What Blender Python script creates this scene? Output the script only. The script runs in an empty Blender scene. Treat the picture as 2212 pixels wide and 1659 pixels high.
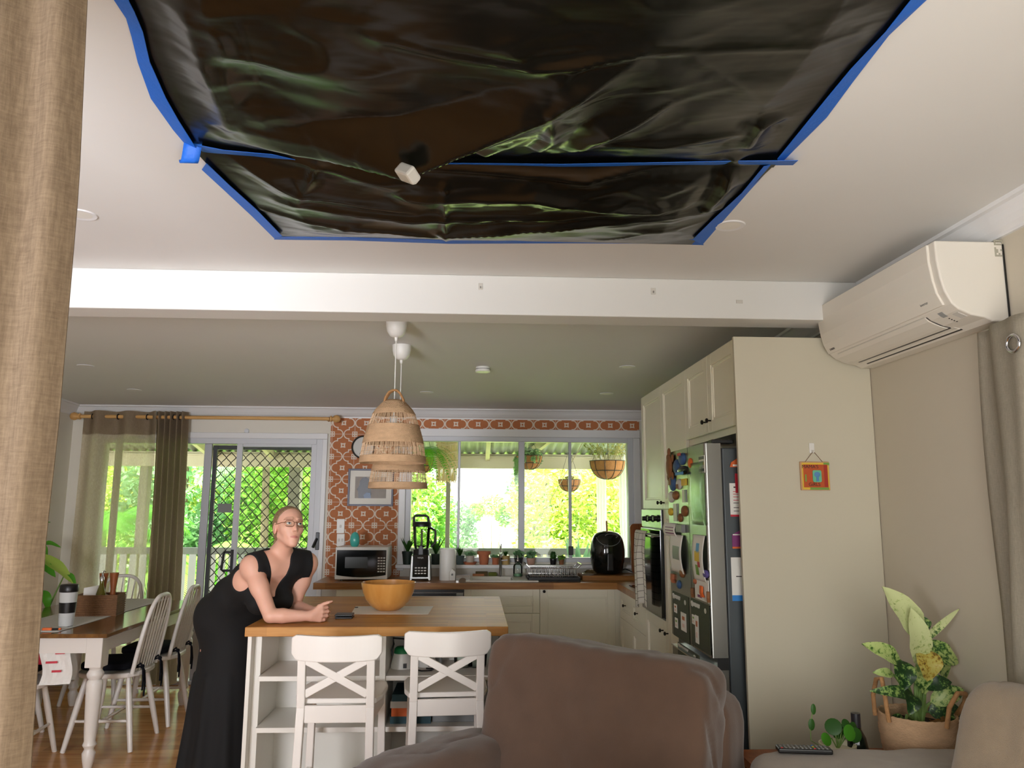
import bpy, math, random
import numpy as np
from mathutils import Vector, Matrix, noise as mnoise

# ------------------------------------------------------------------ camera
SC = bpy.context.scene
COL = SC.collection
pi = math.pi
F_PX, CAM_H = 1661.0, 1.48
_pt, _yw, _rl = (math.radians(a) for a in (9.05, 2.74, 0.28))
CW = Vector((math.sin(_yw) * math.cos(_pt), math.cos(_yw) * math.cos(_pt), math.sin(_pt)))
_r = Vector((math.cos(_yw), -math.sin(_yw), 0))
_u = _r.cross(CW)
CR = _r * math.cos(_rl) + _u * math.sin(_rl)
CU = _u * math.cos(_rl) - _r * math.sin(_rl)
cam_data = bpy.data.cameras.new('camera')
cam_data.sensor_width = 36.0
cam_data.lens = 36.0 * F_PX / 2212
cam_data.clip_start = 0.02
cam = bpy.data.objects.new('camera', cam_data)
M3 = Matrix((CR, CU, -CW)).transposed()
cam.matrix_world = Matrix.Translation((0, 0, CAM_H)) @ M3.to_4x4()
COL.objects.link(cam)
SC.camera = cam

SC.view_settings.view_transform = 'Standard'
SC.view_settings.look = 'None'
SC.view_settings.gamma = 1.0
SC.view_settings.use_curve_mapping = False
SC.view_settings.exposure = 0.12
try:
    SC.cycles.max_bounces = 8
    SC.cycles.transparent_max_bounces = 16
    SC.cycles.caustics_reflective = False
    SC.cycles.caustics_refractive = False
except Exception:
    pass

# world: overexposed hazy daylight sky
W = bpy.data.worlds.new('sky')
SC.world = W
W.use_nodes = True
_bg = W.node_tree.nodes['Background']
_bg.inputs[0].default_value = (1.0, 0.99, 0.95, 1)
_bg.inputs[1].default_value = 4.6

def lamp(name, kind, loc, aim, power, color, size=None, size_y=None, spread=None):
    d = bpy.data.lights.new(name, kind)
    d.energy = power
    d.color = color
    if kind == 'AREA':
        d.shape = 'RECTANGLE'
        d.size, d.size_y = size, size_y
        if spread: d.spread = spread
    elif kind == 'SUN':
        d.angle = math.radians(0.6)
    o = bpy.data.objects.new(name, d)
    o.location = loc
    o.rotation_euler = (Vector(aim) - Vector(loc)).to_track_quat('-Z', 'Y').to_euler()
    COL.objects.link(o)
    return o

# sun over the roof onto the garden; daylight through the living-room openings behind the camera
lamp('sun', 'SUN', (-6, -2, 18), (1.5, 8, 0), 24.0, (1.0, 0.95, 0.82))
lamp('window_daylight', 'AREA', (-1.75, -0.42, 1.35), (-1.0, 4.2, 2.1), 52.0, (0.9, 0.91, 1.0), 0.95, 0.9, math.radians(115))
lamp('door_daylight', 'AREA', (0.55, -0.42, 1.05), (0.5, 3.5, 1.1), 9.5, (1.0, 0.96, 0.87), 1.7, 1.9)

def at(px, py, X=None, Y=None, Z=None):
    """point of the place that the photo shows at a pixel, on a known plane"""
    d = CW + CR * ((px - 1106) / F_PX) + CU * ((829.5 - py) / F_PX)
    o = Vector((0, 0, CAM_H))
    if Y is not None: t = Y / d.y
    elif X is not None: t = X / d.x
    else: t = (Z - CAM_H) / d.z
    return o + d * t

# ------------------------------------------------------------------ mesh helpers
class MB:
    def __init__(s):
        s.v, s.f, s.m = [], [], []
        s.cur = 0
    def add(s, vs, fs):
        b = len(s.v)
        s.v += [tuple(p) for p in vs]
        s.f += [tuple(i + b for i in f) for f in fs]
        s.m += [s.cur] * len(fs)
        return s
    def box(s, x0, x1, y0, y1, z0, z1):
        v = [(x, y, z) for z in (z0, z1) for y in (y0, y1) for x in (x0, x1)]
        return s.add(v, [(0, 2, 3, 1), (4, 5, 7, 6), (0, 1, 5, 4), (2, 6, 7, 3), (0, 4, 6, 2), (1, 3, 7, 5)])
    def bar(s, p, q, w, h=None, up=(0, 0, 1), w2=None):
        p, q = Vector(p), Vector(q); h = h or w; w2 = w2 or w
        d = (q - p).normalized(); u = Vector(up)
        if abs(d.dot(u)) > .98: u = Vector((0, 1, 0)) if abs(d.y) < .9 else Vector((1, 0, 0))
        a = d.cross(u).normalized(); b = a.cross(d).normalized()
        v = [p + a * (i * w / 2) + b * (j * h / 2) for j in (-1, 1) for i in (-1, 1)] + \
            [q + a * (i * w2 / 2) + b * (j * h / 2) for j in (-1, 1) for i in (-1, 1)]
        return s.add(v, [(0, 2, 3, 1), (4, 5, 7, 6), (0, 1, 5, 4), (2, 6, 7, 3), (0, 4, 6, 2), (1, 3, 7, 5)])
    def tube(s, pts, r, n=8, closed=False, cap=True):
        P = [Vector(p) for p in pts]; k = len(P)
        R = r if isinstance(r, (list, tuple)) else [r] * k
        vs = []; prev = None
        for i in range(k):
            if closed: t = P[(i + 1) % k] - P[i - 1]
            else: t = P[min(i + 1, k - 1)] - P[max(i - 1, 0)]
            t.normalize()
            if prev is None:
                a = t.orthogonal().normalized()
            else:
                a = prev - t * prev.dot(t)
                a = a.normalized() if a.length > 1e-6 else t.orthogonal().normalized()
            prev = a; b = t.cross(a)
            for j in range(n):
                th = 2 * pi * j / n
                vs.append(P[i] + (a * math.cos(th) + b * math.sin(th)) * R[i])
        fs = []
        for i in range(k if closed else k - 1):
            for j in range(n):
                i2 = (i + 1) % k; j2 = (j + 1) % n
                fs.append((i * n + j, i * n + j2, i2 * n + j2, i2 * n + j))
        if not closed and cap:
            fs.append(tuple(range(n - 1, -1, -1))); fs.append(tuple((k - 1) * n + j for j in range(n)))
        return s.add(vs, fs)
    def lathe(s, prof, c=(0, 0, 0), n=24, axis='z', sx=1, sy=1):
        k = len(prof); vs = []
        for r, h in prof:
            r = max(r, 1e-4)
            for j in range(n):
                th = 2 * pi * j / n; x, y = r * math.cos(th) * sx, r * math.sin(th) * sy
                p = (x, y, h) if axis == 'z' else ((h, x, y) if axis == 'x' else (y, h, x))
                vs.append((p[0] + c[0], p[1] + c[1], p[2] + c[2]))
        fs = [(i * n + j, i * n + (j + 1) % n, (i + 1) * n + (j + 1) % n, (i + 1) * n + j) for i in range(k - 1) for j in range(n)]
        fs.append(tuple(range(n - 1, -1, -1))); fs.append(tuple((k - 1) * n + j for j in range(n)))
        return s.add(vs, fs)
    def cyl(s, p, q, r, r2=None, n=16):
        return s.tube([p, q], [r, r if r2 is None else r2], n)
    def prism(s, poly, a0, a1, axis='y'):
        """extrude a 2d polygon along an axis: axis y -> (x,z), x -> (y,z), z -> (x,y)"""
        def P(u, w, a): return {'y': (u, a, w), 'x': (a, u, w), 'z': (u, w, a)}[axis]
        n = len(poly)
        vs = [P(u, w, a0) for u, w in poly] + [P(u, w, a1) for u, w in poly]
        fs = [(i, (i + 1) % n, n + (i + 1) % n, n + i) for i in range(n)]
        fs += [tuple(range(n - 1, -1, -1)), tuple(range(n, 2 * n))]
        return s.add(vs, fs)
    def grid(s, fn, nu, nv, closed=False):
        vs = [fn(i / nu, j / nv) for j in range(nv + 1) for i in range(nu + (0 if closed else 1))]
        w = nu if closed else nu + 1
        fs = [(j * w + i, j * w + (i + 1) % w, (j + 1) * w + (i + 1) % w, (j + 1) * w + i) for j in range(nv) for i in range(nu)]
        return s.add(vs, fs)
    def ball(s, c, r, n=12, m=8):
        rx, ry, rz = r if isinstance(r, (tuple, list)) else (r, r, r)
        prof = [(math.sin(pi * i / m), -math.cos(pi * i / m)) for i in range(m + 1)]
        b = MB().lathe(prof, n=n)
        return s.add([(c[0] + x * rx, c[1] + y * ry, c[2] + z * rz) for x, y, z in b.v], b.f)
    def xf(s, M):
        s.v = [tuple(M @ Vector(p)) for p in s.v]
        return s
    def join(s, o, M=None):
        return s.add([M @ Vector(p) for p in o.v] if M else o.v, o.f)

def leaves(mb, rng, c, rad, n, size, shell=.55, flat=.0):
    cx, cy, cz_ = c; vs = []; fs = []
    for _ in range(n):
        while True:
            d = Vector((rng.gauss(0, 1), rng.gauss(0, 1), rng.gauss(0, 1)))
            if d.length > .01: break
        d.normalize(); q = shell + (1 - shell) * rng.random()
        p = Vector((cx + d.x * rad[0] * q, cy + d.y * rad[1] * q, cz_ + d.z * rad[2] * q))
        a = Vector((rng.gauss(0, 1), rng.gauss(0, 1), rng.gauss(0, .6))); a.normalize()
        b = a.cross(Vector((rng.gauss(0, 1), rng.gauss(0, 1), rng.gauss(0, 1))))
        if b.length < .01: continue
        b.normalize(); s = size * (.6 + .8 * rng.random()); w = s * .42
        i = len(vs); vs += [p - a * s, p + b * w, p + a * s, p - b * w]; fs.append((i, i + 1, i + 2, i + 3))
    mb.add(vs, fs)
FRAME = {}
def tag(o, label=None, cat=None, group=None, kind=None):
    if label: o['label'] = label
    if cat: o['category'] = cat
    if group: o['group'] = group
    if kind: o['kind'] = kind
    return o
def thing(name, label, cat, loc=(0, 0, 0), rz=0.0, group=None):
    o = bpy.data.objects.new(name, None)
    o.empty_display_size = .05
    o.location = loc; o.rotation_euler = (0, 0, rz)
    COL.objects.link(o)
    FRAME[o] = (Matrix.Translation(loc) @ Matrix.Rotation(rz, 4, 'Z')).inverted()
    return tag(o, label, cat, group)
def build(mb, name, mats, parent=None, bevel=0, smooth=False, world=False, seg=2, thick=0, sub=0, offs=-1):
    """link the collected shapes as ONE mesh object; world=True: shapes were given in room coordinates"""
    root = parent
    while root is not None and root not in FRAME and root.parent: root = root.parent
    vs = mb.v
    if world and root in FRAME:
        Mi = FRAME[root]; vs = [tuple(Mi @ Vector(p)) for p in vs]
    me = bpy.data.meshes.new(name)
    me.from_pydata(vs, [], mb.f)
    mats = mats if isinstance(mats, (list, tuple)) else [mats]
    for m in mats: me.materials.append(m)
    if len(mats) > 1: me.polygons.foreach_set('material_index', mb.m)
    if smooth: me.polygons.foreach_set('use_smooth', [True] * len(me.polygons))
    me.update()
    o = bpy.data.objects.new(name, me)
    COL.objects.link(o)
    if parent: o.parent = parent
    if thick:
        md = o.modifiers.new('thickness', 'SOLIDIFY'); md.thickness = thick; md.offset = offs
    if sub:
        md = o.modifiers.new('subdivision', 'SUBSURF'); md.levels = md.render_levels = sub
    if bevel:
        md = o.modifiers.new('bevel', 'BEVEL'); md.width = bevel; md.segments = seg; md.limit_method = 'ANGLE'; md.angle_limit = .6
        md.harden_normals = False
        me.polygons.foreach_set('use_smooth', [False] * len(me.polygons))
    if smooth and not bevel:
        try: me.set_sharp_from_angle(angle=math.radians(smooth if smooth is not True else 50))
        except Exception: pass
    return o
def solo(mb, name, mats, label, cat, group=None, **k):
    """a thing that is one mesh; its origin sits at the base of its shape"""
    xs = [p[0] for p in mb.v]; ys = [p[1] for p in mb.v]; zs = [p[2] for p in mb.v]
    c = Vector(((min(xs) + max(xs)) / 2, (min(ys) + max(ys)) / 2, min(zs)))
    mb.v = [tuple(Vector(p) - c) for p in mb.v]
    o = build(mb, name, mats, **k); o.location = c
    return tag(o, label, cat, group)
def struct(mb, name, mats, parent=None, label=None, **k):
    o = build(mb, name, mats, parent, **k)
    if not parent: o['kind'] = 'structure'
    if label: o['label'] = label
    return o
def copy_tree(o, parent=None):
    c = o.copy(); COL.objects.link(c)
    if parent: c.parent = parent
    if o in FRAME: FRAME[c] = FRAME[o]
    for ch in list(o.children): copy_tree(ch, c)
    return c
def place(o, loc, rz=0.0, label=None):
    o.location = loc; o.rotation_euler = (0, 0, rz)
    if label: o['label'] = label
    return o

# ------------------------------------------------------------------ materials
def lin(c):
    return tuple(((x / 255) / 12.92 if x / 255 <= .04045 else ((x / 255 + .055) / 1.055) ** 2.4) for x in c)
class NT:
    """tiny node-expression builder"""
    def __init__(s, mat):
        s.t = mat.node_tree; s.n = s.t.nodes; s.l = s.t.links
    def node(s, kind, **ins):
        nd = s.n.new(kind)
        for k, v in ins.items():
            k2 = k.replace('_', ' ')
            sock = nd.inputs[int(k[1:])] if k[0] == 'i' and k[1:].isdigit() else nd.inputs[k2]
            s.set(sock, v)
        return nd
    def set(s, sock, v):
        if hasattr(v, 'links') or isinstance(v, bpy.types.NodeSocket): s.l.new(v, sock)
        else:
            if isinstance(v, (tuple, list)) and len(v) == 3 and sock.type == 'RGBA': v = (*v, 1)
            sock.default_value = v
    def m(s, op, a, b=None, c=None):
        nd = s.n.new('ShaderNodeMath'); nd.operation = op
        s.set(nd.inputs[0], a)
        if b is not None: s.set(nd.inputs[1], b)
        if c is not None: s.set(nd.inputs[2], c)
        return nd.outputs[0]
    def mix(s, fac, a, b):
        nd = s.n.new('ShaderNodeMix'); nd.data_type = 'RGBA'
        s.set(nd.inputs[0], fac); s.set(nd.inputs[6], a); s.set(nd.inputs[7], b)
        return nd.outputs[2]
    def ramp(s, fac, stops):
        nd = s.n.new('ShaderNodeValToRGB'); cr = nd.color_ramp
        while len(cr.elements) < len(stops): cr.elements.new(.5)
        for e, (p, c) in zip(cr.elements, stops):
            e.position = p; e.color = (*c, 1) if len(c) == 3 else c
        s.set(nd.inputs[0], fac)
        return nd.outputs[0]
    def obj(s, scale=(1, 1, 1), rot=(0, 0, 0)):
        tc = s.n.new('ShaderNodeTexCoord'); mp = s.n.new('ShaderNodeMapping')
        mp.inputs['Scale'].default_value = scale; mp.inputs['Rotation'].default_value = rot
        s.l.new(tc.outputs['Object'], mp.inputs[0]); return mp.outputs[0]
    def noise(s, vec, scale, detail=3, rough=.5):
        nd = s.n.new('ShaderNodeTexNoise'); s.l.new(vec, nd.inputs['Vector'])
        nd.inputs['Scale'].default_value = scale; nd.inputs['Detail'].default_value = detail; nd.inputs['Roughness'].default_value = rough
        return nd.outputs[0]
    def bump(s, h, strength, dist=.01):
        nd = s.n.new('ShaderNodeBump'); s.l.new(h, nd.inputs['Height'])
        nd.inputs['Strength'].default_value = strength; nd.inputs['Distance'].default_value = dist
        return nd.outputs[0]
def new_mat(name):
    m = bpy.data.materials.new(name); m.use_nodes = True
    return m, NT(m), m.node_tree.nodes['Principled BSDF']
def PM(name, col, rough=.5, metal=0.0, vary=.06, scale=6.0, bump=0.0, bscale=40.0, stretch=(1, 1, 1), spec=None, coat=0, trans=0, sheen=0, emit=None):
    m, t, b = new_mat(name); c = lin(col)
    v = t.obj(stretch)
    n = t.noise(v, scale, 3)
    t.set(b.inputs['Base Color'], t.mix(n, tuple(x * (1 - vary) for x in c), tuple(min(1, x * (1 + vary)) for x in c)))
    b.inputs['Roughness'].default_value = rough; b.inputs['Metallic'].default_value = metal
    if spec is not None: b.inputs['Specular IOR Level'].default_value = spec
    if coat: b.inputs['Coat Weight'].default_value = coat; b.inputs['Coat Roughness'].default_value = .1
    if trans: b.inputs['Transmission Weight'].default_value = trans
    if sheen: b.inputs['Sheen Weight'].default_value = sheen
    if bump: t.set(b.inputs['Normal'], t.bump(t.noise(v, bscale, 4), bump))
    if emit: b.inputs['Emission Color'].default_value = (*c, 1); b.inputs['Emission Strength'].default_value = emit
    return m
def WOOD(name, c1, c2, axis=0, scale=1.0, rough=.4, staves=None, coat=0, bump=.05):
    """wood with grain along an axis; staves=(length, width) adds butcher-block or floor boards"""
    m, t, b = new_mat(name); a, c = lin(c1), lin(c2)
    st = [14 * scale, 14 * scale, 14 * scale]; st[axis] = 1.1 * scale
    v = t.obj(tuple(st))
    n = t.noise(v, 2.2, 6, .6)
    w = t.ramp(n, [(.3, a), (.7, c)])
    if staves:
        tc = t.n.new('ShaderNodeTexCoord'); sx = t.n.new('ShaderNodeSeparateXYZ'); t.l.new(tc.outputs['Object'], sx.inputs[0])
        cb = t.n.new('ShaderNodeCombineXYZ')
        t.l.new(sx.outputs[axis], cb.inputs[0]); t.l.new(sx.outputs[1 - axis], cb.inputs[1])
        br = t.n.new('ShaderNodeTexBrick'); t.l.new(cb.outputs[0], br.inputs['Vector'])
        br.inputs['Scale'].default_value = 1; br.inputs['Brick Width'].default_value = staves[0]; br.inputs['Row Height'].default_value = staves[1]
        br.inputs['Mortar Size'].default_value = staves[2] if len(staves) > 2 else .0008
        br.inputs['Color1'].default_value = (1, 1, 1, 1); br.inputs['Color2'].default_value = (.66, .62, .58, 1); br.inputs['Mortar'].default_value = (.42, .36, .3, 1)
        br.offset = .37
        nd = t.n.new('ShaderNodeMix'); nd.data_type = 'RGBA'; nd.blend_type = 'MULTIPLY'; nd.inputs[0].default_value = .85
        t.l.new(w, nd.inputs[6]); t.l.new(br.outputs[0], nd.inputs[7]); w = nd.outputs[2]
    t.set(b.inputs['Base Color'], w)
    b.inputs['Roughness'].default_value = rough; b.inputs['Specular IOR Level'].default_value = .32
    if coat: b.inputs['Coat Weight'].default_value = coat; b.inputs['Coat Roughness'].default_value = .12
    if bump: t.set(b.inputs['Normal'], t.bump(n, bump, .003))
    return m
def CLOTH(name, c1, c2, weave=900.0, transl=.25, open_=0.0, rough=.9, bump=.2, slub=(60, 60, 6)):
    """woven cloth: slubby two-tone threads, some light passes through; open_ = share of open weave"""
    m, t, b = new_mat(name); a, c = lin(c1), lin(c2)
    v = t.obj((1, 1, 1)); n1 = t.noise(t.obj(slub), 6, 4, .7); n2 = t.noise(t.obj((slub[0] * .2, slub[1] * .2, slub[2] * 12)), 6, 4, .7)
    f = t.m('MULTIPLY_ADD', n1, .6, t.m('MULTIPLY', n2, .4))
    colr = t.ramp(f, [(.35, a), (.65, c)])
    out = t.n['Material Output']
    t.set(b.inputs['Base Color'], colr); b.inputs['Roughness'].default_value = rough
    b.inputs['Specular IOR Level'].default_value = .15
    t.set(b.inputs['Normal'], t.bump(f, bump, .004))
    tr = t.node('ShaderNodeBsdfTranslucent'); t.set(tr.inputs[0], colr)
    mx = t.n.new('ShaderNodeMixShader'); mx.inputs[0].default_value = transl
    t.l.new(b.outputs[0], mx.inputs[1]); t.l.new(tr.outputs[0], mx.inputs[2])
    last = mx.outputs[0]
    if open_:
        tp = t.node('ShaderNodeBsdfTransparent')
        m2 = t.n.new('ShaderNodeMixShader')
        t.set(m2.inputs[0], t.m('SUBTRACT', open_ + .2, t.m('MULTIPLY', f, .4)))
        t.l.new(last, m2.inputs[1]); t.l.new(tp.outputs[0], m2.inputs[2]); last = m2.outputs[0]
    t.l.new(last, out.inputs[0])
    return m
def GLASS(name, tint=(1, 1, 1), gloss=.9, rough=.0):
    """thin pane: clear with a fresnel reflection"""
    m, t, b = new_mat(name); t.n.remove(b)
    tp = t.node('ShaderNodeBsdfTransparent'); tp.inputs[0].default_value = (*tint, 1)
    gl = t.node('ShaderNodeBsdfGlossy'); gl.inputs['Roughness'].default_value = rough
    fr = t.n.new('ShaderNodeFresnel'); fr.inputs[0].default_value = 1.45
    mx = t.n.new('ShaderNodeMixShader'); t.set(mx.inputs[0], t.m('MULTIPLY', fr.outputs[0], gloss))
    t.l.new(tp.outputs[0], mx.inputs[1]); t.l.new(gl.outputs[0], mx.inputs[2])
    t.l.new(mx.outputs[0], t.n['Material Output'].inputs[0])
    return m
def LEAF(name, c1, c2, scale=1.5, transl=.4, rough=.45):
    m, t, b = new_mat(name); a, c = lin(c1), lin(c2)
    n = t.noise(t.obj(), scale, 3)
    colr = t.ramp(n, [(.35, a), (.65, c)])
    t.set(b.inputs['Base Color'], colr); b.inputs['Roughness'].default_value = rough
    tr = t.node('ShaderNodeBsdfTranslucent'); t.set(tr.inputs[0], colr)
    mx = t.n.new('ShaderNodeMixShader'); mx.inputs[0].default_value = transl
    t.l.new(b.outputs[0], mx.inputs[1]); t.l.new(tr.outputs[0], mx.inputs[2])
    t.l.new(mx.outputs[0], t.n['Material Output'].inputs[0])
    return m

MT = dict(
    wall=PM('wall_paint', (200, 191, 172), .65, vary=.02, bump=.03, bscale=90),
    kwall=PM('kitchen_wall_paint', (222, 217, 204), .65, vary=.02, bump=.03, bscale=90),
    ceil=PM('ceiling_paint', (222, 221, 217), .75, vary=.015),
    trim=PM('gloss_trim_paint', (226, 226, 226), .35, vary=.015),
    floor=WOOD('pine_floor_boards', (186, 122, 62), (226, 170, 102), 0, .8, .2, (1.9, .085, .0012), bump=.03),
    butcher=WOOD('oak_butcher_block', (190, 128, 60), (216, 160, 86), 0, 1.2, .48, (.55, .045, .0004), bump=.25),
    butcher_y=WOOD('oak_butcher_block_side_run', (160, 104, 54), (196, 140, 80), 1, 1.2, .3, (.55, .045, .0004), bump=.04),
    counter=WOOD('oak_worktop', (150, 100, 54), (186, 134, 78), 0, 1.2, .28, (.6, .045, .0004), bump=.03),
    pine=WOOD('pale_pine', (196, 146, 84), (222, 178, 116), 0, 1.0, .45),
    bowlw=WOOD('turned_maple', (196, 134, 62), (216, 158, 84), 2, .5, .28, coat=.3),
    darkw=WOOD('dark_walnut', (84, 52, 26), (118, 76, 38), 0, 1.0, .2, coat=.3),
    midw=WOOD('warm_brown_wood', (120, 66, 34), (158, 92, 50), 2, 1.0, .4),
    white=PM('white_lacquer', (226, 222, 212), .38, vary=.02),
    chairw=PM('white_chair_paint', (228, 222, 214), .3, vary=.03),
    cream=PM('cream_cabinet_paint', (240, 235, 214), .35, vary=.015),
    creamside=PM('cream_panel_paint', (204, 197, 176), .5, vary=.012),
    plastic=PM('white_plastic', (228, 226, 220), .35, vary=.01),
    acw=PM('air_conditioner_plastic', (226, 220, 208), .42, vary=.01),
    offw=PM('off_white_plastic', (206, 202, 194), .45, vary=.02),
    black=PM('black_plastic', (16, 16, 17), .35, vary=.1),
    blackg=PM('black_gloss', (10, 14, 13), .08, vary=.1, coat=.4),
    dark=PM('dark_grey', (52, 54, 56), .45),
    grey=PM('mid_grey', (128, 128, 126), .5),
    alu=PM('grey_aluminium', (176, 178, 182), .4, .25, vary=.02),
    aluw=PM('white_aluminium', (206, 208, 212), .38, vary=.02),
    chrome=PM('chrome', (210, 210, 212), .12, 1.0, vary=.02),
    steel=PM('brushed_steel', (150, 150, 146), .27, 1.0, vary=.05, stretch=(1, 1, 60), scale=8),
    steelside=PM('grey_enamel', (84, 90, 94), .3, .3, vary=.03),
    knob=PM('dark_bronze', (40, 34, 30), .4, .6),
    glass=GLASS('window_glass', (.97, 1, .98)),
    clear=GLASS('clear_glass', (.93, .97, .95), 1.0),
    tarp=None,
    tape=PM('blue_masking_tape', (20, 102, 206), .55, vary=.06, bump=.15, bscale=120),
    paper=PM('white_paper', (232, 230, 224), .8, vary=.03),
    red=PM('red_print', (196, 30, 52), .5), purple=PM('purple_print', (126, 44, 110), .5), orange=PM('orange_paint', (222, 104, 42), .6, vary=.15, scale=14),
    blue=PM('blue_print', (40, 130, 210), .5), ink=PM('dark_ink', (50, 46, 44), .7), grn=PM('green_paint', (120, 160, 70), .6), pinkp=PM('pink_paper', (226, 200, 190), .8),
    yellow=PM('yellow_paint', (226, 190, 60), .6),
    turq=PM('turquoise_glaze', (74, 186, 176), .25, coat=.4),
    terra=PM('terracotta', (186, 112, 78), .85, vary=.12, bump=.1),
    soil=PM('dark_soil', (44, 32, 24), .95, vary=.3, scale=60, bump=.6),
    rope=PM('twisted_seagrass_rope', (178, 132, 86), .85, vary=.25, scale=30, bump=.5, bscale=160),
    weave=PM('seagrass_weave', (204, 168, 130), .8, vary=.22, scale=26, bump=.5, bscale=130, stretch=(1, 1, 2.5)),
    reed=PM('pale_reed', (216, 184, 148), .75, vary=.15, scale=18),
    wicker=PM('brown_wicker', (120, 84, 52), .75, vary=.3, scale=50, bump=.6, bscale=140),
    coir=PM('coconut_fibre', (176, 122, 74), .95, vary=.25, scale=40, bump=.7, bscale=90),
    linen=CLOTH('beige_linen', (98, 82, 65), (126, 108, 87), transl=.2, slub=(40, 40, 5)),
    linen2=CLOTH('grey_beige_linen', (164, 156, 138), (188, 179, 160), transl=.3),
    linen3=CLOTH('taupe_curtain', (150, 134, 112), (178, 160, 136), transl=.5),
    sheer=CLOTH('sheer_voile', (206, 190, 152), (226, 212, 178), transl=.6, open_=.36),
    voile=CLOTH('white_voile', (232, 234, 236), (246, 246, 246), transl=.5, open_=.12),
    towel=CLOTH('tea_towel_cotton', (206, 204, 196), (222, 220, 214), transl=.1),
    runner=CLOTH('white_table_linen', (206, 204, 198), (222, 220, 214), transl=.05),
    blackc=CLOTH('black_cotton', (14, 15, 20), (24, 25, 32), transl=0, bump=.1),
    suede=PM('brown_suede', (92, 70, 56), .95, vary=.22, scale=9, bump=.15, bscale=300, sheen=.3),
    greyfab=PM('grey_beige_upholstery', (150, 138, 124), .92, vary=.14, scale=14, bump=.25, bscale=400, sheen=.3),
    beigefab=PM('beige_cushion_fabric', (142, 124, 100), .92, vary=.16, scale=18, bump=.3, bscale=400, sheen=.3),
    leafd=LEAF('dark_leaf', (34, 80, 28), (72, 126, 44)), leafm=LEAF('mid_leaf', (96, 156, 56), (176, 214, 100)), leafl=LEAF('lime_leaf', (150, 186, 66), (220, 232, 130)),
    leafb=LEAF('blue_green_leaf', (90, 140, 96), (164, 206, 150)), leafo=LEAF('olive_leaf', (150, 156, 80), (220, 206, 140)),
    fern=LEAF('fern_leaf', (70, 150, 40), (120, 196, 60), transl=.5), stem=PM('green_stem', (110, 140, 70), .6), bark=PM('grey_bark', (110, 96, 78), .9, vary=.3, scale=8, bump=.5),
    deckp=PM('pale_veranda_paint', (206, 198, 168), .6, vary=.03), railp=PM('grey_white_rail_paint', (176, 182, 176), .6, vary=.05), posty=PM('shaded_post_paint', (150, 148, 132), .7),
    iron=PM('corrugated_iron', (170, 180, 178), .45, .3, vary=.05), deckw=WOOD('deck_timber', (110, 92, 76), (146, 126, 104), 0, .8, .6, (2.4, .09, .004)),
    lawn=PM('pale_lawn', (176, 196, 120), .95, vary=.2, scale=.5),
    skin=None, hair=None,
    cyan=PM('dark_teal_print', (34, 70, 78), .6, vary=.3, scale=40), magnet=PM('brown_resin', (132, 84, 48), .6, vary=.3, scale=30), bluem=PM('blue_resin', (52, 84, 130), .5, vary=.4, scale=40),
    slate=PM('chalkboard_sheet', (54, 58, 44), .6, vary=.05), sleeve=GLASS('clear_plastic_sleeve', (.8, .86, .82), .45, .2),
)
# ------------------------------------------------------------------ room shell
XL, XR, YR, YB = -3.5, 1.776, -0.3, 6.85      # left, right, rear (behind camera) and back wall faces
ZC = 2.475                                     # living-room ceiling
YBM, YBM2, ZBM = 3.24, 3.40, 2.30              # beam front, back, underside
def zk(y): return 2.468 - (y - 3.4) * 0.0400   # kitchen ceiling falls gently to the back
def cut(mb, h0, h1, z0, z1, holes, put):
    """wall rectangle with rectangular holes (a0,a1,z0,z1); put(a0,a1,z0,z1) adds one slab"""
    a = h0
    for (p, q, r, s) in sorted(holes):
        put(a, p, z0, z1)
        if r > z0: put(p, q, z0, r)
        if s < z1: put(p, q, s, z1)
        a = q
    put(a, h1, z0, z1)
DX0, DX1, DZ = -3.27, -1.335, 2.06             # sliding-door opening
WX0, WX1, WZ0, WZ1 = -0.605, 1.42, 1.0, 2.095  # kitchen window opening
mb = MB(); cut(mb, XL - .1, XR + .1, 0, 2.6, [(DX0, DX1, 0, DZ), (WX0, WX1, WZ0, WZ1)], lambda a, b, c, d: mb.box(a, b, YB, YB + .1, c, d))
struct(mb, 'wall_back', MT['kwall'])
mb = MB(); cut(mb, XL - .1, XR + .1, 0, 2.6, [(-2.45, -1.05, .85, 1.95), (-.4, 1.5, 0, 2.1)], lambda a, b, c, d: mb.box(a, b, YR - .1, YR, c, d))
struct(mb, 'wall_rear', MT['wall'])
struct(MB().box(XL - .1, XL, YR, YB, 0, 2.6), 'wall_left', MT['kwall'])
struct(MB().box(XR, XR + .1, YR, YB, 0, 2.6), 'wall_right', MT['wall'])
struct(MB().box(XL, XR, YR, YB + .1, -.06, 0), 'floor', MT['floor'])
struct(MB().box(XL, XR, YR, YBM + .08, ZC, ZC + .1), 'ceiling', MT['ceil'])
mb = MB(); a, b = zk(YBM + .08), zk(YB)
mb.prism([(YBM + .08, a), (YB, b), (YB, b + .1), (YBM + .08, a + .1)], XL, XR, 'x')
struct(mb, 'ceiling', MT['ceil'])
struct(MB().box(XL, XR, YBM, YBM2, ZBM, ZC), 'trim_1', MT['ceil'], label='white boxed beam across the ceiling', bevel=.004)
struct(MB().box(XL - .2, XR + .2, -2.0, YR - .1, 2.5, 2.6), 'ceiling', MT['trim'], label='unseen eave added outside the living room to block the sun')  # added out of view so sun through the rear openings misses the floor
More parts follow.
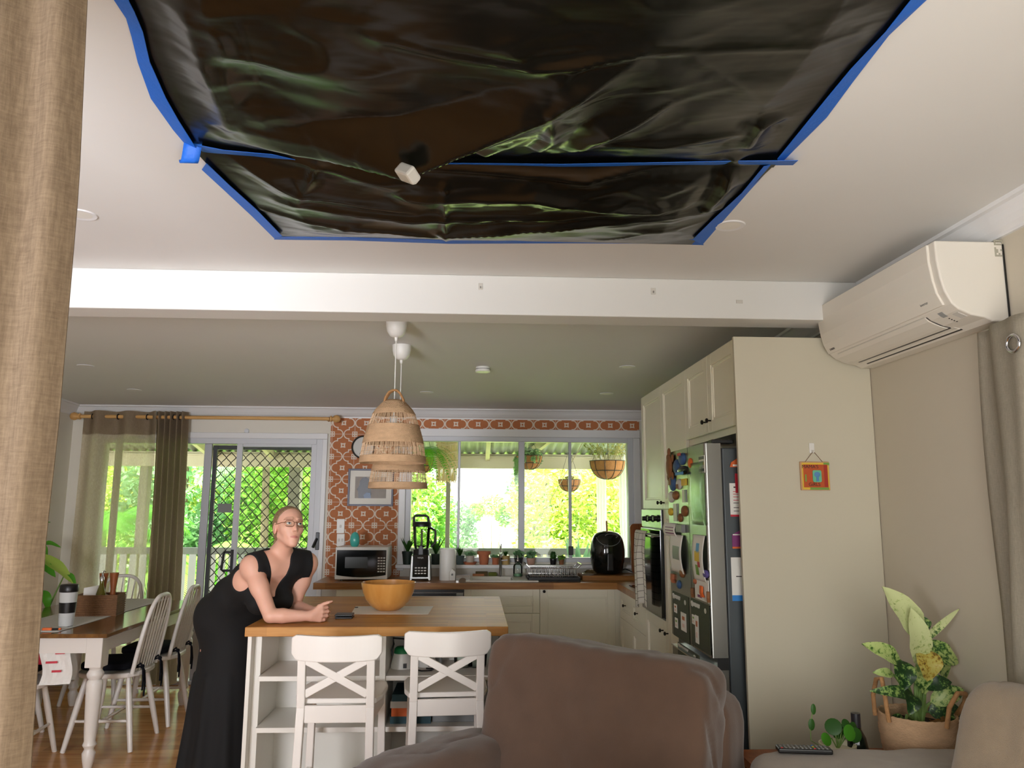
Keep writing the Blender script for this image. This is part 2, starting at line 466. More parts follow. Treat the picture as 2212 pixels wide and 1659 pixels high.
# cornices (cove profile: out from wall, down from ceiling)
COVE = [(0, 0), (0, -.088), (.012, -.088), (.014, -.078), (.03, -.066), (.046, -.048), (.058, -.03), (.07, -.016), (.084, -.012), (.088, 0)]
mb = MB().prism([(XR - u, ZC + w) for u, w in COVE], YR, YBM, 'y')
struct(mb, 'trim_2', MT['trim'], label='white cove cornice along the right living room wall')
mb = MB().prism([(YB - u, zk(YB) + .004 + w) for u, w in COVE], XL, 1.776, 'x')
struct(mb, 'trim_3', MT['trim'], label='white cove cornice above the kitchen window')
mb = MB()
for y0, y1 in ((YBM2, YB),):
    n = len(COVE); vs = [(XR - u, y, zk(y) + w) for y in (y0, y1) for u, w in COVE]
    mb.add(vs, [(i, (i + 1) % n, n + (i + 1) % n, n + i) for i in range(n)])
struct(mb, 'trim_4', MT['trim'], label='white cove cornice above the tall kitchen cabinets')
mb = MB(); n = len(COVE)
mb.add([(XL + u, y, zk(y) + w) for y in (YBM2, YB) for u, w in COVE], [(i, (i + 1) % n, n + (i + 1) % n, n + i) for i in range(n)])
struct(mb, 'trim_5', MT['trim'], label='white cove cornice on the left dining wall')
struct(MB().box(XL, XL + .015, YR, YB, 0, .12), 'baseboard_left', MT['trim'])
struct(MB().box(XL, DX0 - .08, YB - .015, YB, 0, .12), 'baseboard_back', MT['trim'])

# patterned wall tiles: barbed quatrefoils, small squares, grout lines
def tile_mat():
    m, t, b = new_mat('quatrefoil_wall_tiles')
    tc = t.n.new('ShaderNodeTexCoord'); sp = t.n.new('ShaderNodeSeparateXYZ'); t.l.new(tc.outputs['Object'], sp.inputs[0])
    P = .198
    c0 = at(1033, 916.5, Y=YB - .01)
    def cell(o, c, sh=0.0):
        f = t.m('FRACT', t.m('ADD', t.m('DIVIDE', t.m('SUBTRACT', o, c), P), .5 + sh + 50))
        return t.m('SUBTRACT', t.m('MULTIPLY', f, 2.0), 1.0)
    u = t.m('ABSOLUTE', cell(sp.outputs[0], c0.x)); v = t.m('ABSOLUTE', cell(sp.outputs[2], c0.z))
    def ln(x, y): return t.m('SQRT', t.m('ADD', t.m('MULTIPLY', x, x), t.m('MULTIPLY', y, y)))
    def band(x, c, w): return t.m('LESS_THAN', t.m('ABSOLUTE', t.m('SUBTRACT', x, c)), w)
    def rng_(x, p, q): return t.m('MULTIPLY', t.m('GREATER_THAN', x, p), t.m('LESS_THAN', x, q))
    W = .045
    arcA = t.m('MULTIPLY', band(ln(t.m('SUBTRACT', u, .55), v), .40, W), t.m('GREATER_THAN', u, .55))
    arcB = t.m('MULTIPLY', band(ln(t.m('SUBTRACT', u, .45), t.m('SUBTRACT', v, 1)), .40, W), t.m('LESS_THAN', u, .45))
    h1 = t.m('MULTIPLY', band(v, .40, W), rng_(u, .5 - W, .56)); h2 = t.m('MULTIPLY', band(v, .60, W), rng_(u, .44, .5 + W))
    vt_ = t.m('MULTIPLY', band(u, .5, W), rng_(v, .4 - W, .6 + W))
    line = t.m('MAXIMUM', t.m('MAXIMUM', arcA, arcB), t.m('MAXIMUM', vt_, t.m('MAXIMUM', h1, h2)))
    m1, mn = t.m('MAXIMUM', u, v), t.m('MINIMUM', u, v)
    ctr = t.m('MULTIPLY', t.m('LESS_THAN', m1, t.m('MULTIPLY_ADD', mn, .2, .175)), t.m('GREATER_THAN', m1, t.m('MULTIPLY_ADD', mn, .15, .07)))
    cu, cv = t.m('SUBTRACT', 1, u), t.m('SUBTRACT', 1, v)
    mx = t.m('MAXIMUM', cu, cv)
    box = t.m('MULTIPLY', t.m('LESS_THAN', mx, .235), t.m('SUBTRACT', 1, t.m('MULTIPLY', t.m('MULTIPLY', band(cu, .11, .05), band(cv, .11, .05)), 1)))
    clear = t.m('MULTIPLY', box, t.m('SUBTRACT', 1, t.m('MULTIPLY', band(mx, .2, .012), 0)))
    gr = t.m('GREATER_THAN', t.m('MAXIMUM', u, v), .985)
    w = t.m('MAXIMUM', t.m('MAXIMUM', line, ctr), t.m('MAXIMUM', clear, gr))
    n = t.noise(t.obj(), 9, 2)
    org = t.mix(n, lin((176, 108, 68)), lin((192, 124, 82)))
    t.set(b.inputs['Base Color'], t.mix(w, org, lin((226, 214, 198))))
    b.inputs['Roughness'].default_value = .6; b.inputs['Specular IOR Level'].default_value = .15
    return m
MT['tile'] = tile_mat()
TX0 = at(716, 905, Y=YB).x; TZT = at(1033, 902, Y=YB).z; TZS = at(1033, 927, Y=YB).z
mb = MB()
mb.box(TX0, WX0 - .03, YB - .008, YB, .88, TZT)
mb.box(WX0 - .03, XR - .3, YB - .008, YB, TZS - .01, TZT)
struct(mb, 'trim_6', MT['tile'], label='orange and white quatrefoil wall tiles')

# ------------------------------------------------------------------ kitchen window
def frame_rect(mb, x0, x1, z0, z1, y0, y1, w, wt=None, wb=None):
    wt = w if wt is None else wt; wb = w if wb is None else wb
    mb.box(x0, x0 + w, y0, y1, z0, z1); mb.box(x1 - w, x1, y0, y1, z0, z1)
    mb.box(x0 + w, x1 - w, y0, y1, z1 - wt, z1); mb.box(x0 + w, x1 - w, y0, y1, z0, z0 + wb)
w1 = struct(MB(), 'window_1', MT['aluw'], label='wide sliding kitchen window')
mb = MB(); frame_rect(mb, WX0, WX1, WZ0, WZ1, YB, YB + .09, .05, .045, .04); build(mb, 'window_frame', MT['aluw'], w1, bevel=.004)
mb = MB(); mb.box(WX0 - .055, WX0 + .004, YB - .02, YB, .93, WZ1 - .005); mb.box(WX1 - .004, WX1 + .06, YB - .02, YB, .93, WZ1 - .005); mb.box(WX0 - .06, WX1 + .06, YB - .022, YB, WZ1 - .004, TZS)
build(mb, 'architrave', MT['trim'], w1, bevel=.005)
xm = [at(p, 1080, Y=YB + .05).x for p in (876, 991, 1126, 1231, 1361)]
for x, w in ((xm[1], .022), (xm[2], .055), (xm[3], .026)):
    build(MB().box(x - w / 2, x + w / 2, YB + .02, YB + .06, WZ0 + .03, WZ1 - .03), 'mullion', MT['alu'], w1, bevel=.003)
for i in range(4):
    build(MB().box(xm[i] + .01, xm[i + 1] - .01, YB + .04, YB + .044, WZ0 + .03, WZ1 - .03), 'pane', MT['glass'], w1)
build(MB().box(xm[3] - .022, xm[3] + .022, YB - .012, YB + .02, at(1231, 1199, Y=YB).z, at(1231, 1180, Y=YB).z), 'latch', MT['black'], w1, bevel=.004)
p = at(1236, 1190, Y=YB)
build(MB().box(WX0 - .06, WX1 + .06, YB - .10, YB + .02, .955, .985), 'window_sill', MT['trim'], w1, bevel=.004)

# ------------------------------------------------------------------ sliding door
d1 = struct(MB(), 'door_1', MT['aluw'], label='white sliding glass door to the veranda')
mb = MB(); frame_rect(mb, DX0, DX1, 0, DZ, YB - .01, YB + .1, .055, .05, .03); build(mb, 'door_frame', MT['aluw'], d1, bevel=.004)
mb = MB(); z = DZ + .048; mb.box(DX0 - .06, DX0 + .003, YB - .022, YB, 0, DZ - .004); mb.box(DX1 - .003, DX1 + .04, YB - .022, YB, 0, DZ - .004); mb.box(DX0 - .06, DX1 + .04, YB - .022, YB, DZ - .003, z)
build(mb, 'architrave', MT['trim'], d1, bevel=.005)
dx = lambda p, y=1050: at(p, y, Y=YB + .05).x
mb = MB(); mb.box(dx(252) - .025, dx(252) + .03, YB + .02, YB + .05, .03, DZ - .05); build(mb, 'fixed_stile', MT['aluw'], d1, bevel=.004)
mb = MB(); mb.box(dx(439), dx(455), YB + .02, YB + .05, .03, DZ - .05); build(mb, 'fixed_stile', MT['alu'], d1, bevel=.004)
sl = MB(); frame_rect(sl, dx(511), DX1 - .05, .03, DZ - .04, YB - .005, YB + .02, .05, .035, .07)
slo = build(sl, 'sliding_panel', MT['aluw'], d1, bevel=.004)
build(MB().box(dx(515), DX1 - .06, YB + .004, YB + .008, .08, DZ - .06), 'pane', MT['glass'], slo)
for a, b in ((DX0 + .05, dx(252)), (dx(254), dx(440))):
    build(MB().box(a, b, YB + .034, YB + .038, .04, DZ - .05), 'pane', MT['glass'], d1)
# security screen: dark frame, diamond grille
sx0, sx1 = dx(455), dx(692)
mb = MB(); frame_rect(mb, sx0, sx1, .03, DZ - .06, YB + .055, YB + .085, .035); so = build(mb, 'security_screen', MT['dark'], d1, bevel=.003)
g = MB(); P = .084
nx = int((sx1 - sx0 - .06) / P) + 2; nz = int((DZ - .16) / .047)
for i in range(nx):
    for ph in (0, 1):
        pts = []
        for k in range(nz * 6 + 1):
            s = k / 6; tri = 2 * abs((s * .5 * 2 + ph) % 2 - 1) - 1          # zig-zag between diamond knots
            sm = math.copysign(min(1, abs(tri) ** .8), tri)
            x = sx0 + .03 + (i + .5) * P + (sm * .5) * P * .5 - P * .25 * (1 - 2 * ph) * 0
            pts.append((min(max(x + (P * .5 if ph else 0) - P * .25, sx0 + .02), sx1 - .02), YB + .07, .06 + s * .047))
        g.tube(pts, .0038, 4, cap=False)
build(g, 'diamond_grille', MT['dark'], so)
a, b = at(470, 1107, Y=YB + .05), at(501, 1088, Y=YB + .05)
build(MB().box(a.x, b.x, YB + .048, YB + .054, a.z, b.z), 'screen_plate', MT['grey'], so)
h0 = at(480, 1235, Y=YB - .02); h1 = at(506, 1190, Y=YB - .02)
mb = MB(); mb.tube([(h0.x + .012, YB - .006, h1.z), (h0.x + .012, YB - .045, h1.z - .01), (h0.x, YB - .05, h0.z + .02), (h0.x + .012, YB - .006, h0.z)], .011, 8)
mb.box(h1.x - .03, h1.x - .008, YB - .02, YB - .004, h0.z - .01, h1.z + .01); mb.box(h0.x, h1.x - .01, YB - .03, YB - .01, h1.z - .02, h1.z); mb.box(h0.x, h1.x - .01, YB - .03, YB - .01, h0.z, h0.z + .02)
build(mb, 'handle', MT['black'], slo, bevel=.003)
a = at(684, 1188, Y=YB - .02); b = at(690, 1150, Y=YB - .02)
mb = MB().box(a.x - .012, a.x + .02, YB - .03, YB - .012, a.z, b.z); mb.bar((a.x, YB - .03, a.z + .1), (a.x - .03, YB - .05, a.z + .02), .02)
build(mb, 'lock', MT['black'], d1, bevel=.004)
a = at(686, 1232, Y=YB - .02); b = at(692, 1192, Y=YB - .02)
build(MB().box(a.x, b.x, YB - .016, YB - .006, a.z, b.z), 'strike_plate', MT['dark'], d1)
a = at(533, 931, Y=YB)
tag(build(MB().lathe([(.001, -.012), (.018, -.012), (.022, 0)], axis='y'), 'wall_disc', MT['aluw']), 'small round white disc on the wall above the sliding door', 'disc').location = (a.x, YB, a.z)

# openings behind the camera: frames of the living-room window and door that let the daylight in
w2 = struct(MB(), 'window_2', MT['aluw']); mb = MB(); frame_rect(mb, -2.45, -1.05, .85, 1.95, YR - .09, YR - .01, .05); build(mb, 'window_frame', MT['aluw'], w2)
d2 = struct(MB(), 'door_2', MT['aluw']); mb = MB(); frame_rect(mb, -.4, 1.5, 0, 2.1, YR - .09, YR - .01, .05, .05, .02); build(mb, 'door_frame', MT['aluw'], d2)

# ------------------------------------------------------------------ black plastic sheet taped to the ceiling
def tarp_mat():
    m, t, b = new_mat('black_polythene')
    b.inputs['Base Color'].default_value = (.003, .0035, .0025, 1)
    b.inputs['Roughness'].default_value = .25
    b.inputs['Specular IOR Level'].default_value = .56
    v = t.obj((1, 1.6, 1))
    rd = t.n.new('ShaderNodeTexNoise'); rd.noise_type = 'RIDGED_MULTIFRACTAL'; t.l.new(t.obj((1, 1.9, 1)), rd.inputs['Vector']); rd.inputs['Scale'].default_value = 9; rd.inputs['Detail'].default_value = 4
    h = t.m('ADD', t.m('MULTIPLY', rd.outputs[0], .10), t.m('MULTIPLY', t.noise(t.obj((1, 3, 1)), 5, 2), 1.2))
    t.set(b.inputs['Normal'], t.bump(h, .16, .012))
    return m
MT['tarp'] = tarp_mat()
cz = lambda p, z=ZC: (lambda q: (q.x, q.y))(at(*p, Z=z))
def lerp_at(poly, y):
    """x of an edge polyline (sorted by y) at y, extrapolated at the ends"""
    P = sorted(poly, key=lambda p: p[1])
    i = 0
    while i < len(P) - 2 and y > P[i + 1][1]: i += 1
    (x0, y0), (x1, y1) = P[i], P[i + 1]
    return x0 + (x1 - x0) * (y - y0) / (y1 - y0)
LU = [(287, 24), (308, 69), (322, 134), (357, 212), (383, 260), (420, 318)]
RU = [(1970, 0), (1915, 70), (1840, 152), (1786, 216), (1681, 345)]
LLo = [(436, 338), (493, 401), (550, 452), (607, 511)]
RLo = [(1675, 350), (1604, 418), (1547, 470), (1500, 519)]
EDG = {k: [cz(p) for p in v] for k, v in dict(LU=LU, RU=RU, LL=LLo, RL=RLo).items()}
YM = (cz((430, 325))[1] + cz((1690, 352))[1]) / 2
YE = (cz((600, 512))[1] + cz((1505, 520))[1]) / 2
def fold(pts, w, amps):
    return ([cz(p, ZC - .035 - a * .9) for p, a in zip(pts, amps)], w, amps)
FOLDS = [
    fold([(500, 318), (700, 345), (872, 364)], .10, (.012, .06, .115)),
    fold([(872, 364), (1020, 290), (1190, 205)], .085, (.115, .07, .035)),
    fold([(560, 318), (1125, 240), (1190, 205)], .03, (.0, .035, .03)),
    fold([(395, 30), (440, 160), (500, 300)], .05, (.02, .028, .012)),
    fold([(1190, 205), (1290, 140), (1400, 60)], .05, (.04, .025, .006)),
    fold([(1195, 335), (1320, 265), (1455, 192)], .05, (.02, .035, .004)),
    fold([(1120, 350), (1195, 280), (1190, 205)], .04, (.012, .03, .035)),
    fold([(1050, 340), (1100, 300), (1190, 230)], .05, (.03, .02, .01)),
    fold([(800, 30), (980, 70), (1150, 98), (1230, 97), (1390, 66), (1500, 75), (1850, 85)], .02, (.006, .014, .022, .02, .016, .008, .004)),
    fold([(1620, 330), (1650, 285), (1700, 268)], .03, (.02, .03, .006)),
    fold([(1250, 290), (1430, 300), (1600, 290)], .02, (.012, .016, .006)),
    fold([(930, 30), (1100, 60), (1250, 140)], .06, (.01, .02, .01)),
    fold([(1480, 70), (1600, 160), (1700, 260)], .08, (.006, .012, .004)),
    fold([(450, 180), (560, 250), (620, 290)], .09, (.002, .012, .002)),
    # lower sheet: long near-level pleats
    fold([(560, 350), (680, 380), (840, 400)], .03, (.006, .03, .01)),
    fold([(690, 360), (665, 400), (640, 440)], .02, (.03, .016, .004)),
    fold([(470, 350), (640, 425), (900, 450)], .03, (.006, .02, .006)),
    fold([(900, 378), (1270, 405), (1560, 365)], .022, (.016, .028, .008)),
    fold([(880, 425), (1150, 430), (1420, 458)], .03, (.02, .034, .01)),
    fold([(600, 440), (880, 470), (1480, 452)], .022, (.006, .022, .006)),
    fold([(960, 505), (1250, 480), (1560, 470)], .025, (.02, .026, .01)),
    fold([(560, 470), (760, 490), (940, 505)], .02, (.008, .014, .008)),
    fold([(960, 400), (962, 460), (964, 515)], .01, (.01, .012, .01)),
    fold([(1590, 372), (1570, 430), (1530, 470)], .025, (.02, .03, .02)),
]
def fold_h(x, y, skip=0):
    hs = []
    for pts, w, am in FOLDS:
        best = None
        for i in range(len(pts) - 1):
            (x0, y0), (x1, y1) = pts[i], pts[i + 1]
            dx_, dy_ = x1 - x0, y1 - y0; L = dx_ * dx_ + dy_ * dy_
            t = max(0, min(1, ((x - x0) * dx_ + (y - y0) * dy_) / L))
            d = math.hypot(x - x0 - dx_ * t, y - y0 - dy_ * t)
            if best is None or d < best[0]: best = (d, am[i] + (am[i + 1] - am[i]) * t)
        d, a = best
        if d < w * 2.2:
            q = d / w
            hs.append(a * (max(0, 1 - q / 1.5) if w > .081 else math.exp(-(q ** 1.25))))
    if not hs: return 0.0
    m = max(hs)
    return m + .25 * min(.02, sum(hs) - m)
def tarp_z(x, y, u, v, big):
    e = min(1, min(u, 1 - u) * 9) * min(1, min(v, 1 - v) * 7)
    n = mnoise.noise((x * 3.1, y * 4.3, 1.7)) * .013 + mnoise.noise((x * 7 + y * 3, y * 11 - x * 2, 5)) * .006
    r = abs(mnoise.noise((x * 5 + y * 4, y * 9, 9.3)))
    r2 = abs(mnoise.noise((x * 13, y * 23 + x * 5, 3.1))); r3 = abs(mnoise.noise((x * 26 + 9, y * 34, 6.4)))
    fine = .03 * max(0, .2 - r) * max(0, mnoise.noise((x * 1.7, y * 2.3, 4.4)) + .3) + .012 * max(0, .13 - r2) * max(0, mnoise.noise((x * 2.7, y * 2.3, 8.4)) + .15)
    sag = big * (math.sin(pi * min(max(u, 0), 1)) ** .6) * (math.sin(pi * min(max(v, 0), 1)) ** .6)
    return ZC - .004 - e * (sag + n * .9 + .006 + fine) - min(1, e * 3) * max(0, fold_h(x, y)) - .002
def sheet(name, y0, y1, L, Rr, big, label):
    mb = MB(); nu, nv = 200, max(40, int((y1 - y0) / .0095))
    def fn(u, v):
        y = y0 + (y1 - y0) * v; xl, xr = lerp_at(L, y), lerp_at(Rr, y); x = xl + (xr - xl) * u
        return (x, y, tarp_z(x, y, u, v if y0 > 1.5 else max(v, .5) if v > .5 else .5, big))
    mb.grid(fn, nu, nv)
    return solo(mb, name, MT['tarp'], label, 'plastic sheet', group='black plastic sheets taped to the ceiling', smooth=180)
sheet('plastic_sheet', .55, YM + .01, EDG['LU'], EDG['RU'], .085, 'large sagging black plastic sheet with a drooping fold, nearest the camera')
sheet('plastic_sheet', YM - .005, YE, EDG['LL'], EDG['RL'], .05, 'narrow pleated black plastic strip between the two crosswise blue tapes')
def tape(pairs, label, dz=.016):
    mb = MB(); top = []
    for o, i in pairs:
        a, b = at(*o, Z=ZC - .002), at(*i, Z=ZC - dz)
        top.append((a, b))
    vs = [p for ab in top for p in ab]
    mb.add(vs, [(2 * k, 2 * k + 1, 2 * k + 3, 2 * k + 2) for k in range(len(top) - 1)])
    return solo(mb, 'masking_tape', MT['tape'], label, 'tape', group='blue tape strips around the plastic', thick=.0012)
tape([((238, -40), (262, -40)), ((247, 0), (280, 5)), ((273, 39), (290, 24)), ((285, 80), (309, 69)), ((298, 134), (324, 134)), ((326, 212), (359, 212)), ((375, 281), (386, 260)), ((408, 320), (424, 320))], 'blue tape along the left edge of the large plastic sheet')
tape([((436, 366), (446, 352)), ((485, 411), (495, 399)), ((546, 468), (554, 452)), ((592, 514), (610, 510))], 'short slanting blue tape at the left end of the narrow plastic strip')
tape([((440, 330), (424, 312)), ((525, 339), (485, 324)), ((607, 357), (588, 333)), ((686, 364), (692, 357))], 'blue crosswise tape piece left of the drooping fold', .018)
tape([((896, 366), (896, 352)), ((1000, 363), (1000, 352)), ((1199, 367), (1214, 354)), ((1448, 358), (1448, 350)), ((1600, 357), (1600, 347)), ((1713, 356), (1724, 346))], 'long blue crosswise tape right of the drooping fold', .02)
tape([((2040, -40), (1995, -30)), ((2002, 0), (1968, 0)), ((1920, 77), (1913, 70)), ((1845, 174), (1838, 150)), ((1786, 254), (1784, 215)), ((1688, 352), (1679, 344))], 'blue tape along the right edge of the large plastic sheet')
tape([((1671, 355), (1650, 360)), ((1617, 415), (1602, 418)), ((1567, 472), (1545, 470)), ((1518, 528), (1496, 518))], 'short slanting blue tape beside the round downlight')
tape([((592, 517), (594, 511)), ((760, 519), (760, 513)), ((970, 526), (970, 519)), ((1240, 525), (1240, 518)), ((1430, 526), (1430, 518)), ((1520, 529), (1515, 516))], 'thin blue tape along the far lower edge of the plastic', .006)
mb = MB(); q = at(425, 335, Z=ZC - .02)
mb.grid(lambda u, v: (q.x - .01 + .05 * (v - .5) - .03 * (u - .5), q.y - .02 + .05 * (u - .5), q.z + .02 - .05 * math.sin(u * 2.4)), 8, 3)
solo(mb, 'masking_tape', MT['tape'], 'curled loose blue tape end at the left tape corner', 'tape', group='blue tape strips around the plastic', smooth=True, thick=.001)
z_ = ZC - .1
for _ in range(30):
    q = at(880, 376, Z=z_)
    xl_, xr_ = lerp_at(EDG['LU'], q.y), lerp_at(EDG['RU'], q.y)
    z_ = .5 * z_ + .5 * (tarp_z(q.x, q.y, (q.x - xl_) / (xr_ - xl_), max(.5, min(1, (q.y - .55) / (YM - .54))), .085) - .05)
mb = MB().prism([(-.028, -.02), (.022, -.02), (.03, -.008), (.03, .018), (.022, .022), (-.028, .022)], -.034, .034, 'x')
mb.xf(Matrix.Translation(q) @ Matrix.Rotation(math.radians(-38), 4, 'Z') @ Matrix.Rotation(math.radians(28), 4, 'Y') @ Matrix.Rotation(math.radians(-25), 4, 'X') @ Matrix.Scale(.76, 4))
solo(mb, 'alarm_sensor', MT['offw'], 'small white sensor box poking out of the black plastic fold', 'sensor', bevel=.006)
# ------------------------------------------------------------------ kitchen cabinets
YF, XF = 6.30, 1.167          # door fronts of the back run and of the right run
ZW, TW = .88, .05             # worktop height and thickness
def front(mb, a0, a1, z0, z1, face, plane, rail=.06):
    """framed door or drawer front with a stepped recessed panel"""
    g = .0015
    def bx(p, q, r, s, d0, d1):
        if face == 'y': mb.box(p, q, plane + d0, plane + d1, r, s)
        else: mb.box(plane + d0, plane + d1, p, q, r, s)
    a0 += g; a1 -= g; z0 += g; z1 -= g
    bx(a0, a1, z0, z1, .010, .019)
    rl = min(rail, (z1 - z0) * .3)
    for k, (w, d) in enumerate(((0, 0), (1, .005))):
        ii = rl * w; t = rl if k == 0 else .012; zt = rl if k == 0 else .012
        A0, A1, Z0, Z1 = a0 + ii, a1 - ii, z0 + ii, z1 - ii
        bx(A0, A0 + t, Z0, Z1, d, .012); bx(A1 - t, A1, Z0, Z1, d, .012)
        bx(A0 + t, A1 - t, Z0, Z0 + zt, d, .012); bx(A0 + t, A1 - t, Z1 - zt, Z1, d, .012)
def knob(parent, a, z, face, plane):
    mb = MB()
    prof = [(.004, 0), (.004, -.014), (.011, -.018), (.012, -.024), (.008, -.028)]
    mb.lathe(prof, (a, plane, z) if face == 'y' else (plane, a, z), 12, face)
    return build(mb, 'knob', MT['knob'], parent, smooth=True, world=True)
def cabinet(name, label, cat, a0, a1, z0, z1, face, plane, depth, fronts, group=None, hinge=None, plinth=True):
    base = ((a0 + a1) / 2, plane + depth / 2, 0) if face == 'y' else (plane + depth / 2, (a0 + a1) / 2, 0)
    t = thing(name, label, cat, base, 0, group)
    mb = MB()
    if face == 'y': mb.box(a0, a1, plane + .02, plane + depth, z0, z1)
    else: mb.box(plane + .02, plane + depth, a0, a1, z0, z1)
    if plinth:
        if face == 'y': mb.box(a0, a1, plane + .06, plane + depth, 0, z0)
        else: mb.box(plane + .06, plane + depth, a0, a1, 0, z0)
    build(mb, 'carcass', MT['cream'], t, world=True)
    for (nm, b0, b1, c0, c1, kn) in fronts:
        m2 = MB(); front(m2, b0, b1, c0, c1, face, plane)
        d = build(m2, nm, MT['cream'], t, world=True, bevel=.0025)
        for (ka, kz) in kn: knob(d, ka, kz, face, plane)
    return t
fx = lambda p: at(p, 1300, Y=YF).x
u0, u1, u2, u3, u4 = fx(725), fx(862), fx(1002), fx(1166), fx(1329)
D1 = ('drawer',)
cabinet('drawer_cabinet', 'cream drawer cabinet left of the dishwasher, behind the island', 'cabinet', u0, u1, .1, ZW - TW, 'y', YF, .52,
        [('drawer', u0, u1, .10, .34, []), ('drawer', u0, u1, .34, .60, []), ('drawer', u0, u1, .60, ZW - TW, [])], 'base cabinets under the worktop')
zb, zc = at(1100, 1325, Y=YF).z, at(1100, 1384, Y=YF).z
cabinet('drawer_cabinet', 'cream three-drawer cabinet right of the dishwasher', 'cabinet', u2, u3, .1, ZW - TW, 'y', YF, .52,
        [('drawer', u2, u3, zb, ZW - TW, []), ('drawer', u2, u3, zc, zb, []), ('drawer', u2, u3, .10, zc, [])], 'base cabinets under the worktop')
ks = at(1175, 1277, Y=YF)
cabinet('door_cabinet', 'cream one-door cabinet below the dish rack', 'cabinet', u3, u4, .1, ZW - TW, 'y', YF, .52,
        [('door', u3, u4, .10, ZW - TW, [(ks.x, ks.z)])], 'base cabinets under the worktop')
struct(MB().box(u4, XF + .02, YF + .004, YF + .5, .0, ZW - TW - .002), 'trim_7', MT['cream'], label='cream corner filler panel')
# dishwasher
t = thing('dishwasher', 'steel built-in dishwasher under the worktop', 'dishwasher', ((u1 + u2) / 2, YF + .27, 0))
build(MB().box(u1 + .002, u2 - .002, YF + .03, YF + .54, .08, ZW - TW - .002), 'body', MT['dark'], t, world=True)
build(MB().box(u1 + .004, u2 - .004, YF + .004, YF + .03, at(950, 1290, Y=YF).z, ZW - TW - .026), 'control_panel', MT['steel'], t, world=True, bevel=.003)
build(MB().box(u1 + .004, u2 - .004, YF + .004, YF + .03, .1, at(950, 1293, Y=YF).z), 'door', MT['steel'], t, world=True, bevel=.003)
build(MB().box(u1 + .06, u2 - .06, YF - .004, YF + .01, at(950, 1287, Y=YF).z, at(950, 1281, Y=YF).z), 'handle_strip', MT['black'], t, world=True)
# right run
yA, yB_, yC = 4.20, 4.765, 5.33
cabinet('drawer_cabinet', 'cream drawer cabinet under the hob, corner side', 'cabinet', 5.80, 6.26, .1, ZW - TW, 'x', XF, .58,
        [('drawer', 5.80, 6.26, .62, ZW - TW, [(6.02, .735)]), ('drawer', 5.80, 6.26, .1, .62, [])], 'base cabinets under the worktop')
cabinet('drawer_cabinet', 'cream drawer cabinet under the hob, oven side', 'cabinet', yC, 5.80, .1, ZW - TW, 'x', XF, .58,
        [('drawer', yC, 5.80, .62, ZW - TW, [(5.58, .735)]), ('drawer', yC, 5.80, .1, .62, [])], 'base cabinets under the worktop')
ZT = 2.24
zu = at(1427, 1100, X=XF).z
tc_ = cabinet('tall_cabinet', 'tall cream cabinet holding the oven', 'tall cabinet', yB_, yC, .1, ZT, 'x', XF, .6,
        [('door', yB_, yC, zu, ZT, [(yB_ + .05, zu + .04)]), ('door', yB_, yC, .1, .80, [(yB_ + .07, .735)])], 'tall cabinets along the right wall')
cabinet('tall_cabinet', 'tall cream cabinet between oven and refrigerator', 'tall cabinet', yA, yB_, .1, ZT, 'x', XF, .6,
        [('door', yA, yB_, zu, ZT, [(yB_ - .04, zu + .04)]), ('door', yA, yB_, .1, zu, [(yB_ - .05, .735)])], 'tall cabinets along the right wall')
yP = 3.33
zo = at(1597, 921, X=XF).z
ym = (yP + .03 + yA) / 2
cabinet('overhead_cabinet', 'cream two-door cabinet above the refrigerator', 'cabinet', yP + .022, yA, zo - .02, ZT, 'x', XF, .6,
        [('door', yP + .022, ym, zo + .01, ZT, [(ym - .04, zo + .07)]), ('door', ym, yA, zo + .01, ZT, [(ym + .04, zo + .07)])], None, None, False)
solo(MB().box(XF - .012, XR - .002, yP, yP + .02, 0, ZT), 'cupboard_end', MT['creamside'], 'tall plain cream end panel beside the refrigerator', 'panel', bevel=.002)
# oven: fixed in the tall cabinet
zo1 = at(1410, 1101, X=XF).z; zo2 = at(1410, 1139, X=XF).z
t = thing('oven', 'built-in steel and black glass oven with three knobs', 'oven', (XF + .2, (yB_ + yC) / 2, .8))
build(MB().box(XF - .004, XF + .018, yB_ + .004, yC - .004, .81, zo1), 'body', MT['dark'], t, world=True)
build(MB().box(XF - .014, XF - .004, yB_ + .006, yC - .006, zo2, zo1), 'control_panel', MT['steel'], t, world=True, bevel=.002)
build(MB().box(XF - .022, XF - .004, yB_ + .006, yC - .006, .815, zo2 - .008), 'glass_door', MT['blackg'], t, world=True, bevel=.003)
for p in (1396, 1408, 1420):
    q = at(p, 1120, X=XF - .02)
    build(MB().lathe([(.022, 0), (.022, -.008), (.016, -.01), (.014, -.034), (.001, -.036)], (XF - .014, q.y, q.z), 16, 'x'), 'control_knob', MT['black'], t, smooth=True, world=True)
mb = MB().cyl((XF - .06, yB_ + .05, zo2 - .05), (XF - .06, yC - .05, zo2 - .05), .009); mb.cyl((XF - .06, yB_ + .07, zo2 - .05), (XF - .02, yB_ + .07, zo2 - .05), .007); mb.cyl((XF - .06, yC - .07, zo2 - .05), (XF - .02, yC - .07, zo2 - .05), .007)
build(mb, 'handle', MT['steel'], t, smooth=True, world=True)
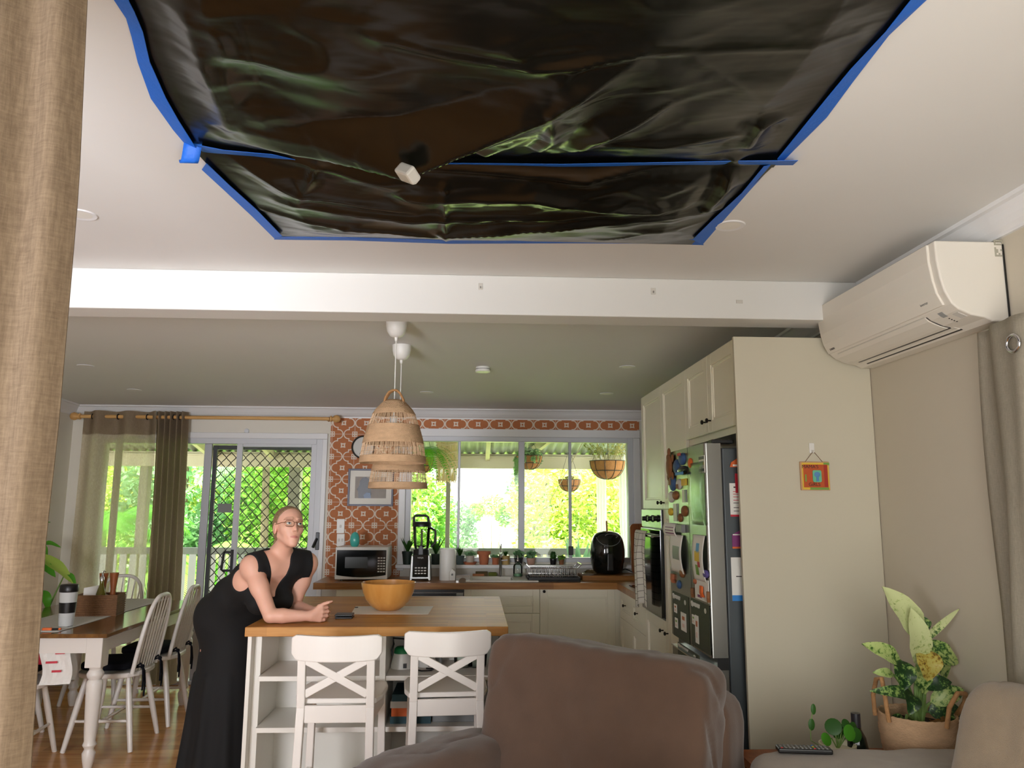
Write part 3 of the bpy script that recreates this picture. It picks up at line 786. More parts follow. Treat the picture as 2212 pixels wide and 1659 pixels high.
# tea towel over the oven handle
def towel_mat():
    m, t, b = new_mat('checked_tea_towel')
    tc = t.n.new('ShaderNodeTexCoord'); sp = t.n.new('ShaderNodeSeparateXYZ'); t.l.new(tc.outputs['UV'], sp.inputs[0])
    def g(o, n): return t.m('LESS_THAN', t.m('FRACT', t.m('MULTIPLY', o, n)), .07)
    w = t.m('MAXIMUM', g(sp.outputs[0], 7.0), g(sp.outputs[1], 12.0))
    t.set(b.inputs['Base Color'], t.mix(w, lin((222, 218, 206)), lin((70, 64, 58)))); b.inputs['Roughness'].default_value = .95
    return m
mb = MB(); ya, yb = yB_ + .17, yC - .06; zt_ = zo2 - .035; hl = .50
NU, NV = 44, 30
def tw(u, v):
    y = yb - (yb - ya) * u * (1 + .08 * v); s = math.sin(u * 19) * .010 + math.sin(u * 8 + 1) * .012
    if v < .08: return (XF - .06 - .011 * math.sin(v / .08 * pi / 2), y, zt_ + .0 + .012 * math.cos(v / .08 * pi / 2))
    return (XF - .071 - .018 * min(1, v * 3) + s * min(1, v * 2.5), y + .012 * math.sin(v * 5), zt_ - hl * (v - .08) * (1 + .05 * math.sin(u * 6)))
mb.grid(tw, NU, NV)
o = solo(mb, 'tea_towel', towel_mat(), 'white checked tea towel hanging on the oven handle', 'tea towel', smooth=180, thick=.003)
uv = o.data.uv_layers.new(name='UVMap'); W_ = NU + 1
for lp in o.data.loops: uv.data[lp.index].uv = ((lp.vertex_index % W_) / NU, (lp.vertex_index // W_) / NV)

# ------------------------------------------------------------------ worktop, sink, hob
XE = at(677, 1259, Z=ZW).x; YE2 = 6.275; XI = 1.15
# sink cut-out
s0, s1 = at(1012, 1250, Z=ZW).x, at(1152, 1250, Z=ZW).x
SY0, SY1 = YE2 + .07, YE2 + .45
mb = MB()
mb.prism([(XE, YE2), (s0, YE2), (s0, YB), (XE, YB)], ZW - TW, ZW, 'z'); mb.prism([(s0, YE2), (s1, YE2), (s1, SY0), (s0, SY0)], ZW - TW, ZW, 'z'); mb.prism([(s0, SY1), (s1, SY1), (s1, YB), (s0, YB)], ZW - TW, ZW, 'z')
mb.prism([(s1, YE2), (XI, YE2), (XI, yC), (XR, yC), (XR, YB), (s1, YB)], ZW - TW, ZW, 'z')
wt_ = solo(mb, 'worktop', MT['counter'], 'long L-shaped oak kitchen worktop under the window', 'worktop')
t = thing('kitchen_sink', 'white inset sink in the oak worktop', 'sink', ((s0 + s1) / 2, (SY0 + SY1) / 2, ZW))
mb = MB(); e = .02
x0, x1, y0, y1 = s0 - e, s1 + e, SY0 - e, SY1 + e
mb.box(x0, x1, y0, y0 + .04, ZW + .001, ZW + .012); mb.box(x0, x1, y1 - .04, y1, ZW + .001, ZW + .012); mb.box(x0, x0 + .04, y0 + .04, y1 - .04, ZW + .001, ZW + .012); mb.box(x1 - .2, x1, y0 + .04, y1 - .04, ZW + .001, ZW + .012)
build(mb, 'rim', MT['white'], t, world=True, bevel=.004)
mb = MB(); bx0, bx1, by0, by1 = s0 + .02, s1 - .18, SY0 + .02, SY1 - .02
for b in ((bx0, bx1, by0, by0 + .008), (bx0, bx1, by1 - .008, by1), (bx0, bx0 + .008, by0, by1), (bx1 - .008, bx1, by0, by1)): mb.box(b[0], b[1], b[2], b[3], ZW - .04, ZW + .004)
mb.box(bx0, bx1, by0, by1, ZW - .047, ZW - .04)
build(mb, 'basin', MT['white'], t, world=True)
q = at(1080, 1243, Z=ZW + .01); qt = at(1080, 1178, Y=q.y)
t = thing('kitchen_tap', 'slim upright tap behind the sink', 'tap', (q.x, SY1 + .005, ZW + .0))
h = qt.z - ZW + .02
mb = MB().lathe([(.025, 0), (.025, .01), (.012, .02), (.011, h * .62), (.014, h * .64), (.014, h * .72), (.010, h * .74), (.009, h)], n=14); build(mb, 'column', MT['chrome'], t, smooth=True)
build(MB().tube([(0, 0, h * .68), (-.0, -.06, h * .72), (-.0, -.14, h * .70), (0, -.15, h * .64)], .009, 8), 'spout', MT['chrome'], t, smooth=True)
build(MB().bar((0, 0, h * .5), (.06, 0, h * .52), .01), 'lever', MT['chrome'], t)
mb = MB().box(XI + .05, XR - .1, yC + .14, 6.05, ZW, ZW + .006)
t = thing('induction_hob', 'black glass hob set into the side worktop', 'hob', (XI + .3, 5.75, ZW))
build(mb, 'glass_plate', MT['blackg'], t, world=True, bevel=.002)
build(MB().lathe([(.09, .0065), (.088, .0065)], (XI + .2, 5.65, ZW), 28), 'ring', MT['grey'], t, world=True)
# raised wooden shelf in the corner, carrying the air fryer
zx = at(1258, 1247, Y=6.47)
solo(MB().box(zx.x, XR - .004, 6.47, YB - .104, ZW, ZW + .04), 'worktop_shelf', MT['counter'], 'low oak shelf board under the air fryer', 'shelf', bevel=.003)

# ------------------------------------------------------------------ things on the worktop
def pot_plant(name, label, cat, px, pyb, Y, zb, w, h, potm, kind, ph, leafm, seed, group='plants along the kitchen window sill', taper=.75):
    rng = random.Random(seed); x = at(px, pyb, Y=Y).x; t = thing(name, label, cat, (x, Y, zb), 0, group); R = w / 2
    build(MB().lathe([(R * taper, 0), (R * .93, h * .8), (R, h * .8), (R, h), (R * .88, h), (R * .85, h * .88), (.002, h * .88)], n=20), 'pot', potm, t, smooth=True)
    mb = MB()
    if kind == 'spike':
        for k in range(16):
            a = rng.random() * 6.28; L = ph * (.7 + .4 * rng.random()); d = Vector((math.cos(a) * .45, math.sin(a) * .45, 1)).normalized(); s = Vector((-math.sin(a), math.cos(a), 0)) * R * .28
            b0 = Vector((0, 0, h * .85)); m = b0 + d * L * .5; mb.add([b0 - s * .6, b0 + s * .6, m + s, b0 + d * L + Vector((d.x, d.y, 0)) * L * .2, m - s], [(0, 1, 2, 3, 4)])
    elif kind == 'ball':
        mb.ball((0, 0, h + ph * .4), (R * .8, R * .8, ph * .6), 14, 9); leaves(mb, rng, (0, 0, h + ph * .4), (R * .9, R * .9, ph * .65), 160, .008, .9)
    else:
        leaves(mb, rng, (0, 0, h + ph * .45), (R * 1.2, R * 1.2, ph * .55), 120, .022, .2)
        for k in range(6): mb.tube([(0, 0, h * .85), (rng.uniform(-R, R), rng.uniform(-R, R), h + ph * .6)], .002, 4)
    build(mb, 'foliage', leafm, t)
    return t
SY, SZ = YB - .055, .985
dkpot = PM('dark_green_pot', (34, 50, 44), .5)
pot_plant('potted_plant', 'small dark pot with spiky leaves left of the blender', 'potted plant', 880, 1226, SY, SZ, .10, .11, dkpot, 'spike', .15, MT['leafd'], 1)
pot_plant('potted_plant', 'dark pot with upright leaves right of the blender', 'potted plant', 941, 1228, SY, SZ, .10, .09, dkpot, 'spike', .17, MT['leafd'], 2)
pot_plant('potted_plant', 'spiky aloe in a grey pot behind the white appliance', 'potted plant', 993, 1228, SY, SZ, .08, .075, PM('grey_blue_pot', (92, 112, 116), .6), 'spike', .09, MT['leafd'], 3)
pot_plant('potted_plant', 'pale small pot standing in a terracotta saucer', 'potted plant', 1015, 1229, SY, SZ, .075, .075, PM('pale_pot', (190, 180, 166), .6), 'leafy', .03, MT['leafb'], 4)
q = at(1015, 1229, Y=SY)
solo(MB().lathe([(.045, 0), (.06, .022), (.055, .022), (.042, .004)], (q.x, SY, SZ - .0), 22), 'pot_saucer', MT['terra'], 'terracotta saucer on the window sill', 'saucer', smooth=True)
t = thing('terracotta_pot', 'empty terracotta pot in the centre of the window sill', 'pot', (at(1045, 1228, Y=SY).x, SY, SZ), 0, None)
build(MB().lathe([(.036, 0), (.048, .085), (.058, .087), (.06, .112), (.052, .112), (.046, .09), (.034, .006)], n=24), 'pot_wall', MT['terra'], t, smooth=True)
pot_plant('potted_plant', 'round brown pot right of the empty terracotta pot', 'potted plant', 1070, 1229, SY, SZ, .06, .06, MT['terra'], 'leafy', .015, MT['leafb'], 5, taper=.9)
pot_plant('potted_plant', 'succulent in a yellow pot with a painted face', 'potted plant', 1092, 1229, SY, SZ, .075, .075, PM('yellow_face_pot', (186, 156, 96), .6), 'spike', .06, MT['leafd'], 6, taper=.95)
pot_plant('potted_plant', 'leafy plant in a dark pot behind the soap bottle', 'potted plant', 1120, 1229, SY, SZ, .08, .06, MT['dark'], 'leafy', .06, MT['leafb'], 7)
pot_plant('potted_plant', 'thin seedling in a pinkish pot behind the dish rack', 'potted plant', 1147, 1228, SY, SZ, .08, .055, PM('pinkish_pot', (190, 150, 132), .7), 'leafy', .06, MT['leafb'], 8)
pot_plant('cactus_pot', 'round dark cactus in a black pot behind the dish rack', 'potted plant', 1195, 1228, SY, SZ, .062, .05, MT['black'], 'ball', .06, MT['leafd'], 9)
pot_plant('potted_plant', 'tiny plant in a brown pot right of the cactus', 'potted plant', 1213, 1228, SY, SZ, .05, .045, MT['magnet'], 'leafy', .03, MT['leafm'], 10)

# microwave with turquoise egg vase
Y0 = 6.42
a, b = at(722, 1249, Y=Y0), at(838, 1182, Y=Y0)
t = thing('microwave_oven', 'white microwave with black glass door on the worktop', 'microwave', ((a.x + b.x) / 2, Y0 + .17, ZW))
w = b.x - a.x; zt = b.z; z0 = ZW + .012
mb = MB().box(a.x, b.x, Y0 + .015, Y0 + .34, z0, zt)
build(mb, 'body', MT['plastic'], t, world=True, bevel=.012, seg=3)
mb = MB()
n = 14; xs = [a.x + w * i / n for i in range(n + 1)]
zf = lambda x: z0 + .035 - .018 * math.sin(pi * (x - a.x) / w)
poly = [(a.x + .012, zt - .022)] + [(x, zf(x)) for x in xs[0:1]] 
pts = [(a.x + .012, zt - .024), (b.x - .012, zt - .024)] + [(min(max(x, a.x + .012), b.x - .012), zf(x)) for x in reversed(xs)]
mb.prism(pts, Y0 + .004, Y0 + .015, 'y')
dr = build(mb, 'glass_door', MT['blackg'], t, world=True, bevel=.003)
build(MB().box(a.x, b.x, Y0 + .008, Y0 + .02, z0, zt), 'front_frame', MT['plastic'], t, world=True, bevel=.008, seg=3)
xw = a.x + w * .76
build(MB().box(a.x + w * .19, a.x + w * .62, Y0 + .0025, Y0 + .005, z0 + .09, zt - .08), 'window', PM('microwave_screen', (54, 60, 60), .25), dr, world=True)
bm = MB()
for r_ in range(6):
    for c_ in range(3):
        x = xw + .022 + c_ * (w * .205 - .03) / 2.6; z = zt - .085 - r_ * .0215
        bm.box(x, x + .016, Y0 + .002, Y0 + .005, z - .006, z + .004)
build(bm, 'button', MT['offw'], dr, world=True)['kind'] = 'stuff'
mb = MB()
for x in (a.x + .05, b.x - .05):
    for y in (Y0 + .05, Y0 + .3): mb.cyl((x, y, ZW), (x, y, z0 + .004), .012)
build(mb, 'foot', MT['black'], t, world=True)['kind'] = 'stuff'
q = at(766, 1181, Y=Y0 + .1)
solo(MB().lathe([(.024, 0), (.034, .012), (.040, .045), (.036, .08), (.026, .104), (.01, .116), (.001, .118)], (q.x, Y0 + .1, zt), 24), 'egg_vase', MT['turq'], 'turquoise egg-shaped ornament on the microwave', 'ornament', smooth=True)

# blender
Y1 = 6.44
a, b = at(884, 1248, Y=Y1), at(931, 1248, Y=Y1); cx = (a.x + b.x) / 2; bw = b.x - a.x
Zp = lambda py: at(908, py, Y=Y1).z
t = thing('kitchen_blender', 'tall jug blender with steel and black base on the worktop', 'blender', (cx, Y1 + .08, ZW))
z1, z2, z3, z4 = Zp(1199), Zp(1187), Zp(1138), Zp(1130)
hb = bw / 2
mb = MB().prism([(-hb, ZW), (-hb * .75, ZW), (-hb * .7, ZW + .012), (hb * .7, ZW + .012), (hb * .75, ZW), (hb, ZW), (hb * .88, z1), (-hb * .88, z1)], 0, .17, 'y')
mb.xf(Matrix.Translation((cx, Y1, 0))); build(mb, 'base', MT['steel'], t, world=True, bevel=.006)
mb = MB().prism([(-hb * .72, ZW + .03), (hb * .72, ZW + .03), (hb * .72, z1 + .004), (-hb * .72, z1 + .004)], -.006, .02, 'y'); mb.xf(Matrix.Translation((cx, Y1, 0)))
pnl = build(mb, 'control_panel', MT['blackg'], t, world=True, bevel=.004)
bm = MB()
for r_ in range(3):
    for c_ in range(4):
        x = cx - hb * .5 + c_ * hb * .28; z = ZW + .055 + r_ * .022
        bm.box(x, x + hb * .2, Y1 - .0075, Y1 - .005, z, z + .009)
build(bm, 'button', MT['offw'], pnl, world=True)['kind'] = 'stuff'
def text(body, size, M, mat, parent=None, name='lettering', world=True):
    cu = bpy.data.curves.new(name, 'FONT'); cu.body = body; cu.size = size; cu.extrude = .0004; cu.align_x = 'CENTER'; cu.align_y = 'CENTER'
    ob = bpy.data.objects.new(name, cu); COL.objects.link(ob)
    dg = bpy.context.evaluated_depsgraph_get(); me = bpy.data.meshes.new_from_object(ob.evaluated_get(dg))
    bpy.data.objects.remove(ob); bpy.data.curves.remove(cu)
    mb = MB(); mb.add([M @ v.co for v in me.vertices], [tuple(p.vertices) for p in me.polygons]); bpy.data.meshes.remove(me)
    return build(mb, name, mat, parent, world=world)
RXY = Matrix.Rotation(pi / 2, 4, 'X')                        # lettering that faces the camera side (-y)
RXX = Matrix.Rotation(-pi / 2, 4, 'Z') @ RXY                 # lettering that faces -x
text('NINJA', .018, Matrix.Translation((cx, Y1 - .0068, z1 - .022)) @ RXY, MT['offw'], pnl)
build(MB().lathe([(hb * .78, z1), (hb * .74, z2 - .004), (hb * .62, z2)], (cx, Y1 + .085, 0), 20), 'collar', MT['black'], t, smooth=True, world=True)
mb = MB().prism([(-.022, z1 - .01), (.022, z1 - .01), (.018, z2 + .02), (0, z2 + .035), (-.018, z2 + .02)], -.002, .02, 'y'); mb.xf(Matrix.Translation((cx, Y1 + .01, 0))); build(mb, 'latch', MT['black'], t, world=True, bevel=.004)
jb = MB(); prof = [(hb * .62, z2), (hb * .72, z2 + .03), (hb * .84, z3), (hb * .8, z3), (hb * .68, z2 + .03), (.01, z2 + .008)]
jb.lathe(prof, (cx, Y1 + .085, 0), 4); jb = MB().lathe(prof, (cx, Y1 + .085, 0), 20)
jug = build(jb, 'jug', GLASS('cloudy_jug_plastic', (.86, .88, .8), 1.0, .1), t, smooth=True, world=True)
build(MB().lathe([(.012, z2), (.01, z2 + .06), (.008, z3 - .02)], (cx, Y1 + .085, 0), 10), 'blade_shaft', MT['grey'], t, smooth=True, world=True)
build(MB().lathe([(hb * .9, z3), (hb * .92, z4 - .006), (hb * .8, z4 + .01), (.01, z4 + .012)], (cx, Y1 + .085, 0), 20), 'lid', MT['black'], t, smooth=True, world=True)
zt4 = Zp(1114)
build(MB().tube([(cx - hb * .75, Y1 + .085, z4), (cx - hb * .78, Y1 + .085, zt4 - .012), (cx - hb * .6, Y1 + .085, zt4), (cx + hb * .35, Y1 + .085, zt4), (cx + hb * .55, Y1 + .085, zt4 - .012), (cx + hb * .65, Y1 + .085, z4)], .011, 8), 'lid_handle', MT['black'], t, smooth=True, world=True)
build(MB().tube([(cx + hb * .8, Y1 + .085, z3 - .01), (cx + hb * 1.28, Y1 + .085, z3 - .035), (cx + hb * 1.3, Y1 + .085, z3 - .13), (cx + hb * .85, Y1 + .085, z2 + .015)], .010, 8), 'jug_handle', MT['black'], jug, smooth=True, world=True)

# white water filter / kettle body
a, b = at(948, 1246, Y=6.46), at(985, 1188, Y=6.46); cx = (a.x + b.x) / 2; R = (b.x - a.x) / 2
t = thing('water_filter', 'tall plain white countertop appliance right of the blender', 'appliance', (cx, 6.46 + R, ZW))
build(MB().lathe([(R * .97, 0), (R, .01), (R, b.z - ZW - .012), (R * .94, b.z - ZW), (.001, b.z - ZW)], n=28), 'body', MT['plastic'], t, smooth=True)
build(MB().lathe([(R * .8, b.z - ZW), (R * .82, b.z - ZW + .004), (.001, b.z - ZW + .006)], n=28), 'lid', MT['offw'], t, smooth=True)
build(MB().prism([(R * .25, 0), (R * .25, .07), (R * .55, .1), (R * 1.0, .07), (R * 1.0, 0)], -R - .012, -R + .03, 'y'), 'tap_housing', MT['plastic'], t, bevel=.006)
build(MB().cyl((R * .6, -R - .012, .05), (R * .6, -R - .032, .05), .008), 'tap_button', MT['grey'], t)
# chrome bridge holder
q = at(1000, 1250, Y=6.40)
mb = MB(); n = 12
pr = [(-.055, 0), (-.055, .05), (.055, .05), (.055, 0), (.035, 0)] + [(.035 * math.cos(a_), .03 * math.sin(a_)) for a_ in [pi * i / n for i in range(1, n)]] + [(-.035, 0)]
mb.prism(pr, -.03, .03, 'y'); mb.xf(Matrix.Translation((q.x, 6.40, ZW)))
solo(mb, 'chrome_holder', MT['chrome'], 'small chrome arched holder left of the sink', 'holder', smooth=30)
# sponges and soap
q = at(1036, 1244, Y=SY1 + .03)
solo(MB().box(q.x - .06, q.x + .04, SY1 + .024, SY1 + .07, ZW, ZW + .028), 'dish_sponge', PM('orange_sponge', (206, 140, 96), .95, bump=.5, bscale=300), 'orange sponge brick behind the sink', 'sponge', bevel=.004)
solo(MB().box(q.x - .035, q.x + .07, SY1 + .075, SY1 + .11, ZW, ZW + .045), 'scouring_pad', PM('brown_scourer', (112, 92, 60), .95, bump=.6, bscale=300), 'brown scouring pad behind the orange sponge', 'scourer', bevel=.004)
solo(MB().box(q.x + .075, q.x + .15, SY1 + .06, SY1 + .1, ZW, ZW + .04), 'dish_cloth', PM('olive_cloth', (120, 130, 58), .95, bump=.6, bscale=200), 'crumpled olive dish cloth beside the tap', 'cloth', bevel=.012)
q = at(1118, 1246, Y=SY1 + .02)
t = thing('soap_bottle', 'clear pump soap bottle right of the tap', 'bottle', (q.x, SY1 - .02, ZW + .012))
build(MB().lathe([(.036, 0), (.04, .006), (.04, .085), (.03, .105), (.012, .118), (.012, .13)], n=22), 'bottle_body', MT['clear'], t, smooth=True)
build(MB().lathe([(.037, .004), (.037, .026), (.001, .026)], n=22), 'soap', PM('green_soap', (130, 176, 130), .2), t, smooth=True)
mb = MB().lathe([(.014, .128), (.014, .142), (.005, .144), (.005, .172)], n=12); mb.tube([(0, 0, .17), (-.012, -.004, .172), (-.035, -.012, .164)], .005, 6); build(mb, 'pump', MT['chrome'], t, smooth=True)
# dish rack on black tray
a, b = at(1141, 1256, Y=6.33), at(1256, 1256, Y=6.33)
t = thing('dish_rack', 'wire dish rack on a black drip tray', 'dish rack', ((a.x + b.x) / 2, 6.52, ZW))
w = (b.x - a.x) / 2; d0, d1 = -.15, .13
mb = MB().prism([(-w, d0), (w, d0), (w, d1), (-w, d1)], .0, .012, 'z'); mb.box(-w, w, d0, d0 + .012, .012, .034); mb.box(-w, w, d1 - .012, d1, .012, .034); mb.box(-w, -w + .012, d0, d1, .012, .034); mb.box(w - .012, w, d0, d1, .012, .034)
build(mb, 'drip_tray', MT['black'], t, bevel=.004)
rk = MB(); wi = w * .9
for z in (.045, .105):
    rk.tube([(-wi, d0 + .02, z), (wi, d0 + .02, z), (wi, d1 - .02, z), (-wi, d1 - .02, z)], .0035, 6, True)
for i in range(26):
    x = -wi + 2 * wi * i / 25
    for y in (d0 + .02, d1 - .02): rk.tube([(x, y, .03), (x, y, .105)], .0018, 4)
for i in range(13):
    x = -wi * .92 + 1.84 * wi * i / 12; rk.tube([(x, d0 + .03, .04), (x + .012, d0 + .09, .085), (x + .024, d0 + .15, .04)], .0025, 4)
for sx in (-1, 1): rk.tube([(sx * wi, d0 + .02, .105), (sx * (wi + .03), d0 + .02, .135), (sx * (wi + .03), d1 - .02, .135), (sx * wi, d1 - .02, .105)], .004, 6)
build(rk, 'wire_basket', MT['chrome'], t)
# drinking glass in the corner of the rack, plastic bag
q = at(1268, 1240, Y=6.6)
mb = MB(); mb.grid(lambda u, v: (q.x - .05 + .13 * u, 6.5 + .1 * v, ZW + .044 + .035 * abs(math.sin(u * 7 + v * 5)) * math.sin(pi * u) * math.sin(pi * v) + .008), 20, 14)
solo(mb, 'crumpled_wrap', MT['clear'], 'crumpled clear plastic wrap left of the air fryer', 'plastic wrap', smooth=True)
# air fryer
Y2 = 6.52
a, b = at(1275, 1200, Y=Y2 + .14), at(1351, 1200, Y=Y2 + .14); R = (b.x - a.x) / 2; cx = (a.x + b.x) / 2
zt = at(1312, 1147, Y=Y2 + .14).z; zb_ = ZW + .04; H_ = zt - zb_
t = thing('air_fryer', 'large glossy black egg-shaped air fryer in the window corner', 'air fryer', (cx, Y2 + .16, zb_))
prof = [(R * .72, 0), (R * .80, .01), (R * .93, H_ * .2), (R, H_ * .45), (R * .97, H_ * .66), (R * .86, H_ * .84), (R * .68, H_ * .95), (R * .3, H_), (.001, H_)]
mb = MB().lathe(prof, n=40, sy=.92); build(mb, 'body', MT['blackg'], t, smooth=True, sub=1)
mb = MB()
ys = []
for k in range(17):
    a_ = -pi / 2 + (k / 16 - .5) * 1.9; zz = H_ * (.66 + .20 * ((k / 16 - .5) * 2) ** 2); r_ = R * (.975 - .12 * ((k / 16 - .5) * 2) ** 2)
    ys.append((r_ * math.cos(a_) * 1.005, r_ * math.sin(a_) * .925, zz))
mb.tube(ys, .0025, 5); build(mb, 'lid_seam', MT['grey'], t)
build(MB().tube([(R * .34 * math.cos(2 * pi * k / 24) + R * .12, -R * .62 - .006 + .0 * k, H_ * .885 + R * .13 * math.sin(2 * pi * k / 24)) for k in range(24)], .003, 5, True), 'dial_ring', MT['grey'], t)
mb = MB().prism([(-.03, H_ * .08), (.03, H_ * .08), (.026, H_ * .5), (-.026, H_ * .5)], -R * .985, -R * .8, 'y'); build(mb, 'basket_handle', MT['black'], t, bevel=.01, seg=3)
build(MB().tube([(R * .7, .1, .01), (R * 1.15, .12, .03), (R * 1.5, .06, .006), (R * 1.75, .02, .006)], .004, 6), 'power_cord', MT['black'], t)
q = at(1313, 1140, Y=YB - .06)
solo(MB().bar((q.x, YB - .07, SZ), (q.x - .01, YB - .055, at(1308, 1125, Y=YB - .06).z), .016, .01), 'wooden_spatula', MT['pine'], 'wooden spatula handle sticking up behind the air fryer', 'spatula', bevel=.003)
# chopping boards and black canister in the corner
a, b = at(1367, 1226, Y=6.62), at(1392, 1131, Y=6.62)
mb = MB(); W2 = .20; H2 = b.z - ZW - .04; r_ = .035
pl = []
for cx_, cz_, a0 in ((W2 - r_, r_, -pi / 2), (W2 - r_, H2 - r_, 0), (r_, H2 - r_, pi / 2), (r_, r_, pi)):
    pl += [(cx_ + r_ * math.cos(a0 + k * pi / 12), cz_ + r_ * math.sin(a0 + k * pi / 12)) for k in range(7)]
mb.prism(pl, 0, .02, 'y'); mb.xf(Matrix.Translation((a.x, 6.66, ZW + .04)) @ Matrix.Rotation(-.12, 4, 'X'))
solo(mb, 'chopping_board', MT['midw'], 'red-brown chopping board leaning in the right window corner', 'chopping board', bevel=.003)
q = at(1379, 1247, Z=ZW)
t = thing('black_canister', 'small black canister at the worktop corner near the towel', 'canister', (q.x, q.y, ZW))
build(MB().lathe([(.042, 0), (.044, .13), (.04, .132), (.038, .12), (.001, .118)], n=24), 'canister_body', MT['black'], t, smooth=True)
build(MB().lathe([(.045, .126), (.045, .134), (.042, .134)], n=24), 'rim', MT['chrome'], t, smooth=True)

# wall fittings, clock, picture
for py0, py1, lab, nsw in ((1152, 1121, 'upper white switch plate on the tiles above the microwave', 1), (1180, 1153, 'lower white power outlet plate on the tiles above the microwave', 2)):
    a, b = at(727, py0, Y=YB - .01), at(745, py1, Y=YB - .01)
    t = thing('switch_plate', lab, 'switch', ((a.x + b.x) / 2, YB - .008, a.z), 0, 'switch plates by the microwave')
    build(MB().box(a.x, b.x, YB - .018, YB - .008, a.z, b.z), 'plate', MT['plastic'], t, world=True, bevel=.003)
    for k in range(nsw):
        x = (a.x + b.x) / 2 + (k - (nsw - 1) / 2) * .03
        build(MB().box(x - .008, x + .008, YB - .022, YB - .018, (a.z + b.z) / 2 - .012, (a.z + b.z) / 2 + .012), 'switch', MT['offw'], t, world=True, bevel=.002)
q = at(785, 966, Y=YB - .02)
t = thing('wall_clock', 'round black-rimmed wall clock half hidden by the lampshade', 'clock', (q.x, YB - .008, q.z))
R = abs(at(760, 966, Y=YB).x - q.x)
build(MB().lathe([(R, 0), (R, -.02), (R * .93, -.03), (R * .86, -.018), (R * .86, -.008)], axis='y', n=40), 'rim', MT['black'], t, smooth=True)
build(MB().lathe([(R * .87, -.008), (.001, -.0085)], axis='y', n=40), 'face', MT['offw'], t)
mb = MB().bar((0, -.012, 0), (R * .5, -.012, R * .2), .006, .003); mb.bar((0, -.013, 0), (-R * .3, -.013, -R * .6), .005, .003); build(mb, 'hands', MT['black'], t)
a, b = at(750, 1093, Y=YB - .02), at(851, 1013, Y=YB - .02)
t = thing('picture_frame', 'framed black and white photograph on the tiled wall', 'picture', ((a.x + b.x) / 2, YB - .008, a.z))
mb = MB(); frame_rect(mb, a.x, b.x, a.z, b.z, YB - .03, YB - .008, .016); build(mb, 'frame', PM('grey_blue_frame', (86, 86, 104), .4), t, world=True, bevel=.002)
build(MB().box(a.x + .012, b.x - .012, YB - .016, YB - .012, a.z + .012, b.z - .012), 'mat_board', PM('cream_mat', (238, 234, 224), .8), t, world=True)
pa, pb = at(766, 1076, Y=YB - .02), at(835, 1030, Y=YB - .02)
pc = MB(); pc.box(pa.x, pb.x, YB - .0175, YB - .016, pa.z, pb.z)
ph = build(pc, 'photograph', PM('photo_grey', (150, 140, 130), .5, vary=.25, scale=12), t, world=True)
mb = MB(); W_ = pb.x - pa.x; Hh = pb.z - pa.z
pl = [(.12, .0), (.1, .3), (.06, .42), (.1, .5), (.14, .62), (.15, .8), (.22, .95), (.34, .98), (.44, .9), (.46, .72), (.42, .55), (.5, .42), (.52, .2), (.5, .0)]
mb.prism([(pa.x + u * W_, pa.z + v * Hh) for u, v in pl], YB - .019, YB - .0175, 'y'); build(mb, 'dark_silhouette', MT['black'], ph, world=True)
mb = MB().prism([(pa.x + u * W_, pa.z + v * Hh) for u, v in ((.3, 0), (.28, .14), (.36, .26), (.5, .24), (.52, 0))], YB - .0196, YB - .019, 'y'); build(mb, 'pale_cloth', PM('pale_blue_grey', (150, 165, 190), .6), ph, world=True)

# ------------------------------------------------------------------ island
IX0, IX1, IY0, IY1 = -1.132, .180, 4.03, 5.36
solo(MB().box(IX0, IX1, IY0, IY1, ZW - .046, ZW), 'island_top', MT['butcher'], 'square oak butcher-block island top', 'worktop', bevel=.003)
CY = IY0 + .03
cx0 = at(533, 1420, Y=CY).x; cx1 = at(1090, 1420, Y=CY).x
t = thing('kitchen_island', 'white island base with open shelves facing the stools', 'kitchen island', ((cx0 + cx1) / 2, 4.7, 0))
ZI = ZW - .046
pn = .02
dv0, dv1 = at(820, 1420, Y=CY).x, at(833, 1420, Y=CY).x
def ip(n, *b): return build(MB().box(*b), n, MT['white'], t, world=True, bevel=.0015)
ip('side_panel', cx0, cx0 + pn, CY, IY1 - .05, 0, ZI - .001); ip('side_panel', cx1 - pn, cx1, CY, IY1 - .05, 0, ZI - .001)
ip('divider', dv0, dv1, CY + .005, CY + .42, .04, ZI - .001)
ip('inner_post', cx0 + pn, cx0 + pn + .035, CY + .06, CY + .42, .04, ZI - .001)
ip('back_panel', cx0 + pn, cx1 - pn, CY + .42, CY + .435, .0, ZI - .001)
ip('rear_panel', cx0 + pn, cx1 - pn, IY1 - .09, IY1 - .07, .0, ZI - .001)
zs = [at(700, 1466, Y=CY + .02).z, at(700, 1577, Y=CY + .02).z, .06]
for z in zs:
    ip('shelf', cx0 + pn + .036, dv0 - .001, CY + .02, CY + .419, z - .012, z + .012); ip('shelf', dv1 + .001, cx1 - pn - .001, CY + .02, CY + .419, z - .012, z + .012)
ip('plinth', cx0 + pn, cx1 - pn, CY + .05, CY + .07, 0, .045)
mb = MB(); q = at(598, 1397, Y=CY + .419)
mb.tube([(q.x - .012, CY + .416, q.z + .02), (q.x, CY + .416, q.z + .03), (q.x + .004, CY + .416, q.z - .01)], .003, 5); mb.tube([(q.x - .03, CY + .416, q.z - .01), (q.x - .024, CY + .416, q.z + .01)], .003, 5)
build(mb, 'pencil_mark', MT['ink'], t, world=True)
for py in (1577,):
    q = at(690, 1577, Y=CY + .02); build(MB().box(q.x - .015, q.x + .018, CY + .0185, CY + .0205, zs[1] - .011, zs[1] + .011), 'patch', MT['offw'], t, world=True)
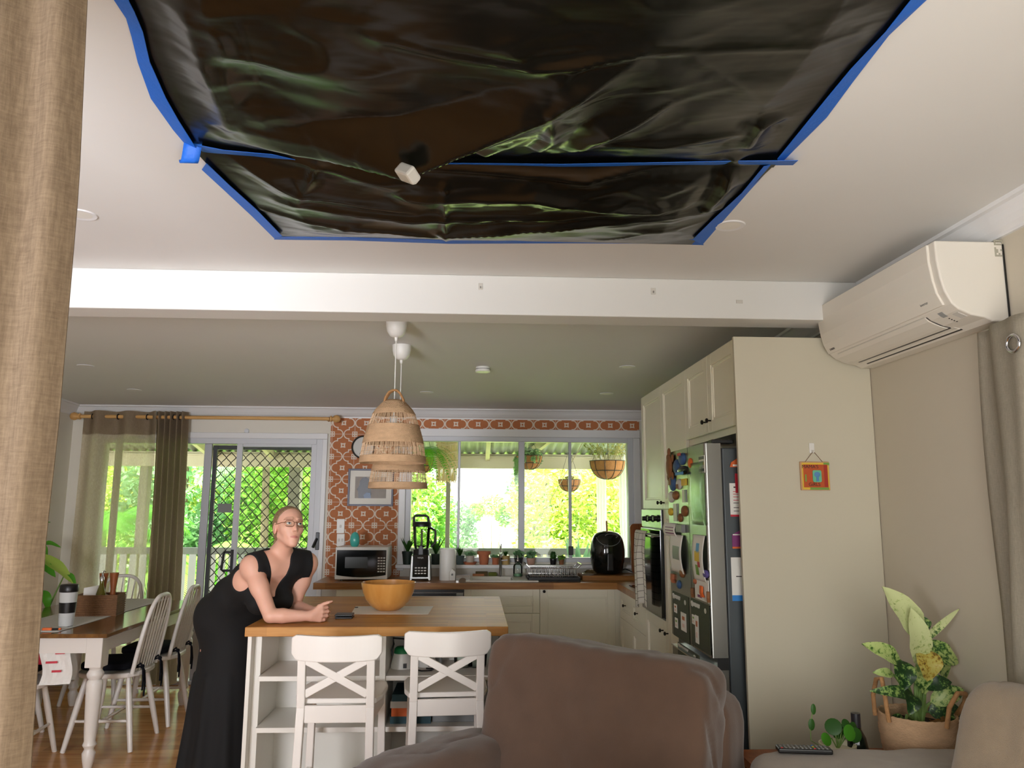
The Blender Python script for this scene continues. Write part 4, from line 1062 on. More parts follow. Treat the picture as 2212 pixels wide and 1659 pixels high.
# contents of the shelves
def jug_lamp(px, label, lab2, Y, s=1.0):
    x = at(px, 1440, Y=Y).x; z = zs[0] + .012; t = thing('steam_cleaner', label, 'appliance', (x, Y, z), 0, 'white and green appliances on the island shelf')
    build(MB().lathe([(.058 * s, 0), (.06 * s, .012), (.05 * s, .05 * s), (.044 * s, .075 * s), (.02, .08 * s)], n=26), 'body', MT['plastic'], t, smooth=True)
    build(MB().lathe([(.044 * s, .074 * s), (.04 * s, .098 * s), (.028 * s, .108 * s), (.001, .11 * s)], n=26), 'lid', PM('green_plastic', (20, 120, 70), .4), t, smooth=True)
    build(MB().tube([(-.05 * s, 0, .06 * s), (-.055 * s, 0, .09 * s), (-.046 * s, 0, .12 * s), (-.05 * s, 0, .15 * s), (.02 * s, 0, .145 * s), (.05 * s, 0, .125 * s), (.05 * s, 0, .09 * s)], .005, 7), 'handle', MT['black'], t, smooth=True)
    build(MB().box(.012, .03, -.062 * s, -.045 * s, .008, .03), 'plug', MT['black'], t)
jug_lamp(868, 'white appliance with green lid and black handle, left on the shelf', '', CY + .22)
jug_lamp(921, 'white appliance with green lid behind the right stool', '', CY + .26, .9)
x = at(912, 1445, Y=CY + .16).x
solo(MB().tube([(x - .03, CY + .13, zs[0] + .018), (x, CY + .11, zs[0] + .017), (x + .05, CY + .12, zs[0] + .017), (x + .06, CY + .16, zs[0] + .017), (x + .02, CY + .17, zs[0] + .017)], .004, 6), 'black_cable', MT['black'], 'coiled black cable on the upper right island shelf', 'cable', smooth=True)
q = at(945, 1420, Y=CY + .34); solo(MB().box(q.x - .03, q.x + .025, CY + .3, CY + .36, zs[0] + .012, zs[0] + .07), 'small_box', MT['grey'], 'small grey box at the back of the upper island shelf', 'box', bevel=.003)
for px, lab in ((1000, 'clear plastic container stacked on the upper island shelf'), (1032, 'clear container at the right end of the island shelf')):
    q = at(px, 1440, Y=CY + .24); t2 = thing('food_container', lab, 'container', (q.x, CY + .24, zs[0] + .012), 0, 'clear containers on the island shelf')
    build(MB().lathe([(.045, 0), (.052, .09), (.05, .09), (.043, .004), (.001, .004)], n=20), 'tub', MT['clear'], t2, smooth=True)
    build(MB().lathe([(.055, .09), (.055, .102), (.001, .104)], n=20), 'lid', MT['offw'], t2, smooth=True)
bz = zs[1] + .012
for i, (h, w, m, lab, dx_) in enumerate(((.035, .2, 'paper', 'lowest pale book with a dark teal spine', .0), (.04, .19, 'orange', 'orange-spined book in the middle of the island stack', .006), (.032, .19, 'offw', 'pale thick book below the top teal book', .0), (.034, .2, 'cyan', 'dark teal book on top of the island stack', .008))):
    x = at(845, 1540, Y=CY + .1).x + dx_
    t2 = thing('stacked_book', lab, 'book', (x + w / 2, CY + .2, bz), 0, 'books stacked on the lower island shelf')
    build(MB().box(-w / 2, w / 2, -.12, .14, .003, h - .003), 'pages', MT['paper'], t2)
    cv = MB().box(-w / 2 - .003, w / 2 + .003, -.125, .142, 0, .003); cv.box(-w / 2 - .003, w / 2 + .003, -.125, .142, h - .003, h); cv.box(-w / 2 - .003, w / 2 + .003, -.125, -.121, .003, h - .003)
    build(cv, 'cover', MT[m if i else 'cyan'], t2); bz += h
q = at(992, 1545, Y=CY + .14)
solo(MB().box(q.x - .14, q.x + .13, CY + .1, CY + .38, zs[1] + .012, zs[1] + .05), 'storage_tray', MT['grey'], 'shallow grey tray on the lower right island shelf', 'tray', bevel=.003)
# bowl, paper, wallet
q = at(838, 1318, Z=ZW)
R = 55 * q.y * 1.02 / F_PX
solo(MB().lathe([(R * .36, 0), (R * .42, .003), (R * .64, R * .16), (R * .82, R * .38), (R * .93, R * .64), (R * .985, R * .86), (R, R * 1.0), (R * .975, R * 1.01), (R * .95, R * .84), (R * .89, R * .64), (R * .78, R * .40), (R * .6, R * .2), (R * .4, .02), (.001, .014)], (q.x, q.y, ZW + .0014), 48), 'wooden_bowl', MT['bowlw'], 'large honey-coloured wooden bowl on the island', 'bowl', smooth=60)
cs = [at(p, y, Z=ZW) for p, y in ((758, 1327), (925, 1327), (936, 1310), (768, 1310))]
mb = MB().prism([(c.x, c.y) for c in cs], ZW + .0002, ZW + .0014, 'z')
o = solo(mb, 'paper_sheet', MT['paper'], 'white sheet of paper under the wooden bowl', 'paper')
q = at(771, 1313, Z=ZW); solo(MB().box(q.x - .012, q.x + .006, q.y - .01, q.y + .012, ZW + .0014, ZW + .004), 'small_clip', MT['ink'], 'tiny dark scrap on the corner of the paper', 'clip')
q = at(741, 1337, Z=ZW)
t = thing('folded_wallet', 'folded black leather wallet on the island', 'wallet', (q.x, q.y + .045, ZW), .02)
mb = MB().box(-.045, .047, -.045, .045, .0, .009); build(mb, 'lower_fold', MT['black'], t, bevel=.003)
mb = MB().box(-.047, .047, -.047, .045, .0135, .022); mb.cyl((-.043, .04, .011), (.043, .04, .011), .011); build(mb, 'upper_fold', PM('black_leather', (40, 42, 42), .4, bump=.1, bscale=300), t, bevel=.003)

# ------------------------------------------------------------------ bar stools
def bar_stool(label):
    t = thing('bar_stool', label, 'bar stool', (0, 0, 0), 0, 'white cross-back stools at the island')
    m = MT['chairw']; hw = .175
    for sx in (-1, 1):
        mb = MB(); x = sx * .152
        mb.bar((x + sx * .01, -.005, 0), (x, .028, .60), .036, .03); mb.bar((x, .028, .60), (x - sx * .0, .0, .885), .036, .028)
        build(mb, 'back_leg', m, t, bevel=.004)
        build(MB().bar((sx * .175, .375, 0), (sx * .165, .36, .605), .034, .034), 'front_leg', m, t, bevel=.004)
    sh = [(-.175, .04), (.175, .04), (.195, .12), (.2, .3), (.185, .385), (-.185, .385), (-.2, .3), (-.195, .12)]
    build(MB().prism(sh, .61, .633, 'z'), 'seat', m, t, bevel=.006)
    build(MB().box(-.135, .135, .018, .038, .535, .608), 'rear_apron', m, t, bevel=.003)
    for sx in (-1, 1): build(MB().bar((sx * .155, .04, .573), (sx * .168, .35, .573), .02, .07), 'side_apron', m, t)
    build(MB().box(-.15, .15, .35, .37, .54, .61), 'front_apron', m, t)
    n = 20; mb = MB(); vs = []
    for i in range(n + 1):
        u = -1 + 2 * i / n; x = u * .2; y = -.022 - .0 + .03 * u * u; e = max(0, abs(u) - .86) / .14
        zt = .915 - .014 * e * e - .006 * (1 - u * u); zb = .805 - .006 * (1 - u * u) + .03 * e ** 1.5
        vs += [(x, y - .012, zb), (x, y + .012, zb), (x, y + .012, zt), (x, y - .012, zt)]
    fs = []
    for i in range(n):
        a, b = i * 4, i * 4 + 4
        for k in range(4): fs.append((a + k, a + (k + 1) % 4, b + (k + 1) % 4, b + k))
    fs += [(3, 2, 1, 0), tuple(n * 4 + k for k in range(4))]
    mb.add(vs, fs); build(mb, 'top_rail', m, t, bevel=.005)
    for s in (-1, 1):
        build(MB().bar((-s * .138, .022 + (.003 if s > 0 else 0), .655), (s * .138, .006 + (.003 if s > 0 else 0), .805), .016, .034, up=(0, 0, 1)), 'cross_brace', m, t, bevel=.003)
    for z, y in ((.2, .365), (.28, .01)): build(MB().bar((-.16, y, z), (.16, y, z), .018, .03), 'foot_rail', m, t)
    for sx in (-1, 1): build(MB().bar((sx * .158, .01, .24), (sx * .17, .365, .24), .018, .028), 'side_rail', m, t)
    return t
st = bar_stool('white cross-back bar stool in front of the left island shelves')
q = at(727, 1373, Z=.912); place(st, (q.x, q.y + .022, 0), 0)
s2 = copy_tree(st); q = at(968, 1364, Z=.912); place(s2, (q.x + .0, q.y + .02, 0), .07, 'white cross-back bar stool partly hidden by the brown sofa')
# ------------------------------------------------------------------ refrigerator with magnets and papers
XD = 1.02
fy0, fy1 = 3.385, at(1445, 1100, X=XD).y
fym = at(1490, 1150, X=XD).y
zft = at(1535, 953, X=XD).z; zdb = at(1535, 1421, X=XD).z
t = thing('refrigerator', 'grey steel refrigerator covered with magnets and papers', 'refrigerator', (1.4, (fy0 + fy1) / 2, 0))
build(MB().box(XD + .085, 1.72, fy0 + .012, fy1, .03, zft - .02), 'cabinet', MT['steelside'], t, world=True, bevel=.006)
def fdoor(nm, y0, y1, z0, z1, near):
    r = .045; pl = [(XD + .075, y0), (XD + .075, y1), (XD, y1)]
    if near: pl += [(XD, y0 + .012)] + [(XD + .012 * (1 - math.cos(a)), y0 + .012 * (1 - math.sin(a))) for a in [pi / 2 * k / 5 for k in range(1, 6)]]
    else: pl += [(XD, y0)]
    mb = MB().prism(pl, z0, z1, 'z')
    return build(mb, nm, MT['steel'], t, world=True)
dn = fdoor('door', fy0, fym - .003, zdb, zft, True)
df = fdoor('door', fym + .003, fy1, zdb, zft, False)
zd2 = at(1560, 1608, X=XD + .02).z
fdoor('freezer_drawer', fy0, fy1, zd2 + .02, zdb - .05, True)
fdoor('freezer_drawer', fy0, fy1, .08, zd2 - .03, True)
build(MB().box(XD + .03, XD + .075, fy0 + .01, fy1 - .01, zdb - .05, zdb), 'handle_gap', MT['black'], t, world=True)
build(MB().box(XD + .03, XD + .075, fy0 + .01, fy1 - .01, zd2 - .03, zd2 + .02), 'handle_gap', MT['black'], t, world=True)
build(MB().box(XD - .012, XD + .03, fy0 + .02, fy1 - .02, zdb - .052, zdb - .046), 'drawer_lip', MT['chrome'], t, world=True)
build(MB().box(XD + .04, XD + .14, fy0 + .01, fy0 + .07, zft, zft + .018), 'hinge_cover', MT['black'], t, world=True, bevel=.004)
build(MB().box(XD + .076, XD + .084, fy0 + .015, fy1, .05, zft - .02), 'door_seal', MT['black'], t, world=True)
GM = 'magnets and papers on the refrigerator door'
def onfront(name, label, cat, px0, py0, px1, py1, mat, th=.004, group=GM, shape='box', lift=.0005, extra=None):
    a, b = at(px0, (py0 + py1) / 2, X=XD), at(px1, (py0 + py1) / 2, X=XD)
    pm = (px0 + px1) / 2; zt, zb = at(pm, py0, X=XD).z, at(pm, py1, X=XD).z
    y0, y1 = b.y, a.y; c = Vector((XD - lift - th, (y0 + y1) / 2, zb)); t2 = thing(name, label, cat, c, 0, group)
    mb = MB(); w, h = (y1 - y0) / 2, zt - zb
    if shape == 'box': mb.box(0, th, -w, w, 0, h)
    elif shape == 'oval': mb.ball((th, 0, h / 2), (th * 1.0, w, h / 2), 16, 10)
    elif shape == 'bent': mb.prism([(-w, h * .05), (w * .2, 0), (w, h * .35), (w * .8, h), (-w * .3, h * .95), (-w * .1, h * .4)], 0, th, 'x')
    elif shape == 'wave':
        n = 10; mb.grid(lambda u, v: (th - lift - .014 * math.sin(pi * v) * (1 - u * .4) - .006, -w + 2 * w * u, h * v), 8, n)
    o = build(mb, 'face', mat, t2, bevel=.001 if shape == 'box' and th > .004 else 0, smooth=shape in ('oval', 'wave'), thick=.0006 if shape == 'wave' else 0)
    if extra:
        for (nm, u0, v0, u1, v1, m2) in extra:
            if shape == 'wave':
                m_ = MB().grid(lambda u, v: (th - lift - .014 * math.sin(pi * (v0 + (v1 - v0) * v)) * (1 - (u0 + (u1 - u0) * u) * .4) - .0075, -w + 2 * w * (u0 + (u1 - u0) * u), h * (v0 + (v1 - v0) * v)), 4, 4)
            else: m_ = MB().box(-.0012, .0005, -w + 2 * w * u0, -w + 2 * w * u1, h * v0, h * v1)
            build(m_, nm, m2, t2)
    return t2
def turtle():
    a = at(1451, 1008, X=XD); t2 = thing('turtle_magnet', 'brown turtle magnet at the upper left of the refrigerator', 'magnet', a, 0, GM)
    build(MB().ball((-.012, 0, 0), (.014, .05, .06), 16, 10), 'shell', MT['magnet'], t2, smooth=True)
    mb = MB().ball((-.01, .01, .075), (.009, .018, .022))
    build(mb, 'head', MT['magnet'], t2, smooth=True)
    for y, z in ((-.05, .04), (.05, .045), (-.045, -.05), (.045, -.05)): build(MB().ball((-.008, y, z), (.006, .018, .022)), 'flipper', MT['magnet'], t2, smooth=True)
turtle()
onfront('figure_magnet', 'blue figure magnet beside the brown turtle', 'magnet', 1457, 992, 1468, 1025, MT['bluem'], .016, shape='oval')
onfront('bottle_magnet', 'blue and red bottle-shaped magnet at the top', 'magnet', 1469, 978, 1481, 1005, MT['bluem'], .018, shape='oval', extra=[('red_cap', .2, .75, .8, .98, MT['red'])])
onfront('dome_magnet', 'clear snow-dome magnet with blue base', 'magnet', 1465, 1006, 1487, 1026, MT['clear'], .02, shape='oval', extra=[('blue_base', .1, .0, .9, .3, MT['blue'])])
onfront('parrot_magnet', 'blue parrot-shaped magnet below the turtle', 'magnet', 1448, 1028, 1460, 1061, MT['bluem'], .016, shape='oval', extra=[('red_breast', .35, .4, .75, .8, MT['magnet'])])
onfront('small_magnet', 'small white and brown magnet right of the parrot', 'magnet', 1462, 1034, 1473, 1058, MT['offw'], .012, shape='oval', extra=[('brown_patch', .3, .1, .7, .5, MT['magnet'])])
onfront('small_magnet', 'small patterned square magnet by the door gap', 'magnet', 1474, 1034, 1484, 1049, MT['yellow'], .006)
onfront('shell_magnet', 'pale brown shell magnet under the parrot', 'magnet', 1445, 1061, 1457, 1086, MT['offw'], .014, shape='oval')
onfront('shell_magnet', 'brown shell magnet beside the pale one', 'magnet', 1455, 1060, 1466, 1080, MT['magnet'], .016, shape='oval')
onfront('card_magnet', 'thin white card magnet with a black edge', 'magnet', 1475, 1058, 1483, 1085, MT['offw'], .003, extra=[('black_edge', .0, .0, .3, 1, MT['black'])])
onfront('card_magnet', 'upright white card magnet left of the oval resin magnet', 'magnet', 1456, 1088, 1465, 1126, MT['offw'], .003, extra=[('dark_edge', .0, .0, .15, 1, MT['dark'])])
onfront('small_magnet', 'small yellowish figure magnet on the far edge', 'magnet', 1445, 1097, 1454, 1114, MT['yellow'], .012, shape='oval')
onfront('oval_magnet', 'brown oval resin magnet near the door gap', 'magnet', 1474, 1092, 1486, 1116, MT['magnet'], .016, shape='oval')
onfront('bottle_magnet', 'small brown bottle magnet under the oval one', 'magnet', 1467, 1109, 1474, 1128, MT['magnet'], .014, shape='oval')
onfront('sun_magnet', 'orange sun-shaped magnet on the right door', 'magnet', 1487, 989, 1496, 1011, MT['orange'], .008, shape='oval')
onfront('plastic_sleeve', 'long clear plastic sleeve on the right refrigerator door', 'sleeve', 1497, 998, 1525, 1134, MT['sleeve'], .004, shape='wave')
onfront('striped_strip', 'striped photo strip holding the clear sleeve', 'magnet', 1512, 984, 1524, 1022, MT['offw'], .005, extra=[('dark_stripe', .05, .78, .95, .95, MT['dark']), ('dark_stripe', .05, .45, .95, .62, MT['leafo']), ('dark_stripe', .05, .1, .95, .25, MT['dark'])])
onfront('paper_note', 'upper white printed note on the far refrigerator door', 'paper', 1438, 1130, 1466, 1158, MT['paper'], .004, shape='wave', extra=[('print', .1, .2, .8, .28, MT['purple']), ('print', .1, .42, .8, .5, MT['purple']), ('print', .1, .64, .8, .72, MT['purple'])])
onfront('paper_sheet', 'long white printed sheet curling off the far door', 'paper', 1452, 1155, 1480, 1236, MT['paper'], .006, shape='wave', extra=[('print', .15, .35, .7, .7, MT['grey'])])
onfront('metal_clip', 'grey metal clip holding the curled papers', 'clip', 1468, 1133, 1481, 1150, MT['grey'], .02)
onfront('childs_drawing', 'white drawing with blue, yellow and green shapes', 'drawing', 1502, 1156, 1528, 1254, MT['paper'], .004, shape='wave', extra=[('blue_shape', .35, .62, .62, .82, MT['blue']), ('yellow_shape', .3, .42, .75, .64, MT['yellow']), ('red_shape', .28, .3, .5, .42, MT['red']), ('green_shape', .45, .12, .72, .34, MT['grn'])])
onfront('paper_sheet', 'white paper with faint marks below the drawing', 'paper', 1503, 1250, 1532, 1297, MT['paper'], .003, extra=[('mauve_mark', .5, .1, .8, .22, MT['purple'])])
onfront('sausage_magnet', 'orange sausage-shaped magnet on the lower paper', 'magnet', 1518, 1266, 1526, 1290, MT['orange'], .008, shape='bent', lift=.008)
onfront('round_magnet', 'round violet magnet near the door edge', 'magnet', 1522, 1231, 1533, 1249, PM('violet_resin', (96, 84, 150), .5), .01, shape='oval', lift=.006)
onfront('strip_magnet', 'thin brown wavy magnet at the door edge', 'magnet', 1532, 1278, 1535, 1302, MT['magnet'], .012, shape='bent')
onfront('strip_magnet', 'thin brown wavy magnet at the door gap', 'magnet', 1497, 1270, 1500, 1291, MT['magnet'], .012, shape='bent')
onfront('small_magnet', 'pinkish small magnet left of the drawing', 'magnet', 1500, 1249, 1507, 1262, MT['terra'], .012, shape='oval')
onfront('small_magnet', 'small oval magnet low on the far door', 'magnet', 1464, 1253, 1471, 1272, MT['bluem'], .012, shape='oval')
onfront('small_magnet', 'slim figure magnet low at the far edge', 'magnet', 1453, 1240, 1460, 1259, MT['terra'], .012, shape='bent')
onfront('small_magnet', 'two-tone leaf magnet under the curled papers', 'magnet', 1470, 1228, 1479, 1248, MT['magnet'], .014, shape='oval')
def chalk(mb, pts, r=.0022):
    mb.tube(pts, r, 5)
def board(px0, py0, px1, py1, label, seed):
    tt = onfront('chalk_sheet', label, 'chalkboard sheet', px0, py0, px1, py1, MT['slate'], .002)
    a, b = at(px0, (py0 + py1) / 2, X=XD), at(px1, (py0 + py1) / 2, X=XD); w = (a.y - b.y) / 2
    pm = (px0 + px1) / 2; h = at(pm, py0, X=XD).z - at(pm, py1, X=XD).z
    rng = random.Random(seed); mb = MB()
    n = 60; pts = [(-.0015, w * .9 - w * .95 * i / n, h * .9 + h * .035 * math.sin(i * 1.1) * (1.6 if i < 12 else 1) - .0 * i) for i in range(n)]
    chalk(mb, pts, .003)
    build(mb, 'chalk_scrawl', MT['offw'], tt)
    build(MB().ball((-.001, -w * .62, h * .86), (.002, w * .11, h * .055)), 'chalk_blob', MT['offw'], tt)
    return tt
board(1455, 1284, 1489, 1381, 'dark chalk sheet on the far refrigerator door', 1)
board(1495, 1301, 1534, 1403, 'dark chalk sheet on the near refrigerator door', 2)
board(1466, 1402, 1512, 1450, 'dark chalk sheet on the freezer drawer', 3)
GT = 'white tags on the chalk sheets'
for i, (b, lab) in enumerate((((1458, 1305, 1464, 1323), 'small white tag at the top left of the far chalk sheet'), ((1460, 1335, 1466, 1356), 'slanted white tag low on the far chalk sheet'), ((1473, 1324, 1484, 1363), 'broad white picture tag on the far chalk sheet'), ((1497, 1328, 1503, 1348), 'small white tag at the top of the near chalk sheet'), ((1504, 1330, 1511, 1389), 'long white strip of picture tags on the near chalk sheet'))):
    onfront('paper_tag', lab, 'tag', *b, MT['paper'], .002, GT, lift=.003, extra=[('print', .3, .2, .7, .4, MT['pinkp']), ('print', .25, .6, .7, .8, MT['grn'] if i % 2 else MT['terra'])])
# papers on the side of the refrigerator (they run on behind the end panel)
GS = 'papers on the refrigerator side'
def onside(name, label, cat, px0, py0, px1, py1, mat, wid=None, extra=(), th=.002, poly=None, dy=0.0):
    yy = fy0 + .011 - dy; a, b = at(px0, py1, Y=yy), at(px1, py0, Y=yy); x1 = a.x + wid if wid else b.x; h = b.z - a.z; w = x1 - a.x
    t2 = thing(name, label, cat, ((a.x + x1) / 2, yy - th, a.z), 0, GS)
    mb = MB()
    if poly: mb.prism([(-w / 2 + u * w, v * h) for u, v in poly], 0, th, 'y')
    else: mb.box(-w / 2, w / 2, 0, th, 0, h)
    build(mb, 'sheet', mat, t2)
    for nm, u0, v0, u1, v1, m2 in extra: build(MB().box(-w / 2 + u0 * w, -w / 2 + u1 * w, -.0008, .0004, h * v0, h * v1), nm, m2, t2)
onside('house_magnet', 'orange and white house-shaped magnet high on the refrigerator side', 'magnet', 1576, 989, 1602, 1009, MT['orange'], .13, [('white_base', .1, .08, .9, .28, MT['paper'])], .006, [(0, 0), (1, 0), (.95, .6), (.6, 1), (.25, .9), (.05, .5)])
onside('printed_list', 'white printed list on the refrigerator side', 'paper', 1578, 1044, 1608, 1116, MT['paper'], .15, [('red_band', 0, 0, 1, .06, MT['red'])] + [('print', .1, v, .8, v + .018, MT['red'] if v > .4 else MT['ink']) for v in (.16, .26, .4, .48, .58, .66, .74)] + [('heading', .12, .86, .6, .9, MT['ink'])])
onside('red_leaflet', 'red leaflet overlapping the white list', 'leaflet', 1589, 1023, 1604, 1065, MT['red'], .11, [('white_line', .2, .5, .95, .56, MT['paper']), ('white_line', .25, .3, .95, .36, MT['paper'])], .002, None, .003)
onside('purple_magnet', 'purple house-shaped flyer on the refrigerator side', 'flyer', 1582, 1145, 1607, 1185, MT['purple'], .08, [('orange_band', 0, 0, 1, .1, MT['orange']), ('white_roof', .05, .72, .95, .78, MT['paper'])], .002, [(0, 0), (1, 0), (1, .75), (.5, 1), (0, .75)])
onside('calendar_sheet', 'large white sheet with a blue lower edge', 'paper', 1582, 1204, 1617, 1298, MT['paper'], .17, [('blue_edge', 0, 0, 1, .13, MT['blue']), ('pink_column', .5, .14, .75, .98, MT['pinkp']), ('print', .12, .55, .45, .57, MT['ink'])])

# ------------------------------------------------------------------ air conditioner on the right wall
YN, YQ = 2.41, 3.30
def acp(l, Y): return [((lambda q: (q.x, q.z))(at(p, y, Y=Y))) for p, y in l]
prof = acp([(2026, 512), (2018, 519), (2022, 560), (2031, 600), (2040, 628), (2056, 655), (2072, 668), (2100, 680), (2130, 686)], YN)
zt_ = prof[1][1]; zb_ = prof[-1][1]
prof = [(XR - .002, zt_)] + [(p[0], p[1]) for p in prof[1:]] + [(XR - .06, zb_ - .012), (XR - .002, zb_ - .012)]
t = thing('air_conditioner', 'white split air conditioner high on the right wall', 'air conditioner', (XR - .1, (YN + YQ) / 2, zb_ - .012))
build(MB().prism(prof, YN, YQ, 'y'), 'body', MT['acw'], t, world=True, bevel=.006, seg=3)
fr = [(prof[1][0] - .008, zt_ - .004)] + [(p[0] - .008, p[1] + .001) for p in prof[2:6]] + [(p[0] + .02, p[1] + .01) for p in reversed(prof[2:6])] + [(prof[1][0] + .02, zt_ - .004)]
pnl = build(MB().prism(fr, YN + .035, YQ - .004, 'y'), 'front_panel', MT['acw'], t, world=True, bevel=.003)
cv = prof[5:10]
def on_curve(s, off):
    """point on the lower front curve of the body"""
    k = min(int(s * (len(cv) - 1)), len(cv) - 2); f = s * (len(cv) - 1) - k
    (x0, z0), (x1, z1) = cv[k], cv[k + 1]; L = math.hypot(x1 - x0, z1 - z0); n = ((z1 - z0) / L, -(x1 - x0) / L)
    return (x0 + (x1 - x0) * f + n[0] * off, z0 + (z1 - z0) * f + n[1] * off)
def flap(s0, s1, y0, y1, nm, m, off, th=.004):
    a = [on_curve(s0 + (s1 - s0) * i / 6, off) for i in range(7)]; b = [on_curve(s0 + (s1 - s0) * i / 6, off - th) for i in range(7)]
    mb = MB().prism(a + b[::-1], y0, y1, 'y'); return build(mb, nm, m, t, world=True)
flap(.06, .62, YN + .17, YQ - .07, 'louver', MT['acw'], .003)
flap(.64, .67, YN + .165, YQ - .07, 'louver_gap', MT['black'], .0015, .003)
flap(.68, .82, YN + .15, YQ - .08, 'lower_louver', MT['acw'], .002)
flap(.84, .89, YN + .145, YQ - .085, 'louver_gap', MT['black'], .0015, .003)
flap(.06, .09, YN + .165, YQ - .065, 'louver_gap', MT['offw'], .0036, .001)
flap(.1, .64, YN + .160, YN + .164, 'louver_gap', MT['dark'], .0015, .003); flap(.3, .64, YQ - .071, YQ - .067, 'louver_gap', MT['dark'], .0015, .003)
flap(.12, .3, YN + .075, YN + .10, 'display', PM('grey_display', (150, 150, 148), .3), .0015, .002)
for k in range(4): flap(.36 + .05 * k, .38 + .05 * k, YN + .085, YN + .09, 'indicator', MT['ink'], .0015, .002)
flap(.3, .48, YN + .02, YN + .05, 'sensor_window', MT['offw'], .002, .003)
q = acp([(2052, 650)], YN + .1)[0]
def on_panel(y, h, txt, size):
    (x0, z0), (x1, z1) = fr[4], fr[3]; d = Vector((x1 - x0, 0, z1 - z0)).normalized(); yv = Vector((0, -1, 0)); n = yv.cross(d)
    o = Vector((x0, y, z0)) + d * h + n * .0006
    M = Matrix((yv, d, n)).transposed().to_4x4(); M.translation = o
    text(txt, size, M, MT['grey'] if txt != 'DAIKIN' else MT['ink'], pnl)
on_panel(YQ - .06, .016, 'DAIKIN', .013); on_panel(YN + .12, .03, 'inverter', .014)
st_ = MB()
a = at(2146, 518, Y=YN)
rng = random.Random(4)
for r_ in range(9):
    for c_ in range(5):
        if rng.random() < .62: st_.box(a.x + c_ * .0066, a.x + c_ * .0066 + .006, YN - .0008, YN + .001, a.z - r_ * .0066 - .006, a.z - r_ * .0066)
build(st_, 'printed_sticker', PM('faded_sticker_print', (168, 164, 146), .7), t, world=True)
build(MB().box(XR - .006, XR - .002, YN - .004, YN + .004, zb_, zt_ - .01), 'back_plate', MT['black'], t, world=True)

# ------------------------------------------------------------------ ceiling fittings
def atk(px, py):
    z = 2.4
    for _ in range(6):
        q = at(px, py, Z=z); z = zk(q.y)
    return at(px, py, Z=z)
DL = [(175, 463, 0, 'left edge of the living room ceiling, beside the curtain'), (1577, 487, 0, 'living room ceiling right of the plastic sheet'), (185, 790, 1, 'kitchen ceiling nearest the left curtain'), (290, 842, 1, 'kitchen ceiling above the sheer curtain'),
      (1355, 792, 1, 'kitchen ceiling in front of the tall cabinets'), (1310, 850, 1, 'kitchen ceiling near the window right of the lampshades'), (922, 847, 1, 'kitchen ceiling just right of the lampshades')]
for px, py, k, lab in DL:
    q = atk(px, py) if k else at(px, py, Z=ZC)
    t = thing('downlight', 'round recessed downlight, ' + lab, 'downlight', q, 0, 'recessed ceiling downlights')
    build(MB().lathe([(.036, -.002), (.05, -.004), (.054, 0), (.036, .0)], n=32), 'ring', MT['trim'], t, smooth=True)
    build(MB().lathe([(.038, -.002), (.001, -.003)], n=32), 'lens', PM('frosted_lens', (232, 230, 222), .3), t)
q = atk(1043, 793)
t = thing('smoke_alarm', 'round white smoke alarm on the kitchen ceiling', 'smoke alarm', q)
build(MB().lathe([(.046, 0), (.048, -.012), (.05, -.03), (.046, -.034), (.001, -.034)], n=32), 'housing', MT['plastic'], t, smooth=40)
build(MB().lathe([(.0505, -.014), (.0505, -.018)], n=32), 'vent_slot', MT['grey'], t)
for px, py, w, h, lab in ((1038, 619, 9, 14, 'small adhesive hook in the middle of the beam'), (1411, 629, 10, 14, 'small adhesive hook on the right part of the beam'), (1597, 652, 14, 7, 'flat adhesive patch at the right end of the beam')):
    a, b = at(px - w / 2, py + h / 2, Y=YBM), at(px + w / 2, py - h / 2, Y=YBM)
    t = thing('adhesive_hook', lab, 'hook', ((a.x + b.x) / 2, YBM, a.z), 0, 'adhesive hooks on the white beam')
    build(MB().box(a.x, b.x, YBM - .004, YBM, a.z, b.z), 'pad', MT['offw'], t, world=True, bevel=.0015)
    if h > 10: build(MB().box((a.x * .6 + b.x * .4), (a.x * .4 + b.x * .6), YBM - .01, YBM - .004, a.z + .006, a.z + .014), 'hook', MT['grey'], t, world=True)
q = at(1277, 655, Y=YBM); 

